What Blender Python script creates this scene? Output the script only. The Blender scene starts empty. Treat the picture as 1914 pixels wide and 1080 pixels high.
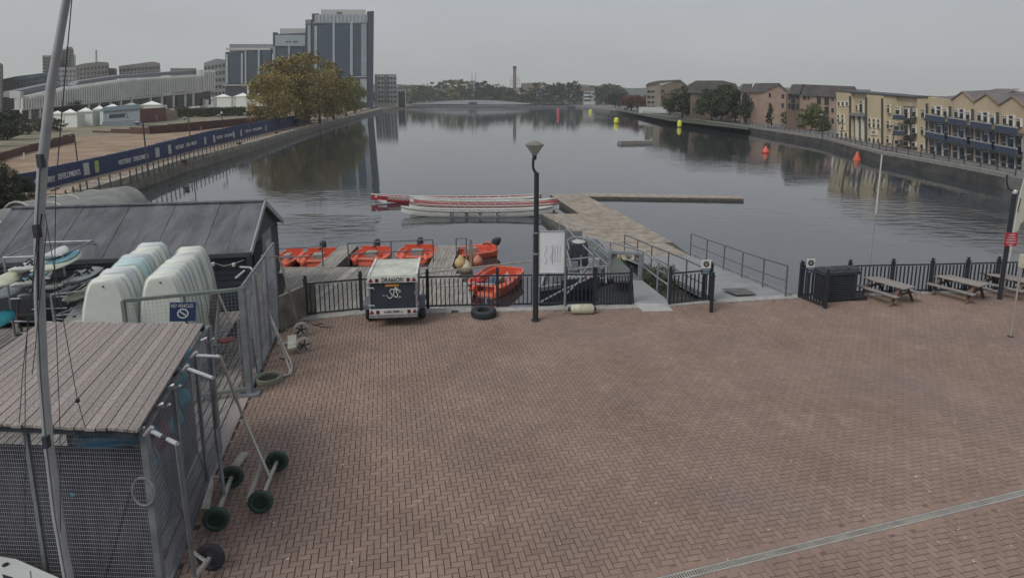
import bpy, math, random
from math import radians, sin, cos, pi, tan, atan2
from mathutils import Vector, Matrix, noise
R = random.Random(7)
SC = bpy.context.scene
C = SC.collection
# ------------------------------------------------------------------ camera
H, PITCH, F, CX, Y0 = 6.7, radians(9.56), 1100.0, 957.0, 366.0
cp, sp = cos(PITCH), sin(PITCH)
cd = bpy.data.cameras.new('camera'); cam = bpy.data.objects.new('camera', cd); C.objects.link(cam)
cam.location = (0, 0, H); cam.rotation_euler = (pi/2 - PITCH, 0, 0)
cd.sensor_width = 36; cd.lens = 36*F/1914; cd.shift_y = -(540-Y0)/1914
cd.clip_start = .1; cd.clip_end = 9000
SC.camera = cam
# ------------------------------------------------------------------ world, sun, exposure
SUN_EL, SUN_ROT = radians(50), radians(232)
w = bpy.data.worlds.new('World'); SC.world = w; w.use_nodes = True
nt = w.node_tree; nt.nodes.clear()
def N(t, k, **kw):
    n = t.nodes.new(k)
    for a, b in kw.items(): setattr(n, a, b)
    return n
out = N(nt, 'ShaderNodeOutputWorld'); bg = N(nt, 'ShaderNodeBackground')
sky = N(nt, 'ShaderNodeTexSky', sky_type='NISHITA', sun_disc=False, sun_elevation=SUN_EL, sun_rotation=SUN_ROT)
sky.air_density = 1.0; sky.dust_density = 5.0; sky.ozone_density = 1.0
hs = N(nt, 'ShaderNodeHueSaturation'); hs.inputs['Saturation'].default_value = .12
tc = N(nt, 'ShaderNodeTexCoord'); sx = N(nt, 'ShaderNodeSeparateXYZ')
ramp = N(nt, 'ShaderNodeValToRGB')
e = ramp.color_ramp.elements
e[0].position = 0; e[0].color = (3.88, 3.94, 3.78, 1)
e[1].position = .35; e[1].color = (3.02, 3.24, 3.75, 1)
x_ = e.new(.10); x_.color = (3.58, 3.74, 3.90, 1)
x_ = e.new(1.0); x_.color = (3.5, 3.75, 4.3, 1)
cn = N(nt, 'ShaderNodeTexNoise'); cn.inputs['Scale'].default_value = 2.2; cn.inputs['Detail'].default_value = 4
cm = N(nt, 'ShaderNodeMapping'); cm.inputs['Scale'].default_value = (1, 1, 3.5)
cr = N(nt, 'ShaderNodeMapRange'); cr.inputs[3].default_value = .80; cr.inputs[4].default_value = 1.16
mul = N(nt, 'ShaderNodeVectorMath', operation='SCALE')
mx = N(nt, 'ShaderNodeMixRGB'); mx.inputs[0].default_value = .82
L = nt.links.new
L(tc.outputs['Generated'], sx.inputs[0]); L(sx.outputs['Z'], ramp.inputs[0])
L(tc.outputs['Generated'], cm.inputs[0]); L(cm.outputs[0], cn.inputs['Vector']); L(cn.outputs['Fac'], cr.inputs[0])
L(ramp.outputs[0], mul.inputs[0]); L(cr.outputs[0], mul.inputs['Scale'])
L(sky.outputs[0], hs.inputs['Color']); L(hs.outputs[0], mx.inputs[1]); L(mul.outputs[0], mx.inputs[2])
L(mx.outputs[0], bg.inputs[0]); bg.inputs[1].default_value = .10
L(bg.outputs[0], out.inputs[0])
sl = bpy.data.lights.new('sun', 'SUN'); so = bpy.data.objects.new('sun', sl); C.objects.link(so)
sl.energy = 1.15; sl.angle = radians(24); sl.color = (1, .95, .88)
so.rotation_euler = Vector((sin(SUN_ROT)*cos(SUN_EL), cos(SUN_ROT)*cos(SUN_EL), sin(SUN_EL))).to_track_quat('Z', 'Y').to_euler()
SC.view_settings.view_transform = 'Standard'; SC.view_settings.look = 'None'
SC.view_settings.exposure = .38; SC.view_settings.gamma = 1; SC.view_settings.use_curve_mapping = False
SC.cycles.max_bounces = 7; SC.cycles.transparent_max_bounces = 12; SC.cycles.volume_bounces = 1
HAZE = .0003
# ------------------------------------------------------------------ where a pixel of the 1914x1080 photograph falls in the place
def ray(px, py):
    a, b = (px-CX)/F, (py-Y0)/F
    return Vector((a, cp - b*sp, -sp - b*cp))
def G(px, py, z=0.0):
    d = ray(px, py); t = (z-H)/d.z
    return Vector((d.x*t, d.y*t, z))
def AY(px, py, Y):
    d = ray(px, py); t = Y/d.y
    return Vector((d.x*t, Y, H + d.z*t))
def FP(px, py, A, B):
    nx, ny = B[1]-A[1], A[0]-B[0]
    d = ray(px, py); t = (nx*A[0]+ny*A[1])/(nx*d.x+ny*d.y)
    return Vector((d.x*t, d.y*t, H + d.z*t))
def ZT(P, py):
    q = (py-Y0)/F
    return H - P.y*(q*cp+sp)/(cp-q*sp)
def up(P, z): return Vector((P.x, P.y, z))
# ------------------------------------------------------------------ materials
MATS = {}
def M(name, col, rough=.8, metal=0., var=.18, scale=3., bump=0., st=(1, 1, 1), rnd=0., spec=.5, detail=5, attr=None, alpha=None, col2=None, bd=.02):
    if name in MATS: return MATS[name]
    m = bpy.data.materials.new(name); m.use_nodes = True; MATS[name] = m
    t = m.node_tree; b = t.nodes['Principled BSDF']; L = t.links.new
    b.inputs['Roughness'].default_value = rough; b.inputs['Metallic'].default_value = metal
    b.inputs['Specular IOR Level'].default_value = spec
    tc = N(t, 'ShaderNodeTexCoord'); mp = N(t, 'ShaderNodeMapping'); mp.inputs['Scale'].default_value = st
    L(tc.outputs['Object'], mp.inputs[0])
    no = N(t, 'ShaderNodeTexNoise'); no.inputs['Scale'].default_value = scale; no.inputs['Detail'].default_value = detail
    no.inputs['Roughness'].default_value = .62
    L(mp.outputs[0], no.inputs['Vector'])
    rp = N(t, 'ShaderNodeValToRGB')
    c2 = col2 if col2 else tuple(min(1, c*(1+var*1.3)) for c in col)
    c1 = tuple(c*(1-var) for c in col)
    rp.color_ramp.elements[0].position = .32; rp.color_ramp.elements[0].color = (*c1, 1)
    rp.color_ramp.elements[1].position = .68; rp.color_ramp.elements[1].color = (*c2, 1)
    L(no.outputs['Fac'], rp.inputs[0])
    res = rp.outputs[0]
    if rnd:
        oi = N(t, 'ShaderNodeObjectInfo'); mr = N(t, 'ShaderNodeMapRange')
        mr.inputs[3].default_value = 1-rnd; mr.inputs[4].default_value = 1+rnd
        L(oi.outputs['Random'], mr.inputs[0]); sc_ = N(t, 'ShaderNodeVectorMath', operation='SCALE')
        L(res, sc_.inputs[0]); L(mr.outputs[0], sc_.inputs['Scale']); res = sc_.outputs[0]
    if attr:
        at = N(t, 'ShaderNodeAttribute', attribute_name='tone'); mr = N(t, 'ShaderNodeMapRange')
        mr.inputs[3].default_value = 1-attr; mr.inputs[4].default_value = 1+attr
        L(at.outputs['Fac'], mr.inputs[0]); sc_ = N(t, 'ShaderNodeVectorMath', operation='SCALE')
        L(res, sc_.inputs[0]); L(mr.outputs[0], sc_.inputs['Scale']); res = sc_.outputs[0]
    L(res, b.inputs['Base Color'])
    if bump:
        bp = N(t, 'ShaderNodeBump'); bp.inputs['Strength'].default_value = bump; bp.inputs['Distance'].default_value = bd
        L(no.outputs['Fac'], bp.inputs['Height']); L(bp.outputs[0], b.inputs['Normal'])
    return m
# ------------------------------------------------------------------ mesh building
class MB:
    def __init__(s): s.v = []; s.f = []; s.tone = []
    def q(s, *p, tone=None):
        n = len(s.v); s.v += [tuple(x) for x in p]; s.f.append(tuple(range(n, n+len(p))))
        if tone is not None: s.tone.append(tone)
        return s
    def hexa(s, p):  # 4 bottom ccw, 4 top ccw
        n = len(s.v); s.v += [tuple(x) for x in p]
        for f in ((3, 2, 1, 0), (4, 5, 6, 7), (0, 1, 5, 4), (1, 2, 6, 5), (2, 3, 7, 6), (3, 0, 4, 7)):
            s.f.append(tuple(n+i for i in f))
        return s
    def box(s, c, d, rz=0., rx=0., ry=0.):
        m = Matrix.Rotation(rz, 3, 'Z') @ Matrix.Rotation(ry, 3, 'Y') @ Matrix.Rotation(rx, 3, 'X')
        c = Vector(c); h = [x/2 for x in d]
        return s.hexa([c + m @ Vector((a*h[0], b*h[1], z*h[2])) for z in (-1, 1) for a, b in ((-1, -1), (1, -1), (1, 1), (-1, 1))])
    def bar(s, a, b, w, h=None, upv=(0, 0, 1)):
        a, b = Vector(a), Vector(b); h = w if h is None else h
        d = (b-a); 
        if d.length < 1e-6: return s
        d.normalize(); u = Vector(upv)
        if abs(d.dot(u)) > .98: u = Vector((0, 1, 0)) if abs(d.y) < .9 else Vector((1, 0, 0))
        r = d.cross(u).normalized(); u = r.cross(d).normalized()
        return s.hexa([p + r*(i*w/2) + u*(j*h/2) for p in (a, b) for i, j in ((-1, -1), (1, -1), (1, 1), (-1, 1))])
    def tube(s, pts, r, n=8, cap=True):
        pts = [Vector(p) for p in pts]; rs = r if isinstance(r, (list, tuple)) else [r]*len(pts)
        base = len(s.v); pu = None
        for i, p in enumerate(pts):
            d = (pts[min(i+1, len(pts)-1)] - pts[max(i-1, 0)])
            d = d.normalized() if d.length > 1e-9 else Vector((0, 0, 1))
            if pu is None:
                u = Vector((0, 0, 1)) if abs(d.z) < .9 else Vector((1, 0, 0))
            else: u = pu
            a = d.cross(u)
            if a.length < 1e-6: a = d.cross(Vector((.3, .9, .2)))
            a.normalize(); b = a.cross(d).normalized(); pu = b
            for k in range(n):
                t = 2*pi*k/n; s.v.append(tuple(p + (a*cos(t)+b*sin(t))*rs[i]))
        for i in range(len(pts)-1):
            for k in range(n):
                k2 = (k+1) % n
                s.f.append((base+i*n+k, base+(i+1)*n+k, base+(i+1)*n+k2, base+i*n+k2))
        if cap:
            s.f.append(tuple(base+k for k in range(n)))
            s.f.append(tuple(base+(len(pts)-1)*n+k for k in reversed(range(n))))
        return s
    def lathe(s, prof, n=20, c=(0, 0, 0), m=None):
        base = len(s.v); c = Vector(c)
        for r, z in prof:
            for k in range(n):
                t = 2*pi*k/n; p = Vector((r*cos(t), r*sin(t), z))
                if m: p = m @ p
                s.v.append(tuple(p + c))
        for i in range(len(prof)-1):
            for k in range(n):
                k2 = (k+1) % n
                s.f.append((base+i*n+k, base+i*n+k2, base+(i+1)*n+k2, base+(i+1)*n+k))
        return s
    def prism(s, pts, vec):  # polygon pts extruded by vec
        pts = [Vector(p) for p in pts]; vec = Vector(vec); n = len(pts); b = len(s.v)
        s.v += [tuple(p) for p in pts] + [tuple(p+vec) for p in pts]
        s.f.append(tuple(b+i for i in range(n))); s.f.append(tuple(b+n+i for i in reversed(range(n))))
        for i in range(n):
            j = (i+1) % n; s.f.append((b+j, b+i, b+n+i, b+n+j))
        return s
    def loft(s, secs, closed=True, caps=True):
        n = len(secs[0]); b = len(s.v)
        for sec in secs: s.v += [tuple(p) for p in sec]
        for i in range(len(secs)-1):
            for k in range(n if closed else n-1):
                k2 = (k+1) % n
                s.f.append((b+i*n+k, b+i*n+k2, b+(i+1)*n+k2, b+(i+1)*n+k))
        if caps and closed:
            s.f.append(tuple(b+k for k in reversed(range(n)))); s.f.append(tuple(b+(len(secs)-1)*n+k for k in range(n)))
        return s
    def mesh(s, name, mat, smooth=False):
        me = bpy.data.meshes.new(name); me.from_pydata(s.v, [], s.f)
        if mat: me.materials.append(mat)
        if smooth:
            me.polygons.foreach_set('use_smooth', [True]*len(me.polygons))
            try: me.set_sharp_from_angle(angle=radians(40))
            except Exception: pass
        if s.tone and len(s.tone) == len(s.f):
            a = me.attributes.new('tone', 'FLOAT', 'FACE'); a.data.foreach_set('value', s.tone)
        me.update(); return me
    def build(s, name, mat, parent=None, smooth=False, kind=None, label=None, world=True):
        me = s.mesh(name, mat, smooth)
        import bmesh
        if len(me.polygons) < 20000:
            bm = bmesh.new(); bm.from_mesh(me); bmesh.ops.recalc_face_normals(bm, faces=bm.faces); bm.to_mesh(me); bm.free()
        return link(name, me, parent, kind, label, world)
def wmat(o):
    m = o.matrix_basis
    return (wmat(o.parent) @ o.matrix_parent_inverse @ m) if o.parent else m
def link(name, me, parent=None, kind=None, label=None, world=True):
    o = bpy.data.objects.new(name, me); C.objects.link(o)
    if parent:
        o.parent = parent
        if world: o.matrix_parent_inverse = wmat(parent).inverted()
    if kind: o['kind'] = kind
    if label: o['label'] = label
    return o
def thing(name, label, cat, loc=(0, 0, 0), rz=0., group=None, sc=None):
    o = bpy.data.objects.new(name, None); C.objects.link(o); o.empty_display_size = .2
    o.location = loc; o.rotation_euler = (0, 0, rz)
    if sc: o.scale = sc if isinstance(sc, (tuple, list)) else (sc,)*3
    return tag(o, label, cat, group)
def tag(o, label, cat, group=None):
    o['label'] = label; o['category'] = cat
    if group: o['group'] = group
    return o
KIDS = {}
def kids(o):
    return [c for c in o.children]
def dup(root, loc, rz, label=None, sc=None, group=None):
    r = root.copy(); C.objects.link(r); r.location = loc; r.rotation_euler = (0, 0, rz)
    if sc: r.scale = sc if isinstance(sc, (tuple, list)) else (sc,)*3
    if label: r['label'] = label
    if group: r['group'] = group
    for ch in kids(root):
        c = ch.copy(); C.objects.link(c); c.parent = r
        for g in kids(ch):
            d = g.copy(); C.objects.link(d); d.parent = c
    return r
def mpart(name, me, parent, loc=(0, 0, 0), rz=0., label=None, rot=None, sc=None):
    o = bpy.data.objects.new(name, me); C.objects.link(o); o.parent = parent; o.location = loc
    o.rotation_euler = rot if rot else (0, 0, rz)
    if sc: o.scale = sc
    if label: o['label'] = label
    return o
_txt = {}
def text_mesh(s, mat, depth=.01):
    k = (s, mat.name)
    if k in _txt: return _txt[k]
    cu = bpy.data.curves.new('t', 'FONT'); cu.body = s; cu.size = 1; cu.extrude = depth; cu.resolution_u = 3
    cu.align_x = 'CENTER'; cu.align_y = 'CENTER'; cu.offset = .012
    o = bpy.data.objects.new('t', cu); C.objects.link(o)
    dg = bpy.context.evaluated_depsgraph_get(); dg.update()
    me = bpy.data.meshes.new_from_object(o.evaluated_get(dg)); bpy.data.objects.remove(o)
    me.materials.clear(); me.materials.append(mat)
    xs = [v.co.x for v in me.vertices]; wd = (max(xs)-min(xs)) if xs else 1
    _txt[k] = (me, wd); return _txt[k]
def text(s, mat, c, xdir, width, parent, name='lettering', height=None, updir=(0, 0, 1)):
    me, wd = text_mesh(s, mat)
    x = Vector(xdir).normalized(); u = Vector(updir).normalized(); n = x.cross(u)
    k = width/wd; h = height if height else k
    m = Matrix(((x.x*k, u.x*h, n.x*k, c[0]), (x.y*k, u.y*h, n.y*k, c[1]), (x.z*k, u.z*h, n.z*k, c[2]), (0, 0, 0, 1)))
    o = bpy.data.objects.new(name, me); C.objects.link(o)
    if parent: o.parent = parent; o.matrix_parent_inverse = wmat(parent).inverted()
    o.matrix_basis = m
    return o
# palette
brickm = M('paving brick', (.250, .176, .138), .88, var=.13, scale=.55, attr=.15, bump=.0, detail=8)
def _brick():
    t = brickm.node_tree; L = t.links.new; b = t.nodes['Principled BSDF']; src = b.inputs['Base Color'].links[0].from_socket
    tc = N(t, 'ShaderNodeTexCoord')
    def nz(s, d, r=.6):
        n = N(t, 'ShaderNodeTexNoise'); n.inputs['Scale'].default_value = s; n.inputs['Detail'].default_value = d; n.inputs['Roughness'].default_value = r; L(tc.outputs['Object'], n.inputs['Vector']); return n.outputs['Fac']
    def mix(fac, lo, hi, c1, col, mode='MIX'):
        mr = N(t, 'ShaderNodeMapRange'); mr.inputs[1].default_value = lo; mr.inputs[2].default_value = hi; L(fac, mr.inputs[0])
        m = N(t, 'ShaderNodeMixRGB', blend_type=mode); L(mr.outputs[0], m.inputs[0]); L(c1, m.inputs[1]); m.inputs[2].default_value = (*col, 1); return m.outputs[0]
    c = mix(nz(.35, 5), .50, .85, src, (.20, .155, .148))       # greyer worn areas
    c = mix(nz(1.1, 6), .60, .72, c, (.30, .225, .17))          # dusty pale scuffs
    c = mix(nz(2.6, 7, .7), .66, .78, c, (.10, .085, .075))     # small dark stains
    c = mix(nz(70, 2), .58, .80, c, (.34, .27, .21))            # grit
    L(c, b.inputs['Base Color'])
    bp = N(t, 'ShaderNodeBump'); bp.inputs['Strength'].default_value = .35; bp.inputs['Distance'].default_value = .004
    L(nz(45, 3), bp.inputs['Height']); L(bp.outputs[0], b.inputs['Normal'])
_brick()
joint = M('paving joint', (.075, .060, .050), .95, scale=1.2, var=.45, col2=(.10, .095, .065))
concrete = M('concrete', (.34, .33, .31), .9, scale=4, bump=.2)
quaystone = M('quay stone', (.17, .155, .13), .9, var=.35, scale=1.4, bump=.5)
wood = M('weathered timber', (.27, .235, .215), .85, var=.35, scale=2.2, st=(14, 14, 1), bump=.3, rnd=.14)
woody = M('grey timber boards', (.215, .20, .185), .85, var=.38, scale=1.6, st=(9, 1, 9), bump=.35, rnd=.18)
deckm = M('jetty boards', (.26, .245, .215), .85, var=.3, scale=1.6, st=(9, 1, 9), bump=.3, rnd=.16)
darkwood = M('dark boards', (.036, .042, .053), .8, var=.3, scale=4, rnd=.15)
black = M('black iron paint', (.022, .026, .033), .5, var=.1)
galv = M('galvanised steel', (.33, .35, .37), .45, .55, var=.2, scale=9)
steel = M('aluminium', (.5, .51, .52), .4, .6, var=.15, scale=6)
rubber = M('rubber', (.03, .034, .042), .75, var=.25)
white = M('white gelcoat', (.66, .68, .62), .45, var=.07, scale=2)
cream = M('cream gelcoat', (.62, .64, .55), .5, var=.09, scale=2)
paleblue = M('pale blue gelcoat', (.45, .60, .60), .5, var=.06)
orange = M('orange plastic', (.60, .11, .06), .45, var=.12, scale=2)
redm = M('red paint', (.42, .025, .04), .5, var=.1)
yellow = M('yellow plastic', (.62, .62, .06), .5, var=.1)
navy = M('navy paint', (.030, .040, .060), .5, var=.12)
hoardblue = M('hoarding blue', (.022, .040, .105), .7, var=.12)
glassd = M('dark glass', (.022, .027, .034), .15, var=.2, spec=.7)
glassb = M('blue glass', (.03, .06, .095), .2, var=.15, spec=.7, scale=.15)
whitep = M('white paint', (.60, .61, .58), .6, var=.06)
tealm = M('teal plastic', (.02, .20, .25), .45, var=.12)
rope = M('rope', (.3, .28, .23), .9)
# ================================================================== SETTING
# water with ripples in patches
def water_mat():
    m = bpy.data.materials.new('dock water'); m.use_nodes = True; t = m.node_tree; L = t.links.new
    b = t.nodes['Principled BSDF']
    b.inputs['Base Color'].default_value = (.034, .041, .046, 1); b.inputs['Roughness'].default_value = .03
    b.inputs['IOR'].default_value = 2.55
    tc = N(t, 'ShaderNodeTexCoord')
    def noise_(scale, st, det=3):
        mp = N(t, 'ShaderNodeMapping'); mp.inputs['Scale'].default_value = st; L(tc.outputs['Object'], mp.inputs[0])
        n = N(t, 'ShaderNodeTexNoise'); n.inputs['Scale'].default_value = scale; n.inputs['Detail'].default_value = det
        L(mp.outputs[0], n.inputs['Vector']); return n.outputs['Fac']
    def ell(cx, cy, rx, ry, rot=0):
        mp = N(t, 'ShaderNodeMapping', vector_type='TEXTURE'); mp.inputs['Location'].default_value = (cx, cy, 0)
        mp.inputs['Scale'].default_value = (rx, ry, 1e3); mp.inputs['Rotation'].default_value = (0, 0, rot)
        L(tc.outputs['Object'], mp.inputs[0])
        g = N(t, 'ShaderNodeTexGradient', gradient_type='SPHERICAL'); L(mp.outputs[0], g.inputs[0])
        return g.outputs['Fac']
    def mth(op, a, b_):
        n = N(t, 'ShaderNodeMath', operation=op)
        for i, v in enumerate((a, b_)):
            if isinstance(v, (int, float)): n.inputs[i].default_value = v
            else: L(v, n.inputs[i])
        return n.outputs[0]
    patches = [ell(*WP) for WP in WATER_PATCHES]
    s = 0.0
    for p, (k) in zip(patches, WATER_W):
        s = mth('ADD', mth('MULTIPLY', p, k), s) if s != 0.0 else mth('MULTIPLY', p, k)
    mod = noise_(.12, (1, .6, 1), 3)
    mr = N(t, 'ShaderNodeMapRange'); mr.inputs[1].default_value = .42; mr.inputs[2].default_value = .66; L(mod, mr.inputs[0])
    breakup = mth('ADD', mth('MULTIPLY', mr.outputs[0], .9), .25)
    s = mth('MULTIPLY', s, breakup)
    amt = mth('ADD', s, .028)
    w1 = noise_(1.1, (.55, 1.5, 1), 2); w2 = noise_(4.5, (.6, 1.3, 1), 3); w3 = noise_(.25, (.5, 1.6, 1), 2)
    hsum = mth('ADD', mth('MULTIPLY', w1, 1.0), mth('ADD', mth('MULTIPLY', w2, .16), mth('MULTIPLY', w3, .5)))
    hh = mth('MULTIPLY', hsum, amt)
    bp = N(t, 'ShaderNodeBump'); bp.inputs['Strength'].default_value = 1; bp.inputs['Distance'].default_value = .18
    L(hh, bp.inputs['Height']); L(bp.outputs[0], b.inputs['Normal'])
    return m
WATER_PATCHES = [(32, 40, 24, 9, .2), (34, 33, 20, 7, -.1), (-13, 33, 11, 6.0, 0), (-19, 47, 9, 8, 0), (-40, 372, 95, 60, 0), (26, 70, 26, 18, 0), (60, 250, 60, 80, 0)]
WATER_W = [.45, .8, .5, .16, .7, .12, .2]
wm = water_mat()
o = MB().q((-3000, -400, -1.1), (3000, -400, -1.1), (3000, 3000, -1.1), (-3000, 3000, -1.1)).build('water', wm, kind='structure')

def land(name, pts, ztop, zbot, mat):
    n = len(pts); mb = MB()
    mb.v = [(x, y, ztop) for x, y in pts] + [(x, y, zbot) for x, y in pts]
    mb.f = [tuple(range(n))] + [(i, (i+1) % n, n+(i+1) % n, n+i) for i in range(n)]
    return mb.build(name, mat, kind='structure')
xy = lambda v: (v.x, v.y)
# ---- plaza outline
THB = radians(12)
edge_px = [(553, 596), (680, 584), (930, 579), (1180, 573), (1335, 563), (1480, 555), (1620, 549), (1914, 541)]
EDGE = [xy(G(a, b)) for a, b in edge_px]
LEFT = [(-4.35, 5.2), (-4.72, 7.0), (-5.35, 9.6), (-6.0, 12.6), (-6.75, 16.1)]
P_POLY = [(-4.2, -8)] + LEFT + EDGE + [(45, 21.5), (45, -8)]
land('plaza', P_POLY, -.014, -2.6, joint)
def inpoly(x, y, P):
    c = False; j = len(P)-1
    for i in range(len(P)):
        xi, yi = P[i]; xj, yj = P[j]
        if (yi > y) != (yj > y) and x < (xj-xi)*(y-yi)/(yj-yi)+xi: c = not c
        j = i
    return c
D0, D1 = G(1262, 1078), G(1914, 920)
ddir = (D1-D0).normalized(); dn = Vector((-ddir.y, ddir.x, 0))
def brick_mb():
    cells = []
    wv = .1; ca, sa = cos(THB), sin(THB); g = .0045
    for i in range(-90, 300):
        for j in range(20, 250):
            m = (i-j) % 4
            if m == 0: w_, h_ = 2, 1
            elif m == 3: w_, h_ = 1, 2
            else: continue
            cx, cy = (i+w_/2)*wv, (j+h_/2)*wv
            X, Y = cx*ca-cy*sa, cx*sa+cy*ca
            if Y < 4.2 or X > 21.5 or X > 3+Y*.95+2 or not inpoly(X, Y, P_POLY): continue
            if not (inpoly(X+.13, Y+.2, P_POLY) and inpoly(X-.12, Y+.15, P_POLY)) and Y > 15: continue
            rel = Vector((X, Y, 0))-D0
            if abs(rel.dot(dn)) < .14 and rel.dot(ddir) > -4: continue
            cells.append((X, Y, w_*wv-2*g, h_*wv-2*g))
    return cells
cells = brick_mb()
def one_brick(mb, X, Y, a, b, rng, tone=True):
    th = THB + rng.uniform(-.012, .012); z = rng.uniform(-.0022, .0012); tx, ty = rng.uniform(-.008, .008), rng.uniform(-.008, .008)
    ca, sa = cos(th), sin(th); n = len(mb.v)
    for sx_, sy_ in ((-1, -1), (1, -1), (1, 1), (-1, 1)):
        x, y = sx_*a/2, sy_*b/2
        mb.v.append((X+x*ca-y*sa, Y+x*sa+y*ca, -.016))
    for sx_, sy_ in ((-1, -1), (1, -1), (1, 1), (-1, 1)):
        x, y = sx_*(a/2-.003), sy_*(b/2-.003)
        mb.v.append((X+x*ca-y*sa, Y+x*sa+y*ca, z+x*tx+y*ty))
    mb.f += [(n+4, n+5, n+6, n+7)] + [(n+i, n+(i+1) % 4, n+4+(i+1) % 4, n+4+i) for i in range(4)]
    t = rng.gauss(.5, .2); t = min(1, max(0, t + .22*noise.noise(Vector((X*.45, Y*.45, 3)))))
    mb.tone += [t]*5
def shows(c):
    d = Vector((c[0], c[1], -H)); dep = d.y*cp+H*sp; px = CX+F*d.x/dep; py = Y0+F*(H*cp-d.y*sp)/dep
    return 400 < px < 1910 and py < 1075
vis = sorted((c for c in cells if shows(c)), key=lambda c: (c[0]**2+c[1]**2))
near = set(vis[:300])
pav = MB()
plz = bpy.data.objects['plaza']
for c in cells:
    if c in near:
        mb = MB(); one_brick(mb, *c, R); mb.build('brick', brickm, plz)
    else: one_brick(pav, *c, R)
pav.build('brick_paving', brickm, plz, kind='stuff')
# drain channel
dr = thing('drainage_channel', 'long narrow slotted metal drain crossing the brick paving', 'drain', D0)
a0, a1 = D0-ddir*3, D1+ddir*5
MB().bar(a0+Vector((0, 0, -.03))+dn*.052, a1+Vector((0, 0, -.03))+dn*.052, .022, .066).bar(a0+Vector((0, 0, -.03))-dn*.052, a1+Vector((0, 0, -.03))-dn*.052, .022, .066).build('channel_edge', concrete, dr, kind='stuff')
g = MB(); k = 0.; Ld = (a1-a0).length
while k < Ld:
    p = a0+ddir*k; g.bar(p+dn*.040+Vector((0, 0, -.008)), p-dn*.040+Vector((0, 0, -.008)), .022, .012); k += .042
g.build('grating', M('drain grate', (.36, .34, .31), .6, .2, var=.2), dr, kind='stuff')
for s_ in (1, -1):
    mb = MB(); k = 0.
    while k < Ld:
        p = a0+ddir*(k+.1)+dn*s_*.12
        mb.box(p+Vector((0, 0, -.008)), (.19, .095, .016), atan2(ddir.y, ddir.x)); mb.tone += [R.gauss(.55, .15)]*6; k += .2
    mb.build('brick_border', brickm, plz, kind='stuff')
for s_ in (1, -1): MB().bar(a0+dn*s_*.175+Vector((0, 0, -.014)), a1+dn*s_*.175+Vector((0, 0, -.014)), .23, .014).build('bedding_mortar', M('bedding mortar', (.17, .12, .10), .9, var=.25, scale=6), plz)
# coping along the quay edge
cop = MB(); 
for (ax, ay), (bx, by) in zip(EDGE[:-1], EDGE[1:]):
    d = Vector((bx-ax, by-ay, 0)); L_ = d.length; d.normalize(); nn = Vector((-d.y, d.x, 0)); k = 0; ns = max(1, round(L_/1.2))
    for i in range(ns):
        p0 = Vector((ax, ay, 0))+d*(L_*i/ns+.006)-nn*.02; p1 = Vector((ax, ay, 0))+d*(L_*(i+1)/ns-.006)-nn*.02
        MB().bar(p0+Vector((0, 0, -.02)), p1+Vector((0, 0, -.02)), .34, .10).build('coping_stone', concrete, plz)
# ---- left yard with timber decking
U = Vector((-.235, .972, 0)).normalized(); E1 = Vector((U.y, -U.x, 0))
yard = land('yard', [(-45, -8), (-4.6, -8), (-4.75, 5.2), (-5.1, 7.0), (-5.4, 9.6), (-6.05, 12.6), (-6.8, 16.1), (-6.45, 17.2), (-8.0, 19.2), (-8.9, 22.2), (-18, 20.8), (-26, 19)], -.10, -2.6, M('dark yard ground', (.035, .034, .036), .95, var=.4))
st = Vector((-5.12, 7.9, -.03))
for i in range(62):
    p = st - E1*(.16*i)
    L_ = 10.5 if i > 6 else 8.2
    MB().bar(p - U*(2 if i > 4 else 0), p + U*L_, .135, .05).build('plank', woody, yard)
# ---- left bank (photo-measured quay edge), right bank, far land
LQ = [G(180, 384, -1.1), G(278, 348, -1.1), G(346, 322, -1.1), G(480, 281, -1.1), G(560, 253, -1.1), G(640, 229, -1.1), G(716, 207, -1.1)]
lq0 = LQ[0] + (LQ[0]-LQ[1])*.12
RQ = [G(1875, 352, -1.1), G(1783, 331, -1.1), G(1640, 302, -1.1), G(1537, 271, -1.1), G(1370, 242, -1.1), G(1265, 226, -1.1), G(1140, 209.5, -1.1)]
FARY = 455.
pav_l = M('promenade paving', (.30, .235, .175), .95, var=.3, scale=.7)
verge = M('verge grass', (.19, .175, .115), .95, var=.35, scale=.35)
sand = M('building site sand', (.31, .205, .13), .95, var=.38, scale=.22, bump=.3, col2=(.37, .275, .185))
asph = M('far ground', (.10, .11, .09), .95, var=.3, scale=.02)
land('left_bank', [xy(lq0 + Vector((-14, -1.5, 0))), xy(lq0)] + [xy(p) for p in LQ] + [(LQ[-1].x-6, FARY+20), (-2500, FARY+20), (-2500, 30)], 0, -2.6, pav_l)
land('right_bank', [xy(p) for p in reversed(RQ)][:0] + [(2500, 20), (RQ[0].x-6, 20), (RQ[0].x-1.5, 36)] + [xy(p) for p in RQ] + [(RQ[-1].x-5, FARY+20), (2500, FARY+20)], 0, -2.6, M('right promenade', (.15, .145, .14), .95, var=.25, scale=.5))
land('far_bank', [(-3000, FARY+120), (-130, FARY+120), (-20, FARY+90), (60, FARY+40), (80, FARY+19), (3000, FARY+19), (3000, 3000), (-3000, 3000)], -.05, -2.6, asph)
def strip(name, pts, offs, z, h, wdt, mat, kindname='structure'):
    mb = MB()
    for a, b in zip(pts[:-1], pts[1:]):
        d = (b-a).normalized(); nn = Vector((-d.y, d.x, 0))*offs
        mb.bar(up(a+nn, z), up(b+nn+d*.05, z), wdt, h)
    return mb.build(name, mat, kind='structure')
cst = M('coping stone', (.25, .225, .18), .9, var=.35, scale=.9, bump=.3)
strip('left_quay_coping', [lq0]+LQ, .42, .01, .5, .9, cst)
strip('left_quay_wall', [lq0]+LQ, .06, -.9, 1.4, .14, quaystone)
strip('right_quay_coping', RQ, -.3, .01, .36, .7, M('right coping', (.22, .21, .19), .9, var=.25))
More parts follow.
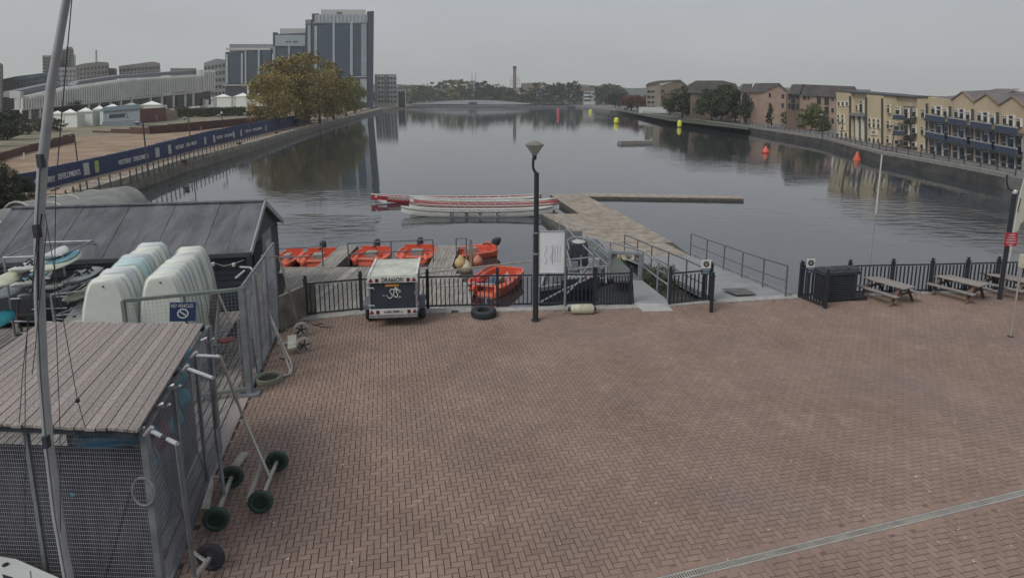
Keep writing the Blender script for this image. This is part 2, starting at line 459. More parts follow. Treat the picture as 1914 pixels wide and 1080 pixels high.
strip('right_quay_wall', RQ, -.05, -.9, 1.5, .14, M('right wall stone', (.055, .055, .052), .9, var=.5, scale=.6, bump=.4))
# site ground and verge as sheets on the left bank
def sheet(name, pts, z, mat):
    return MB().q(*[(p[0], p[1], z) for p in pts]).build(name, mat, kind='structure')
hb = [(60, 358), (100, 349), (250, 311), (380, 276), (520, 243)]
HB = [G(a, b) for a, b in hb]
sheet('building_site', [xy(G(-250, 440)), xy(G(20, 366)), *[xy(p) for p in HB], xy(G(520, 236)), xy(G(380, 238)), xy(G(250, 250)), xy(G(100, 262)), xy(G(0, 288)), xy(G(-250, 330))], .006, sand)
sheet('grass_verge', [xy(G(-400, 360)), xy(G(-100, 318)), xy(G(0, 287)), xy(G(100, 261)), xy(G(250, 249)), xy(G(380, 237)), xy(G(540, 226)), xy(G(540, 216)), xy(G(330, 221)), xy(G(100, 243)), xy(G(-400, 262))], .012, verge)
sheet('lawn', [xy(G(1250, 226, 0)), xy(G(1400, 243, 0)), xy(G(1400, 232)), xy(G(1300, 215)), xy(G(1150, 204)), xy(G(1150, 206.5))], .01, M('dark lawn', (.05, .06, .035), .95))
# ================================================================== TREES
def leafm(name, c1, c2):
    return M(name, c1, .85, var=.15, scale=.9, attr=.55, rnd=.10, spec=.15, col2=c2)
L_dark = leafm('dark foliage', (.052, .068, .042), (.085, .10, .06))
L_green = leafm('mid green foliage', (.055, .075, .035), (.10, .12, .055))
L_light = leafm('light green foliage', (.10, .13, .05), (.15, .18, .07))
L_aut = leafm('yellow brown foliage', (.225, .20, .075), (.35, .265, .10))
L_olive = leafm('olive foliage', (.16, .165, .07), (.24, .22, .09))
L_red = leafm('russet foliage', (.12, .05, .04), (.17, .08, .055))
bark = M('bark', (.07, .06, .05), .95, var=.3)
def crown_mesh(name, mat, seed, nc, nl, leaf, shape='round', low=.22):
    r = random.Random(seed); mb = MB(); cl = []
    for i in range(nc):
        for _ in range(30):
            x, y, z = r.uniform(-1, 1), r.uniform(-1, 1), r.uniform(-1, 1)
            if x*x+y*y+z*z < 1: break
        d = math.sqrt(x*x+y*y+z*z)+1e-6; k = (r.uniform(.62, .98) if r.random() < .8 else r.uniform(.2, .6))/d
        x, y, z = x*k, y*k, z*k
        lump = 1+.28*noise.noise(Vector((x*1.6, y*1.6, z*1.6+seed)))
        if shape == 'cone':
            zz = (z+1)/2; rr = max(.08, 1-zz*.9)*(1.0 if zz > .12 else .7); x, y = x*rr*.9, y*rr*.9
        x, y, z = x*lump*.5, y*lump*.5, z*lump
        cz = low+(1-low)*(.5+.5*z)
        cl.append((x, y, cz, r.uniform(.09, .17)*(1.0 if shape == 'round' else .55)))
    for cx_, cy_, cz, rad in cl:
        t0 = r.gauss(.5, .2)
        for _ in range(nl):
            a, b = r.uniform(0, 2*pi), math.acos(r.uniform(-1, 1)); q = rad*r.uniform(.35, 1)
            p = Vector((cx_+q*sin(b)*cos(a), cy_+q*sin(b)*sin(a), cz+q*.62*cos(b)))
            n = Vector((r.gauss(0, 1), r.gauss(0, 1), r.gauss(.5, .8))).normalized()
            u = n.orthogonal().normalized(); v = n.cross(u); an = r.uniform(0, 6.3)
            u, v = u*cos(an)+v*sin(an), v*cos(an)-u*sin(an); s1 = leaf*r.uniform(.6, 1.25); s2 = s1*r.uniform(.5, .9)
            mb.q(p-u*s1, p+v*s2, p+u*s1, p-v*s2, tone=min(1, max(0, t0+r.gauss(0, .16))))
    return mb.mesh(name, mat)
def trunk_mesh(name, seed, top=.6, nb=6, r0=.022):
    r = random.Random(seed); mb = MB()
    mb.tube([(0, 0, 0), (.008, 0, .12), (0, .01, .3), (.01, 0, top)], [r0*1.3, r0, r0*.8, r0*.25], 6)
    for i in range(nb):
        a = 2*pi*i/nb+r.uniform(-.3, .3); z = r.uniform(.18, .4); l = r.uniform(.18, .34)
        mb.tube([(0, 0, z), (cos(a)*l*.5, sin(a)*l*.5, z+l*.55), (cos(a)*l, sin(a)*l, z+l*1.0)], [r0*.5, r0*.32, r0*.1], 5)
    return mb.mesh(name, bark)
CR = {}
def cmesh(kind, mat, v, dens):
    k = (kind, mat.name, v, dens)
    if k not in CR:
        nc, nl, leaf = {'far': (48, 30, .040), 'mid': (75, 46, .028), 'big': (120, 90, .0155), 'bush': (26, 30, .05)}[dens]
        low = {'round': .07, 'cone': .05, 'tall': .2, 'bush': -.05}[kind]
        CR[k] = (crown_mesh('crown', mat, 11*v+len(mat.name), nc, nl, leaf, 'cone' if kind == 'cone' else 'round', low), trunk_mesh('trunk', v))
    return CR[k]
def tree(name, base, height, width, mat, label, kind='round', dens='far', v=0, group=None, rz=None, cat='tree'):
    cm_, tm_ = cmesh(kind, mat, v, dens)
    o = thing(name, label, cat, base, rz if rz is not None else R.uniform(0, 6.28), group, (width, width, height))
    mpart('crown', cm_, o); mpart('trunk', tm_, o)
    return o
def ptree(px, pyb, pyt, wpx, mat, label, Y=None, z=0., **kw):
    b = AY(px, pyb, Y) if Y else G(px, pyb, z)
    if Y: b.z = z
    h = ZT(b, pyt)-z; dep = b.y*cp+(H-z)*sp
    return tree(kw.pop('name', 'tree'), b, h, wpx*dep/F, mat, label, **kw)
# --- autumn plane trees on the left promenade
planes = [(522, 243, 128, 88, L_aut, 'browning plane tree at the near end of the promenade row'), (562, 236, 97, 135, L_aut, 'tallest yellow brown plane tree on the left promenade'),
          (606, 230, 106, 104, L_aut, 'broad yellow brown tree just right of the tallest promenade tree'), (585, 226, 118, 80, L_olive, 'olive tree half hidden behind the tallest promenade tree'),
          (632, 224, 126, 86, L_olive, 'olive tree in front of the tall office tower'), (655, 219, 136, 66, L_olive, 'smaller olive tree under the right edge of the office tower'), (672, 214, 148, 48, L_olive, 'last and lowest olive tree of the promenade row')]
for i, (px, yb, yt, wpx, m, lab) in enumerate(planes):
    ptree(px-8, yb, yt, wpx, m, lab, dens='big', v=i % 3, group='plane trees along the left promenade', name='plane_tree')
# --- trees over the far bank
fx = [(700, 166, 40, L_dark), (716, 172, 34, L_green), (752, 160, 28, L_green), (770, 158, 36, L_olive), (792, 157, 40, L_green), (812, 153, 42, L_green), (836, 150, 46, L_green), (862, 148, 52, L_olive), (880, 156, 40, L_green),
      (902, 151, 44, L_dark), (921, 158, 40, L_dark), (940, 160, 32, L_dark), (956, 161, 32, L_dark), (985, 163, 46, L_green), (1010, 154, 44, L_green), (1034, 156, 40, L_dark), (1050, 150, 34, L_dark), (1070, 151, 34, L_dark),
      (1084, 160, 30, L_dark), (1132, 155, 56, L_green), (1160, 163, 38, L_dark), (1118, 163, 34, L_dark), (728, 164, 32, L_dark)]
hint = ['beside the pale flats', 'in front of the pale flats', 'left of the curved bridge end', 'with olive tint near the flats', 'low in the bank left of the mast', 'in the rising part of the tree line', 'left of the highest crown',
        'the highest crown left of the lattice mast', 'just left of the lattice mast foot', 'just right of the lattice mast', 'midway between lattice mast and chimney', 'small, left of the chimney', 'at the foot of the brick chimney', 'right of the chimney foot',
        'in front of the dark roofed building', 'dark one left of the poplars', 'narrow poplar like one', 'second narrow poplar like one', 'left of the white office', 'broad one right of the white office', 'dark one beside the russet trees', 'between the white office and the broad one', 'under the flats at the water edge']
hues = {'dark foliage': 'dark green', 'mid green foliage': 'green', 'olive foliage': 'olive'}
for i, ((px, yt, wpx, m), h_) in enumerate(zip(fx, hint)):
    Y = FARY+40+R.uniform(0, 60)+(70 if px < 940 else 0)
    ptree(px, 200, yt, wpx*1.15, m, f'distant {hues[m.name]} tree {h_}'.replace(',', ''), Y=Y, kind='round', v=i % 4, group='trees along the far bank')
ug = MB(); r_ = random.Random(8)
for i in range(9000):
    px = r_.uniform(738, 1235)
    if 1089 < px < 1113: continue
    Y = FARY+32+r_.uniform(0, 8)+(62 if px < 940 else 0); top = 4.5+3.2*noise.noise(Vector((px*.05, 0, 1)))+1.2*noise.noise(Vector((px*.2, 0, 5)))
    X_ = AY(px, 190, Y).x; p = Vector((X_, Y, r_.uniform(0, 1)**.7*max(2, top+2)))
    n = Vector((r_.gauss(0, 1), r_.gauss(0, 1), r_.gauss(.4, .8))).normalized(); u = n.orthogonal().normalized(); v = n.cross(u); s = r_.uniform(.4, .9)
    ug.q(p-u*s, p+v*s*.7, p+u*s, p-v*s*.7, tone=min(1, max(0, .5+.9*noise.noise(Vector((px*.06, p.z*.2, 2)))+r_.gauss(0, .12))))
ug.build('far_undergrowth', L_dark, None, kind='stuff')
MB().prism([(-900, 1500, -1), (900, 1500, -1), (900, 1500, 24), (500, 1500, 33), (300, 1500, 27), (180, 1500, 36), (60, 1500, 30), (-120, 1500, 26), (-300, 1500, 38), (-900, 1500, 26)], (0, 90, 0)).build('distant_hill', M('distant woods', (.06, .075, .06), .95, var=.3, scale=.02), kind='structure')
# --- right bank trees
for i, (px, yb, yt, wpx, m, lab, nm) in enumerate([
    (1180, 207, 174, 40, L_red, 'russet tree left of the white based flats', 'tree'), (1200, 209, 176, 32, L_red, 'second russet tree, nearer the white based flats', 'tree'), (1150, 202, 170, 36, L_dark, 'dark tree left of the russet trees', 'tree'),
    (1252, 216, 173, 26, L_red, 'russet tree beside the willows', 'tree'),
    (1275, 221, 160, 58, L_green, 'leftmost green willow of the right bank clump', 'willow_tree'), (1300, 222, 158, 62, L_dark, 'second willow from the left in the right bank clump', 'willow_tree'), (1330, 226, 163, 62, L_green, 'low willow in the middle of the right bank clump', 'willow_tree'),
    (1348, 227, 157, 60, L_dark, 'tall dark willow in the right bank clump', 'willow_tree'), (1374, 229, 158, 58, L_dark, 'rightmost tall willow beside the brick houses', 'willow_tree'), (1392, 231, 180, 26, L_dark, 'narrow dark tree against the brick house corner', 'tree'),
    (1476, 240, 208, 30, L_light, 'small pale green tree right of the cypress', 'tree'), (1516, 245, 191, 42, L_light, 'larger pale green tree in front of the brick houses', 'tree'), (1494, 242, 212, 26, L_light, 'low pale green tree between the two pale ones', 'tree'), (1538, 250, 222, 22, L_green, 'low shrub against the yellow building', 'shrub')]):
    ptree(px, yb, yt, wpx*1.15, m, lab.replace(',', ''), dens='mid', v=i % 3, group='trees on the right bank', name=nm)
ptree(1437, 240, 190, 24, L_dark, 'dark narrow cypress in front of the brick gable house', kind='cone', dens='mid', name='cypress_tree')
# --- left trees
for i, (px, yb, yt, wpx, m, lab) in enumerate([
    (128, 226, 180, 52, L_dark, 'dark tree in front of the long white hall'), (102, 227, 190, 40, L_dark, 'low dark tree left of the white hall columns'), (350, 196, 157, 34, L_green, 'round green tree at the end of the white hall'),
    (412, 188, 157, 28, L_green, 'green tree below the grey offices'), (448, 188, 152, 34, L_green, 'green tree at the foot of the low glass block'), (476, 186, 160, 24, L_green, 'green tree between glass block and plane trees'),
    (14, 262, 200, 66, L_dark, 'dark tree at the left edge behind the grass verge'), (-22, 275, 205, 60, L_dark, 'dark tree partly outside the left edge'),
    (42, 252, 226, 40, L_dark, 'low dark shrub on the grass verge'), (76, 248, 222, 40, L_dark, 'second low dark shrub on the grass verge'), (108, 246, 220, 30, L_dark, 'dark shrub beside the first white marquee'), (8, 262, 236, 44, L_dark, 'low shrub at the left end of the verge')]):
    ptree(px, yb, yt, wpx, m, lab, dens='mid', v=i % 3, group='trees and shrubs around the white hall', name='tree' if 'tree' in lab else 'shrub', kind='round' if 'tree' in lab else 'bush')
for i, (px, yb, yt, wpx, lab) in enumerate([(8, 395, 298, 62, 'dark bush at the left edge in front of the blue hoarding'), (48, 380, 325, 44, 'smaller dark bush at the end of the blue hoarding'), (-30, 400, 290, 80, 'large dark bush outside the end of the hoarding')]):
    ptree(px, yb, yt, wpx, L_dark, lab, dens='big', v=i, kind='bush', group='bushes by the hoarding', name='bush', cat='bush')
# ================================================================== BUILDINGS
def poly_slab(pts, depth, name, mat, parent, A=None, B=None, Y=None, front=0., down=None):
    """outline in photo pixels on the facade plane, extruded back"""
    if Y is not None:
        P = [AY(a, b, Y) for a, b in pts]; n = Vector((0, 1, 0))
        if depth > 2.5: n = Vector((.92*sum(p.x for p in P)/len(P)/Y, 1, 0))
    else:
        P = [FP(a, b, A, B) for a, b in pts]; n = Vector((-(B[1]-A[1]), B[0]-A[0], 0)).normalized()
        if n.dot(Vector((P[0].x, P[0].y, 0))) < 0: n = -n
    if down is not None:
        for i in down: P[i].z = -.3
    P = [p - Vector((n.x if Y is None else 0, n.y, 0))*front for p in P]
    return MB().prism(P, n*depth).build(name, mat, parent)
def win(parent, x0, x1, y0, y1, fm, gm, pl, fw=.0, front=.12, cross=False, depth=.2):
    kw = dict(Y=pl) if not isinstance(pl, tuple) else dict(A=pl[0], B=pl[1])
    o = poly_slab([(x0-fw, y1+fw), (x1+fw, y1+fw), (x1+fw, y0-fw), (x0-fw, y0-fw)], depth, 'window', fm, parent, front=front, **kw)
    xs = [(x0, x1)] if not cross else [(x0, (x0+x1)/2-.35), ((x0+x1)/2+.35, x1)]
    for a, b in xs:
        poly_slab([(a, y1), (b, y1), (b, y0), (a, y0)], .08, 'pane', gm, o, front=front+.05, **kw)
    return o
yel = M('yellow render', (.50, .415, .27), .9, var=.12, scale=.25)
yel2 = M('buff render', (.46, .365, .25), .9, var=.14, scale=.25)
pinkb = M('pink brick', (.38, .275, .215), .9, var=.16, scale=.4)
brownb = M('brown brick', (.20, .15, .115), .9, var=.16, scale=.4)
roofm = M('grey slate roof', (.135, .125, .125), .85, var=.2, scale=.5)
roofg = M('greenish slate roof', (.135, .13, .11), .85, var=.2, scale=.5)
framew = M('window frame cream', (.62, .60, .50), .7, var=.05)
framed = M('dark frame', (.05, .055, .06), .6)
blueb = M('blue balcony panel', (.045, .065, .11), .5, var=.15)
greyw = M('grey cladding', (.235, .245, .25), .8, var=.12, scale=.1)
palew = M('pale cladding', (.42, .43, .41), .8, var=.1, scale=.1)
PA, PB = (55.2, 100.0), (46.6, 50.0); PL = (PA, PB)
# yellow block, four stepped sections
yb_ = lambda x: 263+(x-1563)*(291-263)/172+9
yt_ = lambda x: 171+(x-1563)*(184-171)/172
Yb = thing('apartment_building', 'long yellow rendered apartment block with small cream framed windows on the right quay', 'building', FP(1563, 262, PA, PB))
poly_slab([(1563, 272), (1590, 276), (1590, 172), (1563, 170)], 3, 'wall', yel, Yb, PA, PB, down=(0, 1))
poly_slab([(1590, 276), (1620, 281), (1620, 175), (1590, 173)], 3, 'wall', yel, Yb, PA, PB, down=(0, 1), front=-.5)
poly_slab([(1620, 281), (1652, 286), (1652, 177.5), (1620, 175)], 3, 'wall', yel, Yb, PA, PB, down=(0, 1))
poly_slab([(1652, 286), (1673, 289), (1673, 180), (1652, 178)], 3, 'wall', yel, Yb, PA, PB, down=(0, 1), front=-.15)
poly_slab([(1673, 289), (1714, 294), (1714, 183), (1673, 180.5)], 3, 'wall', yel2, Yb, PA, PB, down=(0, 1), front=-.35)
poly_slab([(1714, 294), (1735, 297), (1735, 181.5), (1714, 181.5)], 3, 'wall', yel, Yb, PA, PB, down=(0, 1))
poly_slab([(1684, 289), (1706, 292), (1706, 199), (1684, 198)], .1, 'bay_panel', M('grey bay', (.17, .15, .13), .85), Yb, PA, PB, front=-.3)
poly_slab([(1563, 171.2), (1652, 178.5), (1652, 176.6), (1563, 169.2)], 3.3, 'parapet', framed, Yb, PA, PB, front=.08)
poly_slab([(1652, 179), (1714, 183.6), (1714, 181.6), (1652, 177)], 3.3, 'parapet', framed, Yb, PA, PB, front=.06)
poly_slab([(1714, 183), (1735, 183), (1735, 180.6), (1714, 180.6)], 3.3, 'parapet', framed, Yb, PA, PB, front=.1)
def w7(cx, y0, y1, ww, **k): win(Yb, cx-ww/2, cx+ww/2, y0, y1, framew, glassd, PL, fw=1.1, **k)
for cx in (1569.4, 1577, 1584.7): w7(cx, 191, 197.5, 2.4)
for cx in (1568.5, 1576.4):
    w7(cx, 215, 220, 2.4); w7(cx, 223, 229, 2.8)
for cx in (1567.5, 1575, 1583): w7(cx, 249, 256, 2.6)
for cx, dy in ((1627, 0), (1635.2, 1), (1643.7, 2)):
    w7(cx, 222+dy, 227+dy, 2.6); w7(cx, 230+dy, 237.5+dy, 3.2); w7(cx, 258+dy, 265.5+dy, 2.8)
for cx, y0 in ((1596.7, 197), (1614.6, 198)): w7(cx, y0, y0+3, 2.6, front=-.35); w7(cx, y0+4.5, y0+8, 2.6, front=-.35)
w7(1605, 189, 191.5, 3.6, cross=True, front=-.35); win(Yb, 1602.6, 1607.4, 195, 210, framew, glassd, PL, fw=.7, cross=True, front=-.35)
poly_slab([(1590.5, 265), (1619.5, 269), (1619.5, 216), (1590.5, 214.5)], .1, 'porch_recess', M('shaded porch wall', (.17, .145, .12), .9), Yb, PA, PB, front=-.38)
for a in (1598.6, 1609.2): poly_slab([(a-1.4, 266), (a+1.4, 266.5), (a+1.2, 216), (a-1.2, 216)], .5, 'column', framew, Yb, PA, PB, front=-.1)
for y0 in range(219, 262, 8): win(Yb, 1604.2, 1606.4, y0, y0+5, framed, glassd, PL, front=-.3)
poly_slab([(1590.5, 216.5), (1619.5, 218.5), (1619.5, 213), (1590.5, 211)], .6, 'balcony', M('grey balcony', (.2, .2, .2), .6), Yb, PA, PB, front=.25)
for a, t_, b_ in ((1590.3, 180, 268), (1620.4, 182, 272), (1650.6, 184, 276)): poly_slab([(a-.7, b_), (a+.7, b_), (a+.7, t_), (a-.7, t_)], .2, 'downpipe', framed, Yb, PA, PB, front=.22)
for (a, b, y0, y1) in ((1570, 1580.5, 235, 244), (1628.3, 1640, 243, 252.5)):
    s_ = poly_slab([(a, y1), (b, y1+.6), (b, y0+.6), (a, y0)], .12, 'sign_board', framew, Yb, PA, PB, front=.12)
    for k in range(2): poly_slab([(a+2.4+k, y0+3.2+k*2.6), (b-2.4, y0+3.6+k*2.6), (b-2.4, y0+2.6+k*2.4), (a+2.4+k, y0+2.2+k*2.4)], .05, 'sign_print', redm if k == 0 else framed, s_, PA, PB, front=.16)
for cx, y0, y1, ww in ((1662.2, 202, 211, 3.6), (1661.5, 232, 240, 3.6), (1660.8, 259.5, 266.5, 3.8), (1679.6, 206, 213.5, 6.4), (1678.6, 236, 243.5, 6.6), (1678, 262.5, 269, 6.2), (1710.6, 209, 217.5, 6), (1709.7, 239.5, 248.5, 6.2), (1709.5, 266.5, 273.5, 5), (1726.8, 210.5, 219.5, 4.4), (1725.8, 242.5, 251.5, 4.6), (1725, 270.5, 278, 4.2)):
    w7(cx, y0, y1, ww)
    if y0 < 260: w7(cx-ww/3.2, y0-5, y0-3, 1.4); w7(cx+ww/3.2, y0-5, y0-3, 1.4)
for y0, y1 in ((204, 220), (234, 251)): win(Yb, 1691.8, 1698, y0, y1, framew, glassd, PL, fw=1.4, cross=False, front=.1)
win(Yb, 1691, 1699, 265, 273, framew, glassd, PL, fw=1.)
for y0 in (214.5, 244):
    b_ = poly_slab([(1684, y0+8.6), (1706, y0+9.6), (1706, y0+1.4), (1684, y0)], .08, 'balcony', blueb, Yb, PA, PB, front=1.0)
    poly_slab([(1683, y0+9.4), (1707, y0+10.6), (1707, y0+8.8), (1683, y0+7.6)], 1.1, 'balcony_floor', framed, b_, PA, PB, front=1.05)
    poly_slab([(1683.5, y0+1), (1706.5, y0+2.2), (1706.5, y0+1), (1683.5, y0-.2)], .1, 'balcony_rail', steel, b_, PA, PB, front=1.06)
# four gabled houses with blue glazing
valx = [1735.5, 1779, 1821.5, 1868.5, 1918]
yT = lambda x: 181+(x-1735)*.105
yB = lambda x: 289+(x-1745)*.245
def hv(x, v): return (x, yT(x)+v*(yB(x)-yT(x)))
pier = M('buff brick pier', (.38, .31, .25), .9, var=.15, scale=.5)
gl = ['flat topped terrace house nearest the yellow block, with blue glazed front', 'gabled terrace house with blue balconies beside the flat topped one', 'middle gabled terrace house with blue balconies', 'gabled terrace house with blue balconies cut by the frame edge']
for k in range(4):
    x0, x1 = valx[k], valx[k+1]; xm = (x0+x1)/2
    T = thing('terrace_house', gl[k].replace(',', ''), 'house', FP(xm, yB(xm), PA, PB), group='gabled terrace houses on the right quay')
    P_ = lambda pts, d, n, m, fr=0.: poly_slab(pts, d, n, m, T, PA, PB, front=fr)
    top = [(x1, yT(x1)+1), (x0, yT(x0)+1)] if k == 0 else [(x1-.5, yT(x1)+.5), (x0+.8+(x1-x0)*.48, yT(xm)-17), (x0+.5, yT(x0)+.5)]
    w_ = P_([hv(x0, .42), hv(x1, .42)] + top, 9, 'wall', yel2 if k else yel)
    P_([hv(x0, 1.12), hv(x1, 1.12), hv(x1, .42), hv(x0, .42)], 9, 'glazed_wall', M('blue glazing', (.06, .085, .14), .35, var=.25, scale=.6), -.05)
    for a in (x0+1.6, x1-1.6): P_([hv(a-1.7, 1.1), hv(a+1.7, 1.1), hv(a+1.7, .41), hv(a-1.7, .41)], .3, 'pier', pier, .14)
    P_([hv(x0-.6, 1.1), hv(x0+.6, 1.1), hv(x0+.6, .12), hv(x0-.6, .12)], .2, 'downpipe', framed, .3)
    if k:
        ax = x0+.8+(x1-x0)*.48; ay = yT(xm)-17
        for (p, q) in (((x0, yT(x0)+.6), (ax, ay)), ((ax, ay), (x1, yT(x1)+.6))):
            P_([(p[0], p[1]+1.6), (q[0], q[1]+1.6), (q[0], q[1]-.4), (p[0], p[1]-.4)], .4, 'bargeboard', brownb, .12)
        A_ = FP(ax, ay, PA, PB); B_ = FP(x0, yT(x0)+.5, PA, PB); C_ = FP(x1, yT(x1)+.5, PA, PB); n = Vector((5.5, .9, 0))
        zr = ZT(A_+n, 166+(ax-1790)*.105)
        MB().q(B_, A_, up(A_+n, zr), up(B_+n, zr)).q(A_, C_, up(C_+n, zr), up(A_+n, zr)).build('roof', roofm, T)
    else:
        A_ = FP(x0+4, 183.5, PA, PB); C_ = FP(x1, 187, PA, PB); n = Vector((5.5, .9, 0))
        MB().q(A_, C_, up(C_+n, ZT(C_+n, 166)), up(A_+n+Vector((0, -7, 0)), ZT(A_+n, 168))).build('roof', roofm, T)
    wd = x1-x0
    def wv(fx_, v0, v1, ww, fr=.15, cross=False, fw=1.0):
        xc = x0+wd*fx_; y0_ = hv(xc, v0)[1]; y1_ = hv(xc, v1)[1]
        win(T, xc-ww/2, xc+ww/2, y0_, y1_, whitep, glassd, PL, fw=fw, front=fr, cross=cross)
    wv(.26, .20, .28, 5.2); wv(.22, .165, .18, 1.4); wv(.30, .165, .18, 1.4)
    wv(.50, .15, .185, 6.2, cross=True); wv(.50, .21, .37, 5.6, cross=True)
    wv(.78, .215, .29, 5.4); wv(.74, .18, .195, 1.4); wv(.82, .18, .195, 1.4)
    for v0, v1 in ((.30, .40), (.60, .70)):
        b_ = P_([hv(x0+3.6, v1), hv(x1-3.6, v1), hv(x1-3.6, v0), hv(x0+3.6, v0)], .08, 'balcony', blueb, .6)
        P_([hv(x0+3, v1+.02), hv(x1-3, v1+.02), hv(x1-3, v1-.01), hv(x0+3, v1-.01)], 1.1, 'balcony_floor', framed, .65)
        r_ = P_([hv(x0+3.2, v0+.012), hv(x1-3.2, v0+.012), hv(x1-3.2, v0-.008), hv(x0+3.2, v0-.008)], .1, 'balcony_rail', steel, .66)
    for fx_ in (.2, .8):
        wv(fx_, .46, .555, 6.5, 0.08, True, .6); wv(fx_, .57, .65, 6.5, 0.08, True, .6)
        wv(fx_, .745, .84, 7.5, 0.08, True, .8); wv(fx_, .86, .99, 7.5, 0.08, True, .8)
    wv(.5, .45, .47, 7, 0.08, True); wv(.5, .49, .68, 5.4, 0.08, True); wv(.5, .76, 1.02, 8.5, .08, True, 1.1)
# railings of the right quay
rr = thing('quay_railing', 'long low grey railing along the right hand quay', 'railing', RQ[2])
g = MB(); path = RQ[:]; acc = []
for a, b in zip(path[:-1], path[1:]):
    d = (b-a); n_ = int(d.length/2.2); dn_ = d.normalized(); nn = Vector((-dn_.y, dn_.x, 0))*-.8
    for i in range(n_): acc.append(up(a+d*i/n_+nn, 0))
for i, p in enumerate(acc[:90]): MB().bar(p, p+Vector((0, 0, 1.0)), .07).build('post', framed, rr)
for z in (.98, .55, .2):
    for i, (a, b) in enumerate(zip(acc[:-1:6], acc[6::6])): g.bar(up(a, z), up(b, z), .045)
g.build('rail', framed, rr, kind='stuff')
# brick houses behind
def house(label, body, gable, roofp, Yp, mats, wins, doorwins=(), depth=10, plane=None, nm='brick_house', cat='house'):
    T = thing(nm, label, cat, AY(body[0][0], body[0][1], Yp))
    poly_slab(body, depth, 'wall', mats[0], T, Y=Yp, down=(0, 1))
    if gable: poly_slab(gable, depth, 'gable', mats[1], T, Y=Yp, front=.1)
    for rp in roofp: poly_slab(rp, depth*.8, 'roof', mats[2], T, Y=Yp, front=.4)
    for x0, x1, y0, y1 in wins: win(T, x0, x1, y0, y1, mats[3], glassd, Yp, fw=.5, front=.15)
    return T
house('pink brick house with dark gable beside the willows', [(1385, 236), (1403, 237), (1403, 171), (1385, 171)], [(1403, 237), (1471, 237), (1471, 172), (1455, 157), (1424, 173), (1403, 173)],
      [[(1382, 173), (1401, 173), (1406, 157), (1388, 157)], [(1401, 174), (1424, 173.5), (1456, 157.5), (1456, 155.5), (1410, 156)], [(1455, 155.5), (1472, 171), (1470, 172.5), (1454, 158)]], 150,
      (pinkb, pinkb, roofm, framed), [(1387.5, 1389, 178, 186), (1391.5, 1395, 175, 188), (1397.5, 1399, 178, 186), (1391.5, 1395, 192, 204), (1397.5, 1399, 194, 201), (1391.5, 1395, 208, 220), (1397.5, 1399, 212, 218), (1391.5, 1395, 224, 234), (1437, 1440, 175, 182), (1461, 1464.5, 177, 184), (1461, 1464, 194, 201), (1461, 1464, 211, 218)])
house('brown brick terrace with long slate roof left of the yellow block', [(1471, 246), (1494, 246), (1494, 176), (1471, 176)], [(1494, 246), (1563, 246), (1563, 180), (1494, 180)],
      [[(1471, 176), (1494, 178), (1502, 158), (1480, 158)], [(1492, 179), (1563, 182), (1606, 181), (1596, 162), (1500, 158)]], 122, (brownb, pinkb, roofm, framed),
      [(1474, 1475.5, 178, 185), (1479.5, 1484.5, 176, 191), (1489, 1491, 178, 184), (1474, 1475.5, 194, 202), (1479.5, 1484.5, 195, 204), (1489, 1491, 195, 203), (1501, 1506, 179, 186), (1510, 1512, 179, 186), (1527, 1533, 180, 195), (1541, 1548, 181, 196), (1554, 1557, 181, 188), (1527, 1533, 199, 215), (1541, 1548, 200, 215), (1554, 1557, 203, 210), (1541, 1548, 218, 235), (1554, 1557, 222, 231)])
house('pale brick flats with white ground floor and three gables', [(1208, 217), (1235, 217), (1235, 158), (1208, 158)], [(1235, 218), (1285, 220), (1285, 160), (1272, 150), (1240, 158), (1235, 160)],
      [[(1206, 160), (1238, 156), (1274, 150), (1268, 149.5), (1232, 151), (1212, 155)], [(1270, 149.8), (1286, 161), (1284, 162), (1270, 152)]], 250, (M('buff brick', (.30, .27, .215), .9, var=.15, scale=.2), brownb, roofg, framed),
      [(x, x+4.5, y, y+3) for x in (1210.5, 1218) for y in (170, 180, 190, 199)]+[(1235.5, 1241, y, y+4) for y in (169, 180)])
house('low houses with greenish roofs behind the willows', [(1290, 222), (1385, 228), (1385, 178), (1290, 175)], None, [[(1283, 174), (1385, 178), (1375, 157), (1350, 151), (1300, 151), (1288, 158)]], 175, (brownb, brownb, roofg, framed), [(1328, 1334, 168, 170)])
MB().box(up(G(1224, 212), 1.2), (13, .3, 2.6)).build('x', whitep, None); bpy.data.objects['x'].name = 'garden_wall'; tag(bpy.data.objects['garden_wall'], 'white ground floor wall below the pale brick flats', 'wall')
# far buildings
T = thing('office_building', 'small white office with dark window bands in the far trees', 'building', AY(1101, 195, 500))
poly_slab([(1091, 194), (1112, 194), (1112, 170), (1091, 170)], 12, 'wall', whitep, T, Y=500, down=(0, 1))
for y in (173, 180, 186.5): poly_slab([(1091.5, y+2.6), (1104.5, y+2.6), (1104.5, y), (1091.5, y)], .4, 'window_band', glassd, T, Y=500, front=.3)
poly_slab([(1084, 170), (1113, 170), (1110, 163), (1088, 163)], 10, 'roof', brownb, T, Y=500, front=.5)
T = thing('boathouse', 'small dark roofed building with white gaps among far trees', 'building', AY(1008, 195, 500))
poly_slab([(1003, 195), (1014, 195), (1014, 170), (1003, 170)], 8, 'wall', palew, T, Y=500, down=(0, 1)); poly_slab([(999, 170), (1017, 170), (1014, 165), (1002, 165)], 8, 'roof', framed, T, Y=500, front=1)
for y in (173, 180, 187): poly_slab([(1004, y+4), (1013, y+4), (1013, y), (1004, y)], .4, 'window', glassd, T, Y=500, front=.3)
T = thing('chimney', 'tall square brick chimney rising above the far trees', 'chimney', AY(962, 185, 640))
b0, b1 = AY(958.8, 185, 640), AY(965.2, 185, 640); wc = (b1.x-b0.x); c0 = (b0+b1)/2; zt = ZT(c0, 124)
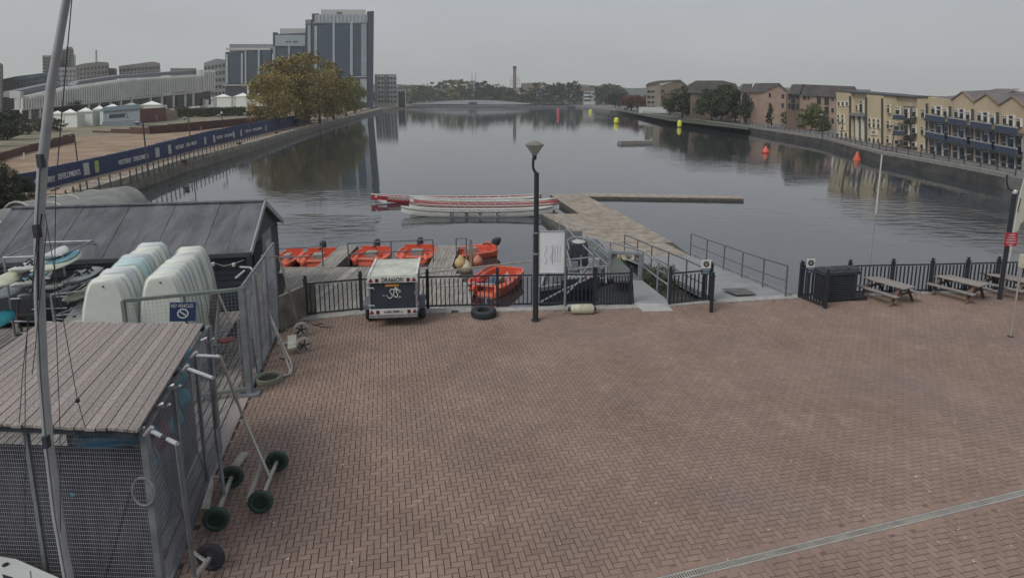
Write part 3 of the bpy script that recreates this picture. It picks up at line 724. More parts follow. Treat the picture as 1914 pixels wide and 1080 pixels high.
MB().prism([(c0.x-wc*.55, 640, 0), (c0.x+wc*.55, 640, 0), (c0.x+wc*.45, 640, zt), (c0.x-wc*.45, 640, zt)], (0, wc, 0)).build('shaft', brownb, T)
MB().box((c0.x, 640+wc/2, zt-1.5), (wc*1.02, wc*1.15, 3)).build('cap', framed, T)
T = thing('gasholder_frame', 'pale open frame of a works building behind the chimney', 'building', AY(962, 175, 700))
for a in (954, 959, 967, 971): poly_slab([(a-.5, 175), (a+.5, 175), (a+.5, 144.5), (a-.5, 144.5)], 1.2, 'column', palew, T, Y=700, down=(0, 1))
for y in (145, 151, 157): poly_slab([(953.5, y+.8), (971.5, y+.8), (971.5, y), (953.5, y)], 1.2, 'beam', palew, T, Y=702)
poly_slab([(972, 170), (1015, 170), (1013, 158), (1000, 155), (974, 156)], 14, 'hall', brownb, T, Y=700, down=(0, 1))
T = thing('lattice_mast', 'grey lattice telecom mast above the far trees', 'mast', AY(886, 185, 560))
c0 = AY(886, 185, 560); zt = ZT(c0, 136); g = MB()
for dx in (-.9, .9):
    for dy in (0, 1.8): MB().bar((c0.x+dx, 560+dy, 0), (c0.x+dx*.8, 560+dy, zt-7), .28).build('leg', galv, T)
for i in range(18):
    z = (zt-8)*i/18; g.bar((c0.x-.9, 560, z), (c0.x+.9, 560, z+2), .16).bar((c0.x-.9, 560, z), (c0.x+.9, 560, z), .16)
g.build('lattice', galv, T, kind='stuff')
for dx in (-1.6, 1.6): MB().box((c0.x+dx, 560, zt-4), (.7, .5, 7)).build('antenna', palew, T)
MB().box((c0.x, 560, zt-7.6), (5, 3, .4)).build('platform', galv, T)
# low arched footbridge
T = thing('footbridge', 'pale low arched bridge spanning the far end of the dock', 'bridge', (AY(870, 195, 430).x, 430, 0))
pts = [(770, 193.5), (800, 191.5), (840, 188.6), (885, 187.4), (925, 188.4), (960, 191), (990, 193.6)]
P_ = [AY(a, b, 430) for a, b in pts]
MB().prism(P_ + [AY(990, 195.3, 430), AY(770, 195.3, 430)], (0, 4, 0)).build('deck', M('bridge paint', (.36, .39, .40), .6, var=.08), T)
MB().box((AY(884, 193, 428).x, 428, AY(884, 193.5, 428).z), (6, .8, 1.6)).build('bearing', framed, T)
for a in (790, 840, 930, 975): MB().box((AY(a, 196, 431).x, 432, -.6), (1.2, 2, 2.2)).build('pier', concrete, T)
land('far_quay', [(-135, 432), (-20, 426), (40, 431), (RQ[-1].x-4, 437), (RQ[-1].x-4, 442), (-135, 442)], .0, -2.5, M('far quay', (.13, .13, .14), .9))
# pale flats + portico
def flats(label, x0, x1, y0, Y, mat, cols, rows, nm='apartment_building', depth=16, yb=195, ww=.5, hh=.45, gm=glassd, top=None, fm=None, dn=True):
    T = thing(nm, label, 'building', up(AY((x0+x1)/2, yb, Y), 0))
    pts = [(x0, yb), (x1, yb)] + (top if top else [(x1, y0), (x0, y0)])
    poly_slab(pts, depth, 'wall', mat, T, Y=Y, down=(0, 1) if dn else None)
    cw = (x1-x0)/cols; rh = (yb-y0-4)/rows
    for i in range(cols):
        for j in range(rows):
            a = x0+cw*(i+.5-ww/2); b = y0+3+rh*(j+.5-hh/2); 
            if top:  # keep below a sloping top
                xa = (a-x0)/(x1-x0); yt = top[-1][1]*(1-xa)+top[0][1]*xa
                b += (yt-y0)*(1-j/rows)
            win(T, a, a+cw*ww, b, b+rh*hh, fm or mat, gm, Y, fw=.25, front=.25, depth=.4)
    return T
f_ = flats('pale six storey flats right of the office tower', 700, 741, 139, 400, palew, 7, 6)
for a in (701, 718, 721): poly_slab([(a, 190), (a+4, 190), (a+4, 141), (a, 141)], .6, 'balcony_stack', greyw, f_, Y=400, front=.5)
T = thing('portico', 'small white framed pavilion at the far quay beside the trees', 'building', AY(750, 195, 380))
poly_slab([(742, 170), (759, 170), (759, 167), (742, 167)], 5, 'roof', whitep, T, Y=380)
for a in (742.5, 757): poly_slab([(a, 196), (a+1.6, 196), (a+1.6, 170), (a, 170)], 1, 'column', whitep, T, Y=380, down=(0, 1))
poly_slab([(744, 196), (757, 196), (757, 172), (744, 172)], .5, 'glazing', glassd, T, Y=383, down=(0, 1))
# ---- glass towers
towd = M('dark tower cladding', (.030, .042, .058), .4, var=.12, scale=.05)
towg = M('blue tower glazing', (.028, .058, .090), .2, var=.15, scale=.06, spec=.6)
pstrip = M('pale tower strip', (.30, .35, .38), .6, var=.1, scale=.2)
def tower(label, outline, Y, parts, depth=28):
    T = thing('office_tower', label, 'tower', up(AY(outline[0][0], 195, Y), 0))
    poly_slab(outline, depth, 'wall', towd, T, Y=Y, down=(0, 1))
    for nm, x0, x1, y0, y1, m, fr in parts: poly_slab([(x0, y1), (x1, y1), (x1, y0), (x0, y0)], 1.0 if nm != 'plant_room' else 14, nm, m, T, Y=Y, front=fr)
    return T
T = tower('tallest dark blue glass office tower with pale rooftop screen', [(583, 196), (697, 196), (699, 21), (686, 22), (686, 28), (596, 29), (596, 25.5), (583, 26)], 350,
    [('top_band', 589, 687, 28, 42, pstrip, .5), ('plant_room', 598, 682, 17.5, 29, palew, -2), ('glass_panel', 594.5, 622, 46, 192, towg, .4), ('glass_panel', 627, 654.5, 46, 150, towg, .4), ('glass_panel', 660.5, 674.5, 46, 150, towg, .4),
     ('pale_strip', 588.5, 593.5, 49, 192, pstrip, .8), ('pale_strip', 622.5, 626.6, 42, 192, pstrip, .9), ('pale_strip', 655.2, 660, 42, 150, pstrip, .9), ('pale_strip', 675.5, 685.5, 45, 142, pstrip, .7),
     ('ledge', 586, 687, 43.2, 44.2, palew, 1.0), ('ledge', 660, 686, 143.5, 145, palew, 1.), ('pale_strip', 674, 686, 148, 192, pstrip, .8)])
for y in range(56, 142, 6):   # floor lines across the glass
    for x0, x1 in ((594.5, 622), (627, 654.5), (660.5, 674.5)): poly_slab([(x0, y+.45), (x1, y+.45), (x1, y), (x0, y)], .6, 'floor_line', towd, T, Y=350, front=.55)
for y in range(48, 140, 5): poly_slab([(675.5, y+.6), (685.5, y+.6), (685.5, y), (675.5, y)], .5, 'floor_line', greyw, T, Y=350, front=.95)
for x in range(592, 686, 7): poly_slab([(x, 41.5), (x+.5, 41.5), (x+.5, 28.5), (x, 28.5)], .5, 'mullion', greyw, T, Y=350, front=.75)
for x in (628, 631.5, 635): poly_slab([(x, 25.5), (x+1.6, 25.5), (x+1.6, 22.5), (x, 22.5)], .5, 'vent', glassd, T, Y=350, front=-1.5)
tower('narrow stepped wing on the left flank of the tallest tower', [(571, 196), (583, 196), (583, 37), (571, 37.5)], 358, [('pale_strip', 575.5, 581, 47, 100, pstrip, .4), ('pale_strip', 573, 581.5, 39, 45, greyw, .4)])
T = tower('middle dark office block with pale banded top', [(510, 196), (572, 196), (572, 62), (519, 64), (519, 61), (510, 61)], 385,
    [('plant_room', 521, 571, 53, 64, palew, -2), ('top_band', 515, 571, 66, 85, pstrip, .5), ('glass_panel', 517, 538, 90, 190, towg, .4), ('glass_panel', 545, 566, 90, 190, towg, .4), ('pale_strip', 539, 543, 85, 190, pstrip, .8), ('pale_strip', 511.5, 515.5, 88, 190, pstrip, .8), ('ledge', 515, 571, 85.6, 86.8, palew, 1.)])
for x in (535, 541, 549, 553): poly_slab([(x, 80), (x+3.6, 80), (x+3.6, 77.6), (x, 77.6)], .6, 'window', glassd, T, Y=385, front=.6)
T = tower('lower dark glass block at the left end of the towers', [(421, 196), (509, 196), (509, 92), (421, 98)], 330,
    [('plant_room', 424, 506, 82, 97, greyw, -3), ('glass_panel', 428, 450.5, 100, 156, towg, .4), ('glass_panel', 462.5, 482, 97, 156, towg, .4), ('glass_panel', 492, 507, 94, 156, towg, .4),
     ('pale_strip', 423, 427, 102, 157, pstrip, .8), ('pale_strip', 451.5, 454.8, 100, 157, pstrip, .8), ('pale_strip', 458.5, 461.5, 96, 157, pstrip, .8), ('pale_strip', 483, 486.5, 94, 157, pstrip, .8), ('ledge', 419, 509, 158.5, 160.5, palew, 1.6), ('pale_strip', 464.5, 467.5, 158, 176, whitep, 1.7), ('top_band', 423, 506, 90, 94, palew, .5)])
for y in range(104, 156, 7):
    for x0, x1 in ((428, 450.5), (462.5, 482), (492, 507)): poly_slab([(x0, y+.45), (x1, y+.45), (x1, y), (x0, y)], .6, 'floor_line', towd, T, Y=330, front=.55)
# ---- city flats behind the hall
brut = M('grey brown concrete', (.17, .165, .155), .9, var=.15, scale=.08)
flats('grey offices left of the lower glass block', 381, 421, 113, 345, greyw, 6, 6, top=[(421, 112), (404, 110), (388, 113), (381, 118)][:2]+[(381, 118)], nm='office_building')
flats('dark long flats with rows of balconies behind the white hall', 222, 298, 118, 330, brut, 11, 4, top=[(298, 118), (285, 115.5), (222, 124)], yb=160)
flats('blunt grey brown block below the second crane', 141, 202, 120, 340, brut, 9, 4, top=[(202, 117), (185, 116), (157, 119), (141, 123)], yb=160, ww=.3, hh=.35)
flats('small grey block right of the blunt one', 202, 216, 128, 345, brut, 2, 3, yb=160, ww=.4)
flats('low far block over the middle of the white hall roof', 318, 366, 128, 360, brut, 8, 2, yb=150)
flats('grey high rise flats half hidden by the mast', 79, 99, 104, 300, brut, 3, 7, yb=150, ww=.6)
flats('tallest grey high rise with open balconies', 100, 123, 92, 310, brut, 3, 11, yb=150, ww=.7, top=None)
flats('slim stair tower of the high rise', 123.5, 134, 88, 306, brut, 2, 11, yb=150, ww=.5)
flats('grey annex at the foot of the high rise', 108, 142, 126, 300, greyw, 5, 4, yb=165, ww=.3, hh=.4)
flats('blue green glass housing block at the far left', -30, 97, 148, 255, M('blue curtain wall', (.06, .095, .12), .4, var=.5, scale=.35), 22, 8, yb=205, ww=.55, hh=.5, gm=glassb, fm=greyw, top=[(97, 135), (30, 143), (-30, 156)])
flats('dark tower cut by the left edge of the view', -20, 1.5, 118, 240, brut, 3, 9, yb=205)
for (px, yt, lab) in ((143, 103, 'thin grey tower crane left of the blunt block'), (184, 94, 'taller thin tower crane above the blunt block')):
    b = up(AY(px, 150, 420), 0); T = thing('tower_crane', lab, 'crane', b, group='cranes behind the city blocks'); zt = ZT(b, yt)
    MB().bar((b.x, b.y, 0), (b.x, b.y, zt*.62), 1.2).build('mast', galv, T); MB().bar((b.x-1, b.y, zt*.55), (b.x+.8, b.y, zt), .8).build('jib', galv, T); MB().bar((b.x-2, b.y, zt*.55), (b.x+.8, b.y, zt), .35).build('tie', galv, T)
# ---- long white hall with fins
WA, WB = AY(37, 215, 150), AY(401, 180, 232); WA = (WA.x, WA.y); WB = (WB.x, WB.y)
T = thing('exhibition_hall', 'long white hall with vertical fins over dark glazing and columns', 'building', up(FP(200, 210, WA, WB), 0))
S = lambda pts, d, n, m, fr=0., par=None: poly_slab(pts, d, n, m, par or T, WA, WB, front=fr)
yt1 = lambda x: 183+(x-37)*(162-183)/(130-37) if x < 130 else 163.5+(x-130)*(147-163.5)/(240-130) if x < 240 else 147-(x-240)*(147-140)/(400-240)*1.2
yb1 = lambda x: 205.5+(x-37)*(172-205.5)/(330-37) if x < 330 else 172-(x-330)*2/70
S([(37, 232), (401, 196), (401, yb1(401)), (37, yb1(37))], 1.5, 'glazing', glassd, -1.5)
fin = M('hall fin', (.58, .60, .57), .7, var=.08, scale=.3); find = M('hall panel', (.40, .42, .41), .7, var=.1, scale=.3)
segs = [(37, 130), (130, 240), (240, 330), (330, 375)]
for a, b in segs: S([(a, yb1(a)), (b, yb1(b)), (b, yt1(b-.01)), (a, yt1(a+.01))], 1.5, 'panel_wall', find)
x = 38.
while x < 374:
    wv_ = 5.2-2.4*(x-37)/340
    S([(x, yb1(x)), (x+wv_*.5, yb1(x)-.2), (x+wv_*.5, yt1(x)+.3), (x, yt1(x)+.3)], .8, 'fin', fin, .6); x += wv_
S([(375, 170), (401, 169), (401, 131), (375, 131)], 1.5, 'end_block', find, .3)
for a in range(376, 400, 4): S([(a, 169.5), (a+2, 169.5), (a+2, 132), (a, 132)], .8, 'fin', fin, 1.)
S([(37, 207), (375, 173), (375, 171.5), (37, 204.5)], .8, 'ledge', palew, .7)
rf = M('hall roof band', (.20, .205, .22), .7, var=.1, scale=.1)
S([(42, 182), (130, 162.5), (130, 153), (103, 159), (42, 172)], 2.4, 'roof_band', rf, -3); S([(158, 160), (240, 147), (375, 138.5), (375, 131.5), (240, 141), (166, 152)], 2.4, 'roof_band', rf, -3)
S([(36.5, 184), (42.5, 183), (42.5, 171), (36.5, 171.5)], 3, 'parapet_end', find, .2)
x = 37.5
for x in (37.5, 54, 73, 164, 184, 204.5, 224.5, 245, 280, 301.5, 323, 345, 360): S([(x-.9, 227-(x*.08)), (x+.9, 227-(x*.08)), (x+.9, yb1(x)), (x-.9, yb1(x))], .5, 'column', whitep, .5)
# ---- marquees, cabin, walls, hedge
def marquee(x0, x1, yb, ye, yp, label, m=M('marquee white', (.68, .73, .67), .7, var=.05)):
    Y = G((x0+x1)/2, yb).y; T = thing('marquee', label, 'tent', up(G((x0+x1)/2, yb), 0), group='white marquees in front of the hall'); xm = (x0+x1)/2
    sh = (x1-x0)*.14
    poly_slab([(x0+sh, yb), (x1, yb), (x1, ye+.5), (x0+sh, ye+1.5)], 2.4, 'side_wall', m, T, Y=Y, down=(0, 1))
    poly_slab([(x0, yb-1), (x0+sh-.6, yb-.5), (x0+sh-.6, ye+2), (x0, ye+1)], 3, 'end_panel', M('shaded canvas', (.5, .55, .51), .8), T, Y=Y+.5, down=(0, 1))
    A_, B_ = AY(x0-.5, ye+1, Y-.15), AY(x1+.5, ye+.3, Y-.15); Cc = AY(x1+.3, ye, Y+3.6); D_ = AY(x0-.2, ye, Y+3.6); P = AY(xm+1, yp, Y+1.7); Cc.z = B_.z; D_.z = A_.z
    MB().q(A_, B_, P).q(B_, Cc, P).q(Cc, D_, P).q(D_, A_, P).build('canopy', M('marquee roof', (.74, .77, .72), .7, var=.05), T)
    MB().bar(A_, B_, .12, .3).build('valance', m, T)
ml = [(97, 117, 237, 212, 207, 'first white marquee, half behind the mast'), (117, 144, 238, 211, 204, 'second white marquee with a plain front'), (146, 173, 236, 208, 201, 'third white marquee with a plain front'), (174, 196, 233, 204, 197.5, 'white marquee touching the grey cabin'),
      (196, 224, 226, 200, 194.5, 'white marquee top behind the left half of the cabin'), (228, 260, 222, 197, 192, 'white marquee top behind the right half of the cabin'), (262, 304, 222, 196, 189, 'wide white marquee behind the maroon wall'),
      (352, 384, 214, 186, 180, 'peaked white marquee behind the dark fence'), (383, 399, 213, 185, 181, 'narrow white marquee beside the peaked one'), (401, 432, 210, 181, 176, 'broad white marquee in the right hand row'), (436, 470, 208, 180, 174, 'next broad white marquee in the right hand row'), (474, 500, 206, 179, 173.5, 'last white marquee, ending behind the plane tree')]
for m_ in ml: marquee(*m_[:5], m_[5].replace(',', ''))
T = thing('cabin', 'grey blue mobile cabin with dark sign panel in front of the marquees', 'cabin', up(G(226, 235), 0)); Yc = G(226, 236).y
poly_slab([(193, 237), (261, 232), (261, 201), (193, 207)], 4, 'wall', M('cabin grey', (.26, .30, .34), .7), T, Y=Yc, down=(0, 1))
poly_slab([(190, 209), (262, 203), (262, 197), (258, 195.5), (196, 201), (190, 205)], 4.6, 'roof', M('cabin roof', (.17, .22, .26), .6), T, Y=Yc, front=.3)
p_ = poly_slab([(205, 221), (236, 218), (236, 212), (205, 214.5)], .2, 'sign_panel', navy, T, Y=Yc, front=.12)
for a in (203.5, 236.5): poly_slab([(a-1, 218), (a+1, 218), (a+1, 215), (a-1, 215)], .2, 'lamp', whitep, T, Y=Yc, front=.3)
poly_slab([(192, 238), (262, 233), (262, 224), (192, 228)], .15, 'skirt', M('cabin lower', (.19, .22, .25), .7), T, Y=Yc, front=.15, down=(0, 1))
def wallrun(name, label, px, h0, mat, cat, z=0, thick=.25, grp=None, pn='panel', seg=4.):
    T = thing(name, label, cat, G(*px[0][:2]), group=grp)
    for (a, b, t0), (c, d, t1) in zip(px[:-1], px[1:]):
        P, Q = G(a, b), G(c, d); zp, zq = ZT(P, t0), ZT(Q, t1); L_ = (Q-P).length; n = max(1, int(L_/seg))
        for i in range(n):
            p = P.lerp(Q, i/n); q = P.lerp(Q, (i+1)/n-.004/n); zz = zp+(zq-zp)*(i+.5)/n+R.uniform(-.03, .03); nn = Vector((-(Q-P).y, (Q-P).x, 0)).normalized()*(thick+R.uniform(0, .03))
            MB().hexa([p, q, q+nn, p+nn, up(p, zz), up(q, zz), up(q+nn, zz), up(p+nn, zz)]).build(pn, mat, T)
    return T
maroon = M('maroon wall', (.155, .065, .06), .85, var=.15, scale=.6); brown = M('rust brown boards', (.10, .052, .042), .9, var=.2, scale=1.)
wallrun('garden_wall', 'maroon painted wall right of the grey cabin', [(261, 231, 204), (312, 226, 201)], 0, maroon, 'wall')
MB().box(up(G(291, 229), .9)+Vector((0, -.3, 0)), (1.6, .12, 1.8)).build('door', M('door pink', (.25, .14, .13), .8), bpy.data.objects['garden_wall.001'] if 'garden_wall.001' in bpy.data.objects else None)
wallrun('ramp_wall', 'pale brown wall stub beside the hedge', [(312, 226, 203), (332, 222, 208)], 0, M('tan wall', (.27, .2, .16), .9), 'wall')
wallrun('hoarding', 'left run of low rust brown boarding on the sand', [(-60, 322, 310), (0, 301, 287), (60, 284, 271), (140, 266, 250)], 0, brown, 'hoarding', grp='low rust brown site boarding')
wallrun('hoarding', 'middle run of low rust brown boarding behind the sand', [(173, 248, 246.5), (280, 251, 237), (350, 246, 230), (460, 233, 221), (520, 228, 217)], 0, brown, 'hoarding', grp='low rust brown site boarding')
hedge = crown_mesh('hedge', L_dark, 5, 200, 60, .05, low=0)
def hedge_(x0, x1, y0, y1, t0, t1):
    P, Q = G(x0, y0), G(x1, y1); T = MB(); r = random.Random(3); L_ = (Q-P).length
    for i in range(9000):
        f = r.random(); h = ZT(P.lerp(Q, f), t0+(t1-t0)*f); p = P.lerp(Q, f) + Vector((0, r.uniform(0, 2), r.uniform(0, 1)**.7*h*r.uniform(.8, 1.06)))
        n = Vector((r.gauss(0, 1), r.gauss(0, 1), r.gauss(.4, 1))).normalized(); u = n.orthogonal().normalized(); v = n.cross(u); s = .26
        T.q(p-u*s, p+v*s*.7, p+u*s, p-v*s*.7, tone=r.random())
    o = T.build('hedge', L_green, None); tag(o, 'clipped dark green hedge below the right hand row of marquees', 'hedge')
hedge_(328, 500, 221, 216, 203, 199)
wallrun('site_fence', 'dark slatted fence below the peaked marquee', [(328, 214, 192), (384, 211, 191)], 0, framed, 'fence')
# round logo discs on the hedge front
for i, (x, y, lb) in enumerate(((414, 211, 'left round white logo disc on the hedge'), (462, 206, 'right round white logo disc on the hedge'))):
    c = AY(x, y, G(x, 220).y-.3); o = MB().lathe([(0, -.05), (.42, -.05), (.42, .05), (0, .05)], 16, c, Matrix.Rotation(pi/2, 3, 'X')).build('logo_disc', palew); tag(o, lb, 'sign', 'round logo discs on the hedge')
# ---- blue hoarding with lettering
hl = [(40, 361, 331), (100, 349, 312), (250, 311, 281), (380, 276, 248.5), (520, 243, 221), (580, 229.5, 212)]
T = wallrun('site_hoarding', 'long dark blue site hoarding with white WESTFERRY DEVELOPMENTS lettering along the left promenade', [(a, b, c) for a, b, c in hl], 0, hoardblue, 'hoarding', seg=2.0)
ltr = M('hoarding lettering', (.66, .68, .68), .8, var=.1)
def hp(px, f):  # point on hoarding face at pixel x and height fraction
    for (a, b, t0), (c, d, t1) in zip(hl[:-1], hl[1:]):
        if a <= px <= c:
            k = (px-a)/(c-a); P, Q = G(a, b), G(c, d)
            yb, yt = b+(d-b)*k, t0+(t1-t0)*k
            return FP(px, yb+(yt-yb)*f, (P.x, P.y), (Q.x, Q.y)), (Q-P).normalized()
for s, a, b, f, hk in (('WESTFERRY', 62, 103, .42, 1), ('DEVELOPMENTS', 107, 151, .42, 1), ('WESTFERRY', 220, 246, .42, 1), ('DEVELOPMENTS', 249, 277, .42, 1), ('WESTFERRY', 327, 344, .45, 1), ('DEVELOPMENTS', 347, 368, .45, 1), ('WESTFERRY', 404, 417, .45, 1), ('DEVELOPMENTS', 419, 437, .45, 1), ('WESTFERRY', 458, 470, .45, 1), ('DEVELOPMENTS', 472, 490, .45, 1)):
    P, d = hp(a, f); Q, _ = hp(b, f); c, _ = hp((a+b)/2, f); n = Vector((d.y, -d.x, 0)); w_ = (Q-P).length
    text(s, ltr, c+n*.04, d, w_*.94, T, height=.62)
for a, b, m_ in ((157, 167, palew), (178, 185, M('lime poster', (.33, .42, .14), .7)), (291, 298, palew), (315, 320, palew), (382, 385.5, palew), (399, 402, palew), (436, 438.5, palew), (449.5, 452, palew), (496, 498, palew)):
    P, d = hp(a, .18); Q, _ = hp(b, .18); n = Vector((d.y, -d.x, 0))*.05; hh_ = 1.0
    MB().hexa([P+n, Q+n, Q, P, P+n+Vector((0, 0, hh_)), Q+n+Vector((0, 0, hh_)), Q+Vector((0, 0, hh_)), P+Vector((0, 0, hh_))]).build('poster', m_, T)
# ---- promenade posts and chains
pl_ = [(126, 388), (165, 366.5), (245, 343), (346, 304), (480, 263), (560, 240), (640, 220), (706, 203)]
PP = [G(a, b) for a, b in pl_]; posts = []
T = thing('chain_fence', 'row of thin dark posts linked by drooping chains along the left promenade', 'fence', PP[1])
for P, Q in zip(PP[:-1], PP[1:]):
    n = max(1, round((Q-P).length/1.4))
    for i in range(n): posts.append(P.lerp(Q, i/n))
ch = MB()
for p in posts[:260]: MB().tube([p, p+Vector((0, 0, 1.08))], .045, 6).build('post', framed, T)
for p, q in zip(posts[:90], posts[1:91]):
    for z0, dr_ in ((.98, .2), (.55, .15)):
        ch.tube([p+Vector((0, 0, z0)), p.lerp(q, .25)+Vector((0, 0, z0-dr_*.75)), p.lerp(q, .5)+Vector((0, 0, z0-dr_)), p.lerp(q, .75)+Vector((0, 0, z0-dr_*.75)), q+Vector((0, 0, z0))], .018, 4)
ch.build('chain', framed, T, kind='stuff')
# bollards and street lamps on the promenade
for i, (x, y) in enumerate(((171, 382), (345, 312), (448, 277), (517, 256), (598, 236), (624, 229))):
    b = G(x, y-3); o = thing('mooring_bollard', ['squat rusty mooring bollard nearest the barge covers', 'second mooring bollard along the left quay', 'third mooring bollard along the left quay', 'fourth mooring bollard along the left quay', 'fifth mooring bollard below the plane trees', 'farthest mooring bollard below the plane trees'][i], 'bollard', b, group='mooring bollards on the left quay')
    MB().lathe([(.0, 0), (.26, 0), (.22, .3), (.17, .36), (.28, .42), (.28, .56), (0, .6)], 12, b).build('body', M('rust', (.07, .045, .035), .8), o, True); MB().box(b+Vector((0, 0, .02)), (.7, .7, .04)).build('base_plate', M('rust', (.07, .045, .035)), o)
for i, (x, yb, yt, lb) in enumerate(((145, 303, 252, 'thin dark lamp post nearest the boarding on the sand'), (277, 327, 231, 'dark lamp post in front of the middle of the blue hoarding'), (358, 285, 222, 'dark lamp post right of the second hoarding slogan'), (467, 262, 214, 'dark lamp post near the plane trees'), (419, 268, 217, 'dark lamp post left of the last hoarding slogan'), (1572, 263, 230, 'thin lamp post at the left corner of the yellow block'), (1667, 283, 236, 'thin lamp post in front of the yellow block'), (1537, 262, 216, 'thin lamp post on the right quay by the pale green trees'))):
    b = G(x, yb); T = thing('street_lamp', lb, 'street lamp', b, group='far street lamps'); z = ZT(b, yt)
    MB().tube([b, up(b, z)], .06, 6).build('pole', framed, T); MB().tube([up(b, z), up(b, z)+Vector((-.25, 0, .12)), up(b, z)+Vector((-.45, 0, .1))], .04, 6).build('arm', framed, T)
    MB().lathe([(.05, -.3), (.32, 0), (.05, .12)], 10, up(b, z+.1)+Vector((-.45, 0, 0))).build('lantern', galv, T)
# small white uprights on the sand and bird specks
for x, y, lb in ((46, 298, 'white marker stake on the sand'), (376, 243, 'white marker stake far across the sand')):
    b = G(x, y); o = MB().box(b+Vector((0, 0, .35)), (.12, .12, .7)).build('marker_stake', whitep); tag(o, lb, 'stake')
def bird(px, py, lb, m=whitep):
    b = G(px, py, -1.1); T = thing('gull', lb, 'bird', b, R.uniform(0, 6)); 
    body = MB().loft([[(x, r_*cos(a)*.8, .12+z+r_*sin(a)) for a in [2*pi*k/8 for k in range(8)]] for x, r_, z in ((-.28, .01, .05), (-.18, .06, .02), (0, .11, 0), (.12, .09, .02), (.19, .055, .1), (.24, .06, .15), (.29, .03, .15), (.35, .005, .14))])
    o = bpy.data.objects.new('body', body.mesh('body', m, True)); C.objects.link(o); o.parent = T
    o = bpy.data.objects.new('wing', MB().loft([[(x, s*.1, .16), (x, s*.12, .1), (x, s*.09, .13)] for x in (-.3, .05) for s in (1,)]).mesh('wing', galv)); C.objects.link(o); o.parent = T
bird(801, 266, 'pale gull sitting alone on the open water'); bird(604, 246, 'white swan like bird close to the left quay')
# ================================================================== WATERSIDE OBJECTS
Z = Vector((0, 0, 1))
wp = lambda v, z: Vector((v.x, v.y, z))
# ---- floating things far out
def buoy(px, py, prof, m, label, name='marker_buoy', ring=None):
    b = G(px, py, -1.1); T = thing(name, label, 'buoy', b)
    me = MB().lathe(prof, 16).mesh('float', m, True); mpart('float', me, T)
    if ring: mpart('band', MB().lathe(ring[0], 16).mesh('band', ring[1], True), T)
    return T
sc = lambda px, py, h: h*(G(px, py, -1.1).y)/F
h_ = sc(1152, 231, 11)
cyl = lambda h, r: [(0, -.2), (r, -.2), (r, h*.6), (r*.85, h*.85), (r*.4, h), (0, h)]
buoy(1152, 231, cyl(h_, h_*.42), yellow, 'rounded yellow racing buoy nearest the moored raft, left of the other one', ring=([(h_*.43, h_*.05), (h_*.43, h_*.16)], black))
h_ = sc(1270, 238, 13); buoy(1270, 238, cyl(h_, h_*.32), yellow, 'taller yellow racing buoy before the willows', ring=([(h_*.33, h_*.02), (h_*.33, h_*.14)], black))
h_ = sc(1104, 209, 4); buoy(1104, 210, cyl(h_*1.2, h_*.8), yellow, 'faint yellow buoy farthest out beside the white office reflection')
h_ = sc(1043, 216, 13); buoy(1043.5, 216, cyl(h_, h_*.2), M('pink buoy', (.55, .09, .12), .5), 'slim pink red marker buoy below the narrow far trees')
h_ = sc(1431, 285, 13); buoy(1431, 286, [(0, -.2), (h_*.5, -.2), (h_*.5, h_*.22), (h_*.4, h_*.4), (.06, h_), (0, h_)], orange, 'small orange cone buoy in front of the brick houses', ring=([(h_*.52, h_*.02), (h_*.52, h_*.12)], redm))
h_ = sc(1601, 299, 16); buoy(1601.5, 299, [(0, -.2), (h_*.42, -.2), (h_*.42, h_*.12), (.05, h_), (0, h_)], orange, 'larger orange cone buoy in front of the yellow block', ring=([(h_*.14, h_*.72), (h_*.03, h_*1.0)], M('white tip', (.6, .6, .58))))
T = thing('raft', 'low white edged timber raft moored on the open water', 'raft', G(1185, 268, -1.1))
a, b = G(1157, 269, -1.1), G(1217, 268, -1.1); MB().bar(wp(a, -.85), wp(b, -.85), 1.6, .5).build('deck', woody, T); MB().bar(wp(a, -.56)+Vector((0, -.7, 0)), wp(b, -.56)+Vector((0, -.7, 0)), .15, .1).build('edge', whitep, T)
MB().bar(wp(G(1150, 267, -1.1), -.95), wp(G(1156, 267, -1.1), -.95), .5, .3).build('float', white, T); MB().bar(wp(b, -.6), wp(b, -.1), .08).build('post', whitep, T)
# ---- dragon boats
def hull_secs(L, B, Hs, rise, n=17, blunt=.0, full=.45):
    secs = []
    for i in range(n):
        t = i/(n-1); x = (t-.5)*L; s = (1-abs(2*t-1)**2.6); w_ = max(blunt, s**full)*B/2; r = rise*abs(2*t-1)**3
        keel = -.12*s + r*.85; sh = Hs + r
        secs.append((x, w_, keel, sh))
    return secs
def hull(mb, secs, wall=.04, floor=.14):
    out_, in_ = [], []
    for x, w_, k, s in secs:
        out_.append([(x, -w_, s), (x, -w_*.93, k+(s-k)*.45), (x, -w_*.55, k+.03), (x, 0, k), (x, w_*.55, k+.03), (x, w_*.93, k+(s-k)*.45), (x, w_, s)])
        v = max(.004, w_-wall*1.2); v = min(v, w_*.92)
        in_.append([(x, -v, s+.001), (x, -v*.85, min(s-.02, k+floor+.03)), (x, v*.85, min(s-.02, k+floor+.03)), (x, v, s+.001)])
    full = [o_ + list(reversed(i_)) for o_, i_ in zip(out_, in_)]
    return mb.loft(full, closed=True, caps=True)
WL = -1.1
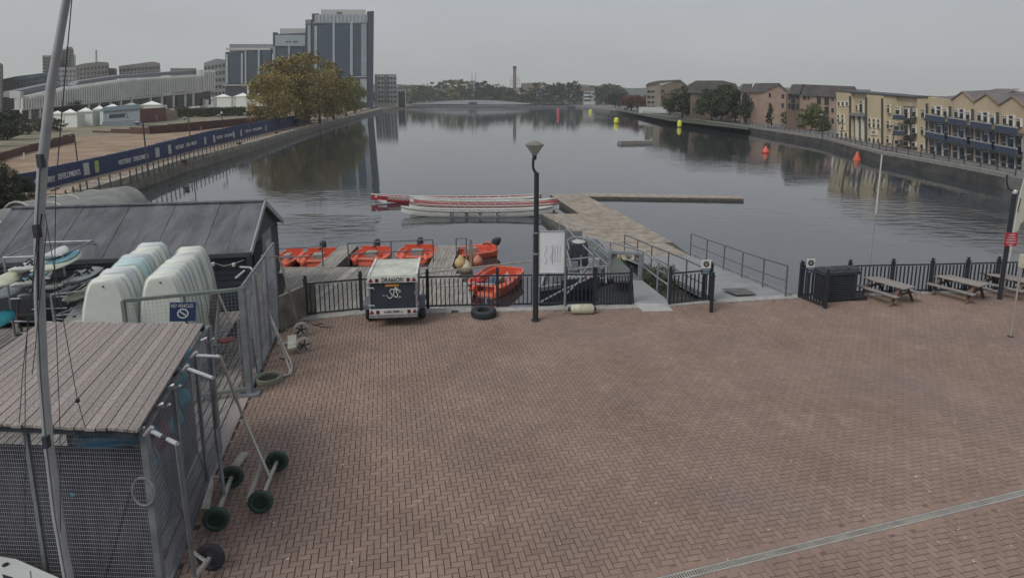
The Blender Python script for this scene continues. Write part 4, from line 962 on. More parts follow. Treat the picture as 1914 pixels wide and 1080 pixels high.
def dragon(x0, x1, yw, m, label, trim=None, Hs=.40, rise=.26):
    Pm = G((x0+x1)/2, yw, WL); a = G(x0, yw, WL); b = G(x1, yw, WL); L_ = (b-a).length
    T = thing('dragon_boat', label, 'boat', Pm, rz=0, group='dragon boats moored side by side')
    secs = hull_secs(L_, .86, Hs, rise)
    me = hull(MB(), secs).mesh('hull', m, True); mpart('hull', me, T)
    g = MB()
    for s in (-1, 1): g.tube([(x, s*w_, sh+.012) for x, w_, k, sh in secs], .028, 5)
    mpart('gunwale', g.mesh('gunwale', trim or whitep), T)
    mpart('rubbing_strake', MB().tube([(x, -w_-.004, sh-.075) for x, w_, k, sh in secs], .022, 5).mesh('rubbing_strake', M('strake shade', (.06, .05, .055), .7)), T)
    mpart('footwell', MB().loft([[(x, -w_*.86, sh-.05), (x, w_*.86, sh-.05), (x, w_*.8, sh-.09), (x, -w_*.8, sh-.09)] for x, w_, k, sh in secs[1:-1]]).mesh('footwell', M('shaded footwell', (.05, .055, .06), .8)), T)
    for i in range(3, 14):
        x, w_, k, sh = secs[i]; mpart('thwart', MB().box((x, 0, sh-.03), (.16, w_*1.8, .03)).mesh('thwart', M('thwart wood', (.22, .19, .15), .6)), T)
    return T
SPC = [(694, 1012, 379, redm, 'maroon dragon boat with white scale pattern, farthest and longest to the left'), (766, 1010, 383, white, 'second farthest dragon boat, plain white, tucked against the maroon one'), (773, 1038, 387.5, cream, 'cream hulled dragon boat third from the maroon one'),
       (774, 1043, 392, M('pink gelcoat', (.55, .30, .29), .5, var=.06), 'pinkish dragon boat in the middle of the moored row'), (765, 1045, 396.5, white, 'white dragon boat just behind the lettered one'), (750, 1033, 404, white, 'nearest white dragon boat with the club lettering along its side')]
for i, (x0, x1, yw, m, lb) in enumerate(SPC):
    T = dragon(x0, x1, yw, m, lb.replace(',', ''), trim=(None, None, whitep, redm, M('dark red strake', (.25, .03, .04), .6), None)[i])
    if i == 0:
        red = T; L_ = (G(x1, yw, WL)-G(x0, yw, WL)).length; pm = M('scale pattern', (.6, .5, .48), .7)
        secs = hull_secs(L_, .86, .40, .26)
        for j in range(26):
            x = -L_*.39+j*.135; g = MB().lathe([(.05, 0), (.085, 0), (.085, .02), (.05, .02)], 8, (x, -(1-abs(2*(x/L_+.5)-1)**2.6)**.45*.43-.012, .27 + (.05 if j % 2 else -.03) + .28*abs(2*(x/L_+.5)-1)**3), Matrix.Rotation(pi/2, 3, 'X')); mpart('scale_mark', g.mesh('scale_mark', pm), T)
        mpart('eye', MB().lathe([(0, 0), (.08, 0), (.08, .02), (0, .02)], 14, (-L_*.465, -.30, .52), Matrix.Rotation(pi/2, 3, 'X')).mesh('eye', whitep), T)
        mpart('bow_flash', MB().prism([(-L_*.455, -.34, .30), (-L_*.40, -.50, .26), (-L_*.40, -.50, .08), (-L_*.452, -.32, .16)], (0, -.02, 0)).mesh('bow_flash', whitep), T)
    if i == 5:
        L_ = (G(x1, yw, WL)-G(x0, yw, WL)).length; P = G(891, yw, WL); k = (G(892, yw, WL)-P).length; sd = Vector((0, -.6, .26)) + P
        for big, small, a, b in (('D', 'ocklands', 846, 868), ('S', 'ailing', 873, 892), ('W', 'atersports', 898, 924), ('C', 'entre', 931, 948)):
            c_ = Vector((P.x+(a-891)*k, P.y-.455, WL+.20)); text(big, black, c_, (1, 0, 0), .24, T, height=.36, updir=(0, -.12, 1))
            text(small, galv, Vector((P.x+((a+b)/2+2-891)*k, P.y-.455, WL+.18)), (1, 0, 0), (b-a-5)*k, T, height=.13, updir=(0, -.12, 1))
# ---- pontoon: T-shaped with long arm
pont = M('pontoon planks', (.30, .255, .20), .9, var=.3, scale=1.3, bump=.3, col2=(.36, .31, .25)); fascia = M('pontoon fascia', (.075, .07, .06), .9, var=.3)
T = thing('pontoon', 'broad tan floating pontoon strewn with leaves, leading out from the ramps', 'pontoon', G(1120, 420, -.6))
def deckpoly(px, zt, zb, name, mat, T, par=True):
    P = [G(a, b, zt) for a, b in px]; return MB().prism([wp(p, zt) for p in P], (0, 0, zb-zt)).build(name, mat, T)
pz = -.75
def planked(quad, n, zt, nm, mat, T, gap=.012, th=.05, along=0):
    """quad far-left, far-right, near-right, near-left in pixels; n planks laid across"""
    a, b, c, d = [G(x, y, zt) for x, y in quad]
    for i in range(n):
        t0, t1 = i/n, (i+1)/n; e = gap/((a-d).length/n)/2/n
        p0, q0 = a.lerp(d, t0+e), b.lerp(c, t0+e); p1, q1 = a.lerp(d, t1-e), b.lerp(c, t1-e); dz = Vector((0, 0, R.uniform(-.003, .003)))
        dn_ = Vector((0, 0, -th)); mb = MB().hexa([p1+dn_+dz, q1+dn_+dz, q0+dn_+dz, p0+dn_+dz, p1+dz, q1+dz, q0+dz, p0+dz]); mb.build(nm, mat, T)
pk = M('pontoon plank', (.30, .262, .215), .9, var=.28, scale=2.2, bump=.3, rnd=.07)
planked([(1028, 363), (1090, 363), (1162, 399), (1083, 399)], 60, pz, 'plank', pk, T)
planked([(1012, 399.6), (1162.5, 399.6), (1257, 452.5), (1110, 452.5)], 66, pz, 'plank', pk, T)
deckpoly([(1012, 400), (1030, 400), (1107, 452), (1060, 446)], pz-.02, -1.2, 'side_platform', fascia, T)
planked([(1118, 453.5), (1242, 453.5), (1292, 479), (1170, 479)], 24, pz+.03, 'plank', pk, T)
deckpoly([(1028, 363.5), (1090, 363.5), (1161, 399), (1161, 399.8), (1256, 452), (1291, 478), (1170, 478), (1110, 452), (1014, 400), (1083, 400)], pz-.06, -1.25, 'float_body', fascia, T)
T = thing('pontoon', 'long thin pontoon arm reaching right across the water', 'pontoon', G(1240, 370, -.6))
pz = -.88
planked([(1084, 360.5), (1386, 366.5), (1391, 370.5), (1097, 366.5)], 5, pz, 'plank', pk, T, along=1)
for i in range(5):
    x0 = 1098+i*58.6; x1 = x0+58; f = lambda x: 367+(x-1097)*4.5/294
    P = [G(x0, f(x0), pz), G(x1, f(x1), pz)]; n = Vector((0, 1.2, 0))
    MB().prism([wp(P[0], pz-.06), wp(P[1], pz-.06), wp(P[1], pz-.06)+n, wp(P[0], pz-.06)+n], (0, 0, -.3)).build('float', fascia, T)
pz = -.75
# leaf litter on the pontoon
lf = MB(); r = random.Random(5)
for i in range(420):
    t = r.random(); s = r.random(); a = G(1030, 366, pz+.012).lerp(G(1150, 470, pz+.03), t); b = G(1095, 366, pz+.012).lerp(G(1275, 470, pz+.03), t); p = a.lerp(b, s); p.z = pz+.045; q = r.uniform(.02, .055); an = r.uniform(0, 6)
    lf.q(p+Vector((cos(an)*q, sin(an)*q, r.uniform(0, .02))), p+Vector((-sin(an)*q*.6, cos(an)*q*.6, 0)), p+Vector((-cos(an)*q, -sin(an)*q, r.uniform(0, .02))), p+Vector((sin(an)*q*.6, -cos(an)*q*.6, 0)))
o = lf.build('leaf_litter', M('pale fallen leaves', (.42, .36, .24), .9, var=.3)); o['kind'] = 'stuff'
# ---- broad grey ramp with railings
rampm = M('ramp surface', (.25, .265, .26), .85, var=.12, scale=1.5, bump=.15)
RA = [G(1172, 478, pz+.02), G(1293, 477, pz+.02), G(1478, 553, .02), G(1337, 564, .02)]
T = thing('gangway', 'broad pale grey ramp sloping down from the plaza to the pontoon', 'ramp', RA[3])
MB().prism(RA, (0, 0, -.12)).build('deck', rampm, T)
for a, b in ((0, 3), (1, 2)): MB().bar(RA[a]+Z*.05, RA[b]+Z*.05, .08, .12).build('kerb', galv, T)
a, b, c, d = G(1348, 542, -.03), G(1393, 541, -.03), G(1414, 552.5, .0), G(1376, 554, .0)
o = MB().prism([p+Z*.06 for p in (a, b, c, d)], (0, 0, -.015)).build('door_mat', M('grey mat', (.12, .12, .115), .95)); tag(o, 'dark grey mat lying on the lower part of the broad ramp', 'mat')
def rail(label, tops, bots, zb, mid=True, r=.028, nm='railing', m=galv, ends=True):
    T = thing(nm, label, 'railing', G(*bots[0], zb[0])); n = len(tops); tp = []
    for i, (t, b) in enumerate(zip(tops, bots)):
        B_ = G(b[0], b[1], zb[0]+(zb[1]-zb[0])*i/(n-1)); Tp = up(B_, ZT(B_, t[1])); tp.append((B_, Tp)); MB().tube([B_, Tp], r, 8).build('post', m, T)
    MB().tube([p[1] for p in tp], r, 8).build('top_rail', m, T)
    if mid: MB().tube([p[0].lerp(p[1], .5) for p in tp], r*.8, 8).build('mid_rail', m, T)
    return T
railm = M('railing grey', (.13, .14, .15), .5, .3, var=.15)
rail('grey tube railing along the outer right side of the broad ramp', [(1290, 437), (1320, 448), (1352, 459), (1387, 471), (1426, 484), (1470, 497)], [(1290, 478), (1320, 489), (1352, 504), (1386, 519), (1425, 536), (1468, 553)], (-.55, .05), m=railm)
rail('grey tube railing along the left side of the broad ramp', [(1168, 439), (1192, 448.5), (1219, 460), (1248, 472), (1281, 486), (1312, 501)], [(1167, 469), (1191, 483), (1217, 500), (1248, 519), (1281, 544), (1312, 558)], (-.55, .0), m=railm)
# ---- narrow gangway with sign frame
T = thing('gangway', 'narrow grey gangway dropping from the gate to the workboat berth', 'ramp', G(1215, 570, .02))
MB().prism([G(1183, 524, .04), G(1201, 524, .04), G(1256, 567, .07), G(1186, 567, .07)], (0, 0, -.06)).build('deck', rampm, T)
MB().prism([G(1186, 567, .07), G(1246, 567, .07), G(1258, 581, .01), G(1201, 582, .01)], (0, 0, -.015)).build('threshold_plate', M('plate', (.36, .36, .335), .7), T)
MB().prism([G(1083, 446, -.5), G(1118, 446, -.5), G(1200, 524, .02), G(1150, 524, .02)], (0, 0, -.08)).build('bridge_deck', M('mesh deck', (.11, .125, .115), .8, var=.4, scale=12), T)
rail('pale tube railing on the right side of the narrow gangway', [(1140, 452), (1200, 470), (1228, 490), (1250, 501)], [(1140, 492), (1200, 524), (1228, 547), (1248, 564)], (-.3, .05), m=galv, r=.035)
rail('pale diagonal railing on the left side of the narrow gangway', [(1096, 442), (1138, 476)], [(1096, 476), (1140, 522)], (-.4, .0), m=galv, r=.035)
rail('long pale handrail rising from the workboat berth', [(1046, 412), (1068, 437), (1108, 478)], [(1046, 440), (1068, 470), (1108, 512)], (-.6, -.3), mid=False, m=galv, r=.035)
T = thing('warning_sign', 'cream warning sign with black triangle on a grey tube frame over the gangway', 'sign', G(1168, 522, 0))
A_, B_ = G(1139, 520, .02), G(1195, 523, .02); zt = ZT(A_, 471)
for p in (A_, B_): MB().bar(p, up(p, zt), .11).build('post', galv, T)
MB().bar(up(A_, zt), up(B_, zt), .1).build('crossbar', galv, T); zb_ = ZT(A_, 487)
MB().bar(up(A_, (zt+zb_)/2)+Vector((0, .05, 0)), up(B_, (zt+zb_)/2)+Vector((0, .05, 0)), .03, zt-zb_-.1).build('backboard', M('grey board', (.2, .21, .2), .8), T)
c = up(A_.lerp(B_, .52), (zt+zb_)/2+.0); xd = (B_-A_).normalized(); nf = Vector((xd.y, -xd.x, 0)); lo = nf*.02
w_ = .62; hh_ = .2
pl_ = MB().prism([c+nf*.03+xd*(s*w_/2)+Z*(t*hh_/2) for s, t in ((-1, -1), (1, -1), (1, 1), (-1, 1))], nf*-.02).build('sign_plate', M('cream sign', (.55, .53, .42), .6), T)
tri = [c+nf*.045+xd*(-.2+dx)+Z*dz for dx, dz in ((-.085, -.075), (.085, -.075), (0, .08))]
MB().prism(tri, nf*-.01).build('warning_triangle', black, pl_)
tri2 = [c+nf*.05+xd*(-.2+dx)+Z*dz for dx, dz in ((-.05, -.055), (.05, -.055), (0, .04))]; MB().prism(tri2, nf*-.01).build('triangle_field', M('warning yellow', (.5, .42, .05)), pl_)
for k in range(3): MB().bar(c+nf*.045+xd*(-.02+k*.03)+Z*(.05-k*.045), c+nf*.045+xd*(.24-k*.03)+Z*(.05-k*.045), .006, .018).build('sign_print', black, pl_)
# ---- timber jetty with fingers
T = thing('timber_jetty', 'low grey timber jetty with two fingers between the orange boats', 'jetty', G(700, 500, -.65))
jz = -.65; X = -10.9; k = 0
while X < -1.5:
    near = 17.5; far = 24.8 if X > -10.2 else 23.8
    if X > -2.6: far = 24.6-(X+2.6)*3.2
    MB().box((X+.09, (near+far)/2, jz), (.165, far-near, .05)).build('plank', deckm, T); X += .178
MB().box((-7.2, 20.9, jz+.035), (.28, 7.4, .03), rz=-.12).build('cover_strip', M('pale plank', (.36, .34, .29), .85, bump=.2), T)
for fx_, w_ in ((-8.1, .9), (-3.15, 1.05)):
    n = int(w_/.175)
    for i in range(n): MB().box((fx_-w_/2+.09+i*.175, 26.6, jz+.02), (.163, 3.9, .05)).build('plank', deckm, T)
    MB().box((fx_, 26.6, jz-.24), (w_, 3.8, .4)).build('float', fascia, T)
MB().box((-6.3, 21.1, jz-.28), (9.2, 7.1, .44)).build('float_body', fascia, T)
# boat railings on the jetty
def frail(label, px, ybot, ytop, z=-.6, m=railm):
    T = thing('railing', label, 'railing', G(px[0], ybot[0], z)); P = []
    for x, yb, yt in zip(px, ybot, ytop): b = G(x, yb, z); P.append((b, up(b, ZT(b, yt)))); MB().tube(P[-1], .03, 6).build('post', m, T)
    for f in (1., .52): MB().tube([b.lerp(t, f) for b, t in P], .028, 6).build('rail', m, T)
frail('dark tube railing over the two left orange boats', [518, 604], [498, 497], [465, 461]); frail('dark tube railing over the two middle orange boats', [652, 732, 810], [496, 492, 489], [455, 451, 448]); frail('short dark tube hoop beside the fenders', [853, 872], [480, 483], [446, 445])
# ---- orange safety boats
def safety_boat(label, x0, x1, yb, rz=0., L_=1.7, motor=True, grp='orange safety boats at the jetty', B=None, Hs=.27):
    P = G((x0+x1)/2, yb, WL); w_ = B or (G(x1, yb, WL)-G(x0, yb, WL)).length
    T = thing('safety_boat', label, 'boat', P+Vector((0, L_/2, 0)), rz=rz, group=grp)
    secs = []
    for i in range(11):
        t = i/10; y = (t-.5)*L_; f = (1-(1-t)**5*.35) if t < .5 else 1-((t-.5)/.5)**3*.25
        secs.append((y, w_/2*f*(.92 if t < .1 else 1), -.1, Hs + (.05 if t < .2 else 0)))
    out_ = []
    for y, h, k, s in secs:
        o_ = [(-h, y, s), (-h, y, s*.45), (-h*.8, y, k), (h*.8, y, k), (h, y, s*.45), (h, y, s)]; v = h*.74
        i_ = [(v, y*.9, s+.0), (v*.92, y*.88, .12), (-v*.92, y*.88, .12), (-v, y*.9, s+.0)]
        out_.append(o_+i_)
    me = MB().loft(out_).mesh('hull', orange, True); mpart('hull', me, T)
    g = MB().tube([(-w_*.43, -L_*.45, Hs), (-w_*.5, -L_*.3, Hs+.02), (-w_*.5, L_*.35, Hs+.02), (-w_*.4, L_*.48, Hs+.04), (w_*.4, L_*.48, Hs+.04), (w_*.5, L_*.35, Hs+.02), (w_*.5, -L_*.3, Hs+.02), (w_*.43, -L_*.45, Hs), (-w_*.43, -L_*.45, Hs)], .06, 8)
    mpart('gunwale', g.mesh('gunwale', M('sunbleached orange', (.66, .17, .10), .5, var=.15, scale=3), True), T)
    mpart('deck_pad', MB().box((0, -L_*.02, .16), (w_*.5, L_*.6, .04)).mesh('deck_pad', M('orange deck', (.45, .06, .03), .7)), T)
    mpart('seat', MB().box((0, L_*.02, .30), (w_*.28, .5, .26)).mesh('seat', M('grey seat', (.3, .29, .27), .7)), T)
    mpart('transom', MB().box((0, L_*.47, .26), (w_*.8, .08, .5)).mesh('transom', orange), T)
    for s in (-1, 1): mpart('bow_tube', MB().tube([(s*w_*.3, -L_*.49, .05), (s*w_*.32, -L_*.5, .2), (s*w_*.26, -L_*.4, .4)], [.13, .14, .08], 8).mesh('bow_tube', orange, True), T)
    if motor:
        q = mpart('outboard_motor', MB().loft([[(cos(a)*w1, L_*.5+.1+sin(a)*l1+y_, z_) for a in [2*pi*k/12 for k in range(12)]] for w1, l1, y_, z_ in ((.07, .09, 0, .34), (.15, .22, .04, .42), (.17, .26, .08, .58), (.15, .24, .13, .72), (.08, .13, .17, .78))]).mesh('outboard_motor', rubber, True), T)
        for nm, mb in (('leg', MB().box((0, L_*.5+.1, .2), (.1, .22, .7))), ('tiller', MB().tube([(0, L_*.47, .48), (-.1, L_*.3, .52)], .03, 6))):
            z_ = mpart(nm, mb.mesh(nm, black), q)
    return T
safety_boat('dark red orange boat end poking out behind the mesh fence', 510, 535, 503, L_=2.0, motor=False, B=1.0)
safety_boat('orange safety boat left of the first jetty finger', 551, 619, 500, rz=.10)
safety_boat('orange safety boat directly behind the trailer to its left', 652, 721, 496, rz=-.05)
safety_boat('orange safety boat with ribbed white stern pads directly behind the trailer roof', 738, 811, 492, rz=0)
safety_boat('orange safety boat right of the second finger, turned sideways behind the fenders', 842, 908, 492, rz=-1.1, L_=2.5, B=1.5)
T = safety_boat('large orange boat stern close behind the railing left of the lamp post', 868, 985, 556, rz=-.35, L_=2.7, motor=False, B=1.7, Hs=.42)
mpart('bag', MB().lathe([(0, 0), (.28, .02), (.3, .25), (.15, .36), (0, .38)], 10, (.1, -.6, .2)).mesh('bag', M('blue grey bag', (.06, .09, .13), .8), True), T); mpart('fuel_can', MB().box((-.45, -.9, .35), (.4, .3, .3)).mesh('fuel_can', redm), T); mpart('bottle', MB().lathe([(0, 0), (.1, 0), (.1, .25), (.04, .3), (.04, .36), (0, .36)], 10, (.4, .2, .25)).mesh('bottle', whitep), T)
# ---- ball fenders and rope on a post
T = thing('fender_bundle', 'bundle of ball fenders and ropes hanging on a post at the jetty', 'fenders', G(880, 505, jz))
b = G(880, 506, jz); t_ = up(b, ZT(b, 447)); MB().tube([b, t_], .06, 8).build('post', galv, T)
for (px, py, r_, m) in ((861, 491, .26, M('buff fender', (.50, .36, .17), .7)), (871, 499, .27, M('cream fender', (.52, .46, .36), .7)), (893, 487, .2, M('salmon fender', (.5, .22, .14), .7))):
    c_ = AY(px, py, b.y-.15); MB().lathe([(0, -r_*1.15), (r_*.5, -r_*.95), (r_*.9, -r_*.45), (r_, 0), (r_*.85, r_*.5), (r_*.45, r_*.9), (.06, r_*1.15), (0, r_*1.2)], 16, c_).build('ball_fender', m, T, True)
for i in range(9):
    a = R.uniform(-.16, .16); MB().tube([t_+Vector((a*.3, 0, -.05)), t_+Vector((a, -.08, -.5)), t_+Vector((a*2.2, -.1, -1.0+R.uniform(-.1, .2))), t_+Vector((a*2.6, -.12, -1.25))], .018, 5).build('rope', M('tan rope', (.25, .2, .15), .9) if i % 2 else rope, T)
MB().bar(G(772, 513, -.1), G(995, 488, -.1), .06, .05).build('x', M('pale spar', (.33, .31, .26), .8)); o = bpy.data.objects['x']; o.name = 'spar'; tag(o, 'long pale wooden spar lying across behind the black railing', 'spar')
T = thing('boat_trolley', 'silver tube boat trolley on the jetty behind the railing', 'trolley', G(860, 540, jz))
for p, q in (((820, 536), (872, 532)), ((872, 532), (890, 527)), ((890, 531), (925, 531)), ((872, 533), (880, 575))): MB().tube([G(*p, -.25), G(*q, -.25)], .035, 8).build('tube', steel, T)
# ---- workboat
P = G(1100, 555, WL); T = thing('workboat', 'grey aluminium workboat with tube rails and dark hull berthed behind the railing', 'boat', P)
dz_ = lambda px, py, z: G(px, py, z)
hullp = [G(1008, 545, -.5), G(1178, 520, -.5), G(1120, 455, -.5), G(1060, 440, -.5), G(1045, 452, -.5)]
MB().prism(hullp, (0, 0, -.65)).build('hull', navy, T)
MB().prism([p+Z*.012 for p in hullp], (0, 0, -.01)).build('deck', M('grey deck', (.15, .165, .17), .7, var=.3, scale=5), T)
for i in range(len(hullp)): MB().bar(hullp[i]+Z*.1, hullp[(i+1) % 5]+Z*.1, .12, .16).build('fender_strip', galv, T)
for k in range(6): MB().box(G(1064+k*8.6, 519-k*.4, -.05), (.13, .05, .14)).build('porthole', whitep, T)
MB().bar(G(1050, 533, -.25), G(1120, 528, -.25), .1, .42).build('cabin_side', navy, T)
sb = G(1081, 492, -.45); MB().box(sb+Z*.45, (.75, .6, .9)).build('console', darkwood, T)
MB().lathe([(.0, 0), (.28, 0), (.30, .05), (.2, .1), (0, .13)], 18, sb+Z*.92).build('console_top', palew, T, True); MB().tube([sb+Vector((.5*cos(a), .5*sin(a), .95+.1*sin(a))) for a in [i*pi/8 for i in range(9)]], .03, 6).build('steering_hoop', galv, T)
MB().box(G(1100, 462, -.4)+Vector((-1.1, .5, .3)), (1.7, .08, .75)).build('windscreen_panel', M('panel grey', (.16, .175, .175), .7), T)
for p, q, z0, z1 in (((1053, 467), (1120, 465), .1, .1), ((1050, 487), (1112, 480), .05, .1), ((1055, 505), (1133, 497), .0, .05), ((1085, 515), (1110, 484), -.3, .15), ((1040, 548), (1118, 512), -.4, .1), ((1056, 552), (1100, 508), -.4, .1), ((1112, 484), (1112, 520), .1, -.4), ((1055, 451), (1068, 500), .2, .2), ((1086, 460), (1086, 520), .1, -.3), ((1133, 497), (1133, 530), .05, -.4), ((1060, 452), (1064, 466), .2, .1), ((1120, 466), (1140, 485), .1, .1), ((1000, 570), (1056, 540), -.4, -.2), ((1110, 468), (1128, 452), .3, .5), ((1128, 452), (1142, 470), .5, .3)):
    MB().tube([G(*p, z0), G(*q, z1)], .035, 7).build('tube_rail', galv, T)
for px, py, s_, m_ in ((1063, 478, (.5, .3, .5), M('panel grey', (.16, .175, .175))), (1110, 500, (.45, .35, .4), palew), (1130, 512, (.5, .35, .3), galv), (1072, 505, (.35, .3, .35), galv), (1046, 525, (.4, .4, .35), M('panel grey', (.16, .175, .175))), (1095, 525, (.3, .3, .25), redm)):
    q_ = G(px, py, -.45); MB().box(q_+Z*s_[2]/2, s_, rz=R.uniform(-.4, .4)).build('locker_box', m_, T)
MB().prism([G(990, 575, -.55), G(1165, 560, -.55), G(1178, 566, -.55), G(1178, 590, -.55), G(990, 592, -.55)], (0, 0, -.4)).build('pontoon_float', M('pale float', (.30, .31, .31), .8), T)
MB().prism([G(1110, 540, -.5), G(1178, 520, -.5), G(1250, 556, -.5), G(1250, 575, -.5), G(1120, 566, -.5)], (0, 0, -.3)).build('dark_float', M('dark float', (.03, .033, .036), .9), T)
# weeds between the gangway and ramp
r = random.Random(9); wd = MB()
for i in range(900):
    p = G(r.uniform(1196, 1262), r.uniform(508, 552), -.5); p.z += r.uniform(0, .35); n = Vector((r.gauss(0, 1), r.gauss(0, 1), .6)).normalized(); u = n.orthogonal().normalized(); v = n.cross(u); s = r.uniform(.03, .08)
    wd.q(p-u*s*1.8, p+v*s*.4, p+u*s*1.8, p-v*s*.4, tone=r.random())
o = wd.build('waterside_weeds', leafm('grey green weeds', (.07, .085, .05), (.13, .14, .09))); o['kind'] = 'stuff'
MB().prism([G(1196, 500, -.55), G(1245, 500, -.55), G(1318, 572, -.55), G(1240, 572, -.55)], (0, 0, -.5)).build('x', M('mud bank', (.06, .06, .05), .95, var=.4)); bpy.data.objects['x'].name = 'mud_bank'; bpy.data.objects['mud_bank']['kind'] = 'structure'
# ================================================================== RAILINGS ON THE PLAZA
def postmesh(h): return MB().box((0, 0, h/2), (.092, .092, h)).box((0, 0, h+.012), (.125, .125, .025)).lathe([(.03, h+.02), (.055, h+.1), (.055, h+.12), (0, h+.12)], 8).mesh('post', black)
barh = 1.0
def iron(label, posts, sp_=.14, ht=1.08, phs=None, nm='iron_railing', cat='railing', bars=None, round_=False, kname='baluster'):
    P = [G(*p) for p in posts]; T = thing(nm, label, cat, P[0]); pm = postmesh((phs or 1.28)-.1)
    bm_ = MB().box((0, 0, .52), (.034, .034, ht-.15)).mesh(kname, black)
    for p in P: mpart('post', pm, T, p-T.location)
    for a, b in zip(P[:-1], P[1:]):
        d = b-a; L_ = d.length; d.normalize(); n = bars or max(2, round(L_/sp_)); rz = atan2(d.y, d.x)
        for z in (.08, ht-.02): MB().bar(a+Z*z, b+Z*z, .05, .045).build('rail', black, T)
        for i in range(1, n): mpart(kname, bm_, T, a.lerp(b, i/n)-T.location, rz=rz)
    return T
iron('black iron railing with finial posts between the mesh fence and the gate', [(574, 591), (676, 581), (800, 576), (930, 573), (1057, 571), (1110, 571)], .14, 1.06)
iron('black iron gate leaf with dense bars beside the narrow gangway', [(1112, 572), (1178, 570)], .1, 1.1, nm='iron_gate', cat='gate')
iron('black iron gate between the two ramps below the lifebuoy sign', [(1251, 570), (1326, 562)], .15, 1.08, nm='iron_gate', cat='gate')
iron('short open black gate leaf standing out towards the plaza', [(1327, 560), (1329, 583)], .15, 1.05, nm='iron_gate', cat='gate')
iron('folded back black gate leaf beside the dark slatted locker', [(1494, 557), (1542, 576)], .12, 1.08, nm='iron_gate', cat='gate')
iron('long black iron railing behind the picnic tables', [(1497, 555), (1584, 549.5), (1664, 547.5), (1737, 546), (1803, 544), (1860, 542.5), (1935, 540), (2010, 536), (2090, 532)], .135, 1.02, phs=1.2)
# lifebuoy information signs
for px, yb, yt, lb in ((1314, 562, 484, 'white and blue notice board on the gate between the ramps'), (1507, 556, 482, 'white and blue notice board on the post by the dark locker')):
    b = G(px, yb); T = thing('notice_board', lb, 'sign', b, group='safety notice boards on the railings'); z1 = ZT(b, yt); wbd = 18*(b.y*cp+H*sp)/F if px < 1400 else 15*(b.y*cp+H*sp)/F; hh_ = (ZT(b, yt)-ZT(b, yt+27))
    MB().bar(b+Vector((0, -.06, 0)), up(b, z1)+Vector((0, -.06, 0)), .05).build('post', black, T)
    p_ = MB().box(up(b, z1-hh_*.3)+Vector((0, -.1, 0)), (wbd, .02, hh_*.6)).build('board', whitep, T)
    MB().lathe([(hh_*.10, 0), (hh_*.19, 0), (hh_*.19, .012), (hh_*.10, .012)], 16, up(b, z1-hh_*.28)+Vector((0, -.112, 0)), Matrix.Rotation(pi/2, 3, 'X')).build('ring_symbol', black, p_)
    MB().lathe([(0, 0), (hh_*.04, 0), (hh_*.04, .012), (0, .012)], 8, up(b, z1-hh_*.28)+Vector((0, -.112, 0)), Matrix.Rotation(pi/2, 3, 'X')).build('symbol_centre', black, p_)
    q_ = MB().box(up(b, z1-hh_*.8)+Vector((0, -.1, 0)), (wbd*.95, .02, hh_*.38)).build('blue_board', M('sign blue', (.03, .10, .17), .6), T)
    for k in range(3): MB().box(up(b, z1-hh_*(.69+k*.1))+Vector((0, -.112, 0)), (wbd*(.8-k*.1), .004, hh_*.03)).build('sign_print', palew, q_)
# ---- dark slatted locker
a, b = G(1540, 566), G(1603, 562); T = thing('storage_locker', 'dark slatted plastic storage locker against the right hand railing', 'locker', a.lerp(b, .5)); d = (b-a).normalized(); n = Vector((-d.y, d.x, 0)); zt = ZT(a, 510); Lk = (b-a).length
MB().prism([a+n*.05, b-d*.12+n*.05, b-d*.12+n*.55, a+n*.55], (0, 0, zt-.1)).build('body', darkwood, T)
for i in range(11): MB().bar(a+d*.02+Z*(.1+i*(zt-.2)/11), b-d*.12+Z*(.1+i*(zt-.2)/11), .03, (zt-.2)/11*.72).build('slat', M('locker slat', (.024, .031, .040), .7), T)
MB().prism([a-d*.08-n*.04, b-n*.04, b+n*.6, a-d*.08+n*.6], (0, 0, .1)).build('lid', darkwood, T); bpy.data.objects[[o.name for o in T.children if o.name.startswith('lid')][-1]].location.z += zt-.1
for i in range(3): MB().lathe([(0, 0), (.22, 0), (.2, .06), (0, .07)], 12, a+d*(.35+i*.42)+n*.28+Z*(zt)).build('lid_bump', darkwood, T)
MB().prism([b-d*.12, b+d*.35, b+d*.35+n*.8, b-d*.12+n*.8], (0, 0, .12)).build('step', black, T)
# ---- picnic tables
tw = M('picnic table wood', (.12, .075, .06), .85, var=.3, scale=3, st=(9, 1, 1), bump=.3, rnd=.1); tw2 = M('bleached table top', (.26, .235, .215), .85, var=.3, scale=3, st=(9, 1, 1), rnd=.12)
T = thing('picnic_table', 'weathered A-frame picnic table nearest the dark locker', 'picnic table', (0, 0, 0), group='picnic tables along the right hand railing'); L_ = 1.75; table = T
for i in range(5): mpart('top_board', MB().box((-.3+i*.15, 0, .74), (.135, L_, .04)).mesh('top_board', tw2), T)
for s in (-1, 1):
    for k in (0, 1): mpart('seat_board', MB().box((s*(.62+k*.13), 0, .44), (.12, L_, .04)).mesh('seat_board', tw2), T)
    y = s*L_*.36
    for e_ in (-1, 1): mpart('leg', MB().bar((e_*.72, y, 0), (e_*.22, y, .72), .05, .1, (0, 1, 0)).mesh('leg', tw), T)
    mpart('cross_beam', MB().bar((-.8, y+.05, .4), (.8, y+.05, .4), .05, .09).mesh('cross_beam', tw), T); mpart('top_beam', MB().bar((-.34, y+.05, .7), (.34, y+.05, .7), .05, .07).mesh('top_beam', tw), T)
    mpart('brace', MB().bar((0, y, .4), (0, y*.25, .7), .05, .07).mesh('brace', tw), T)
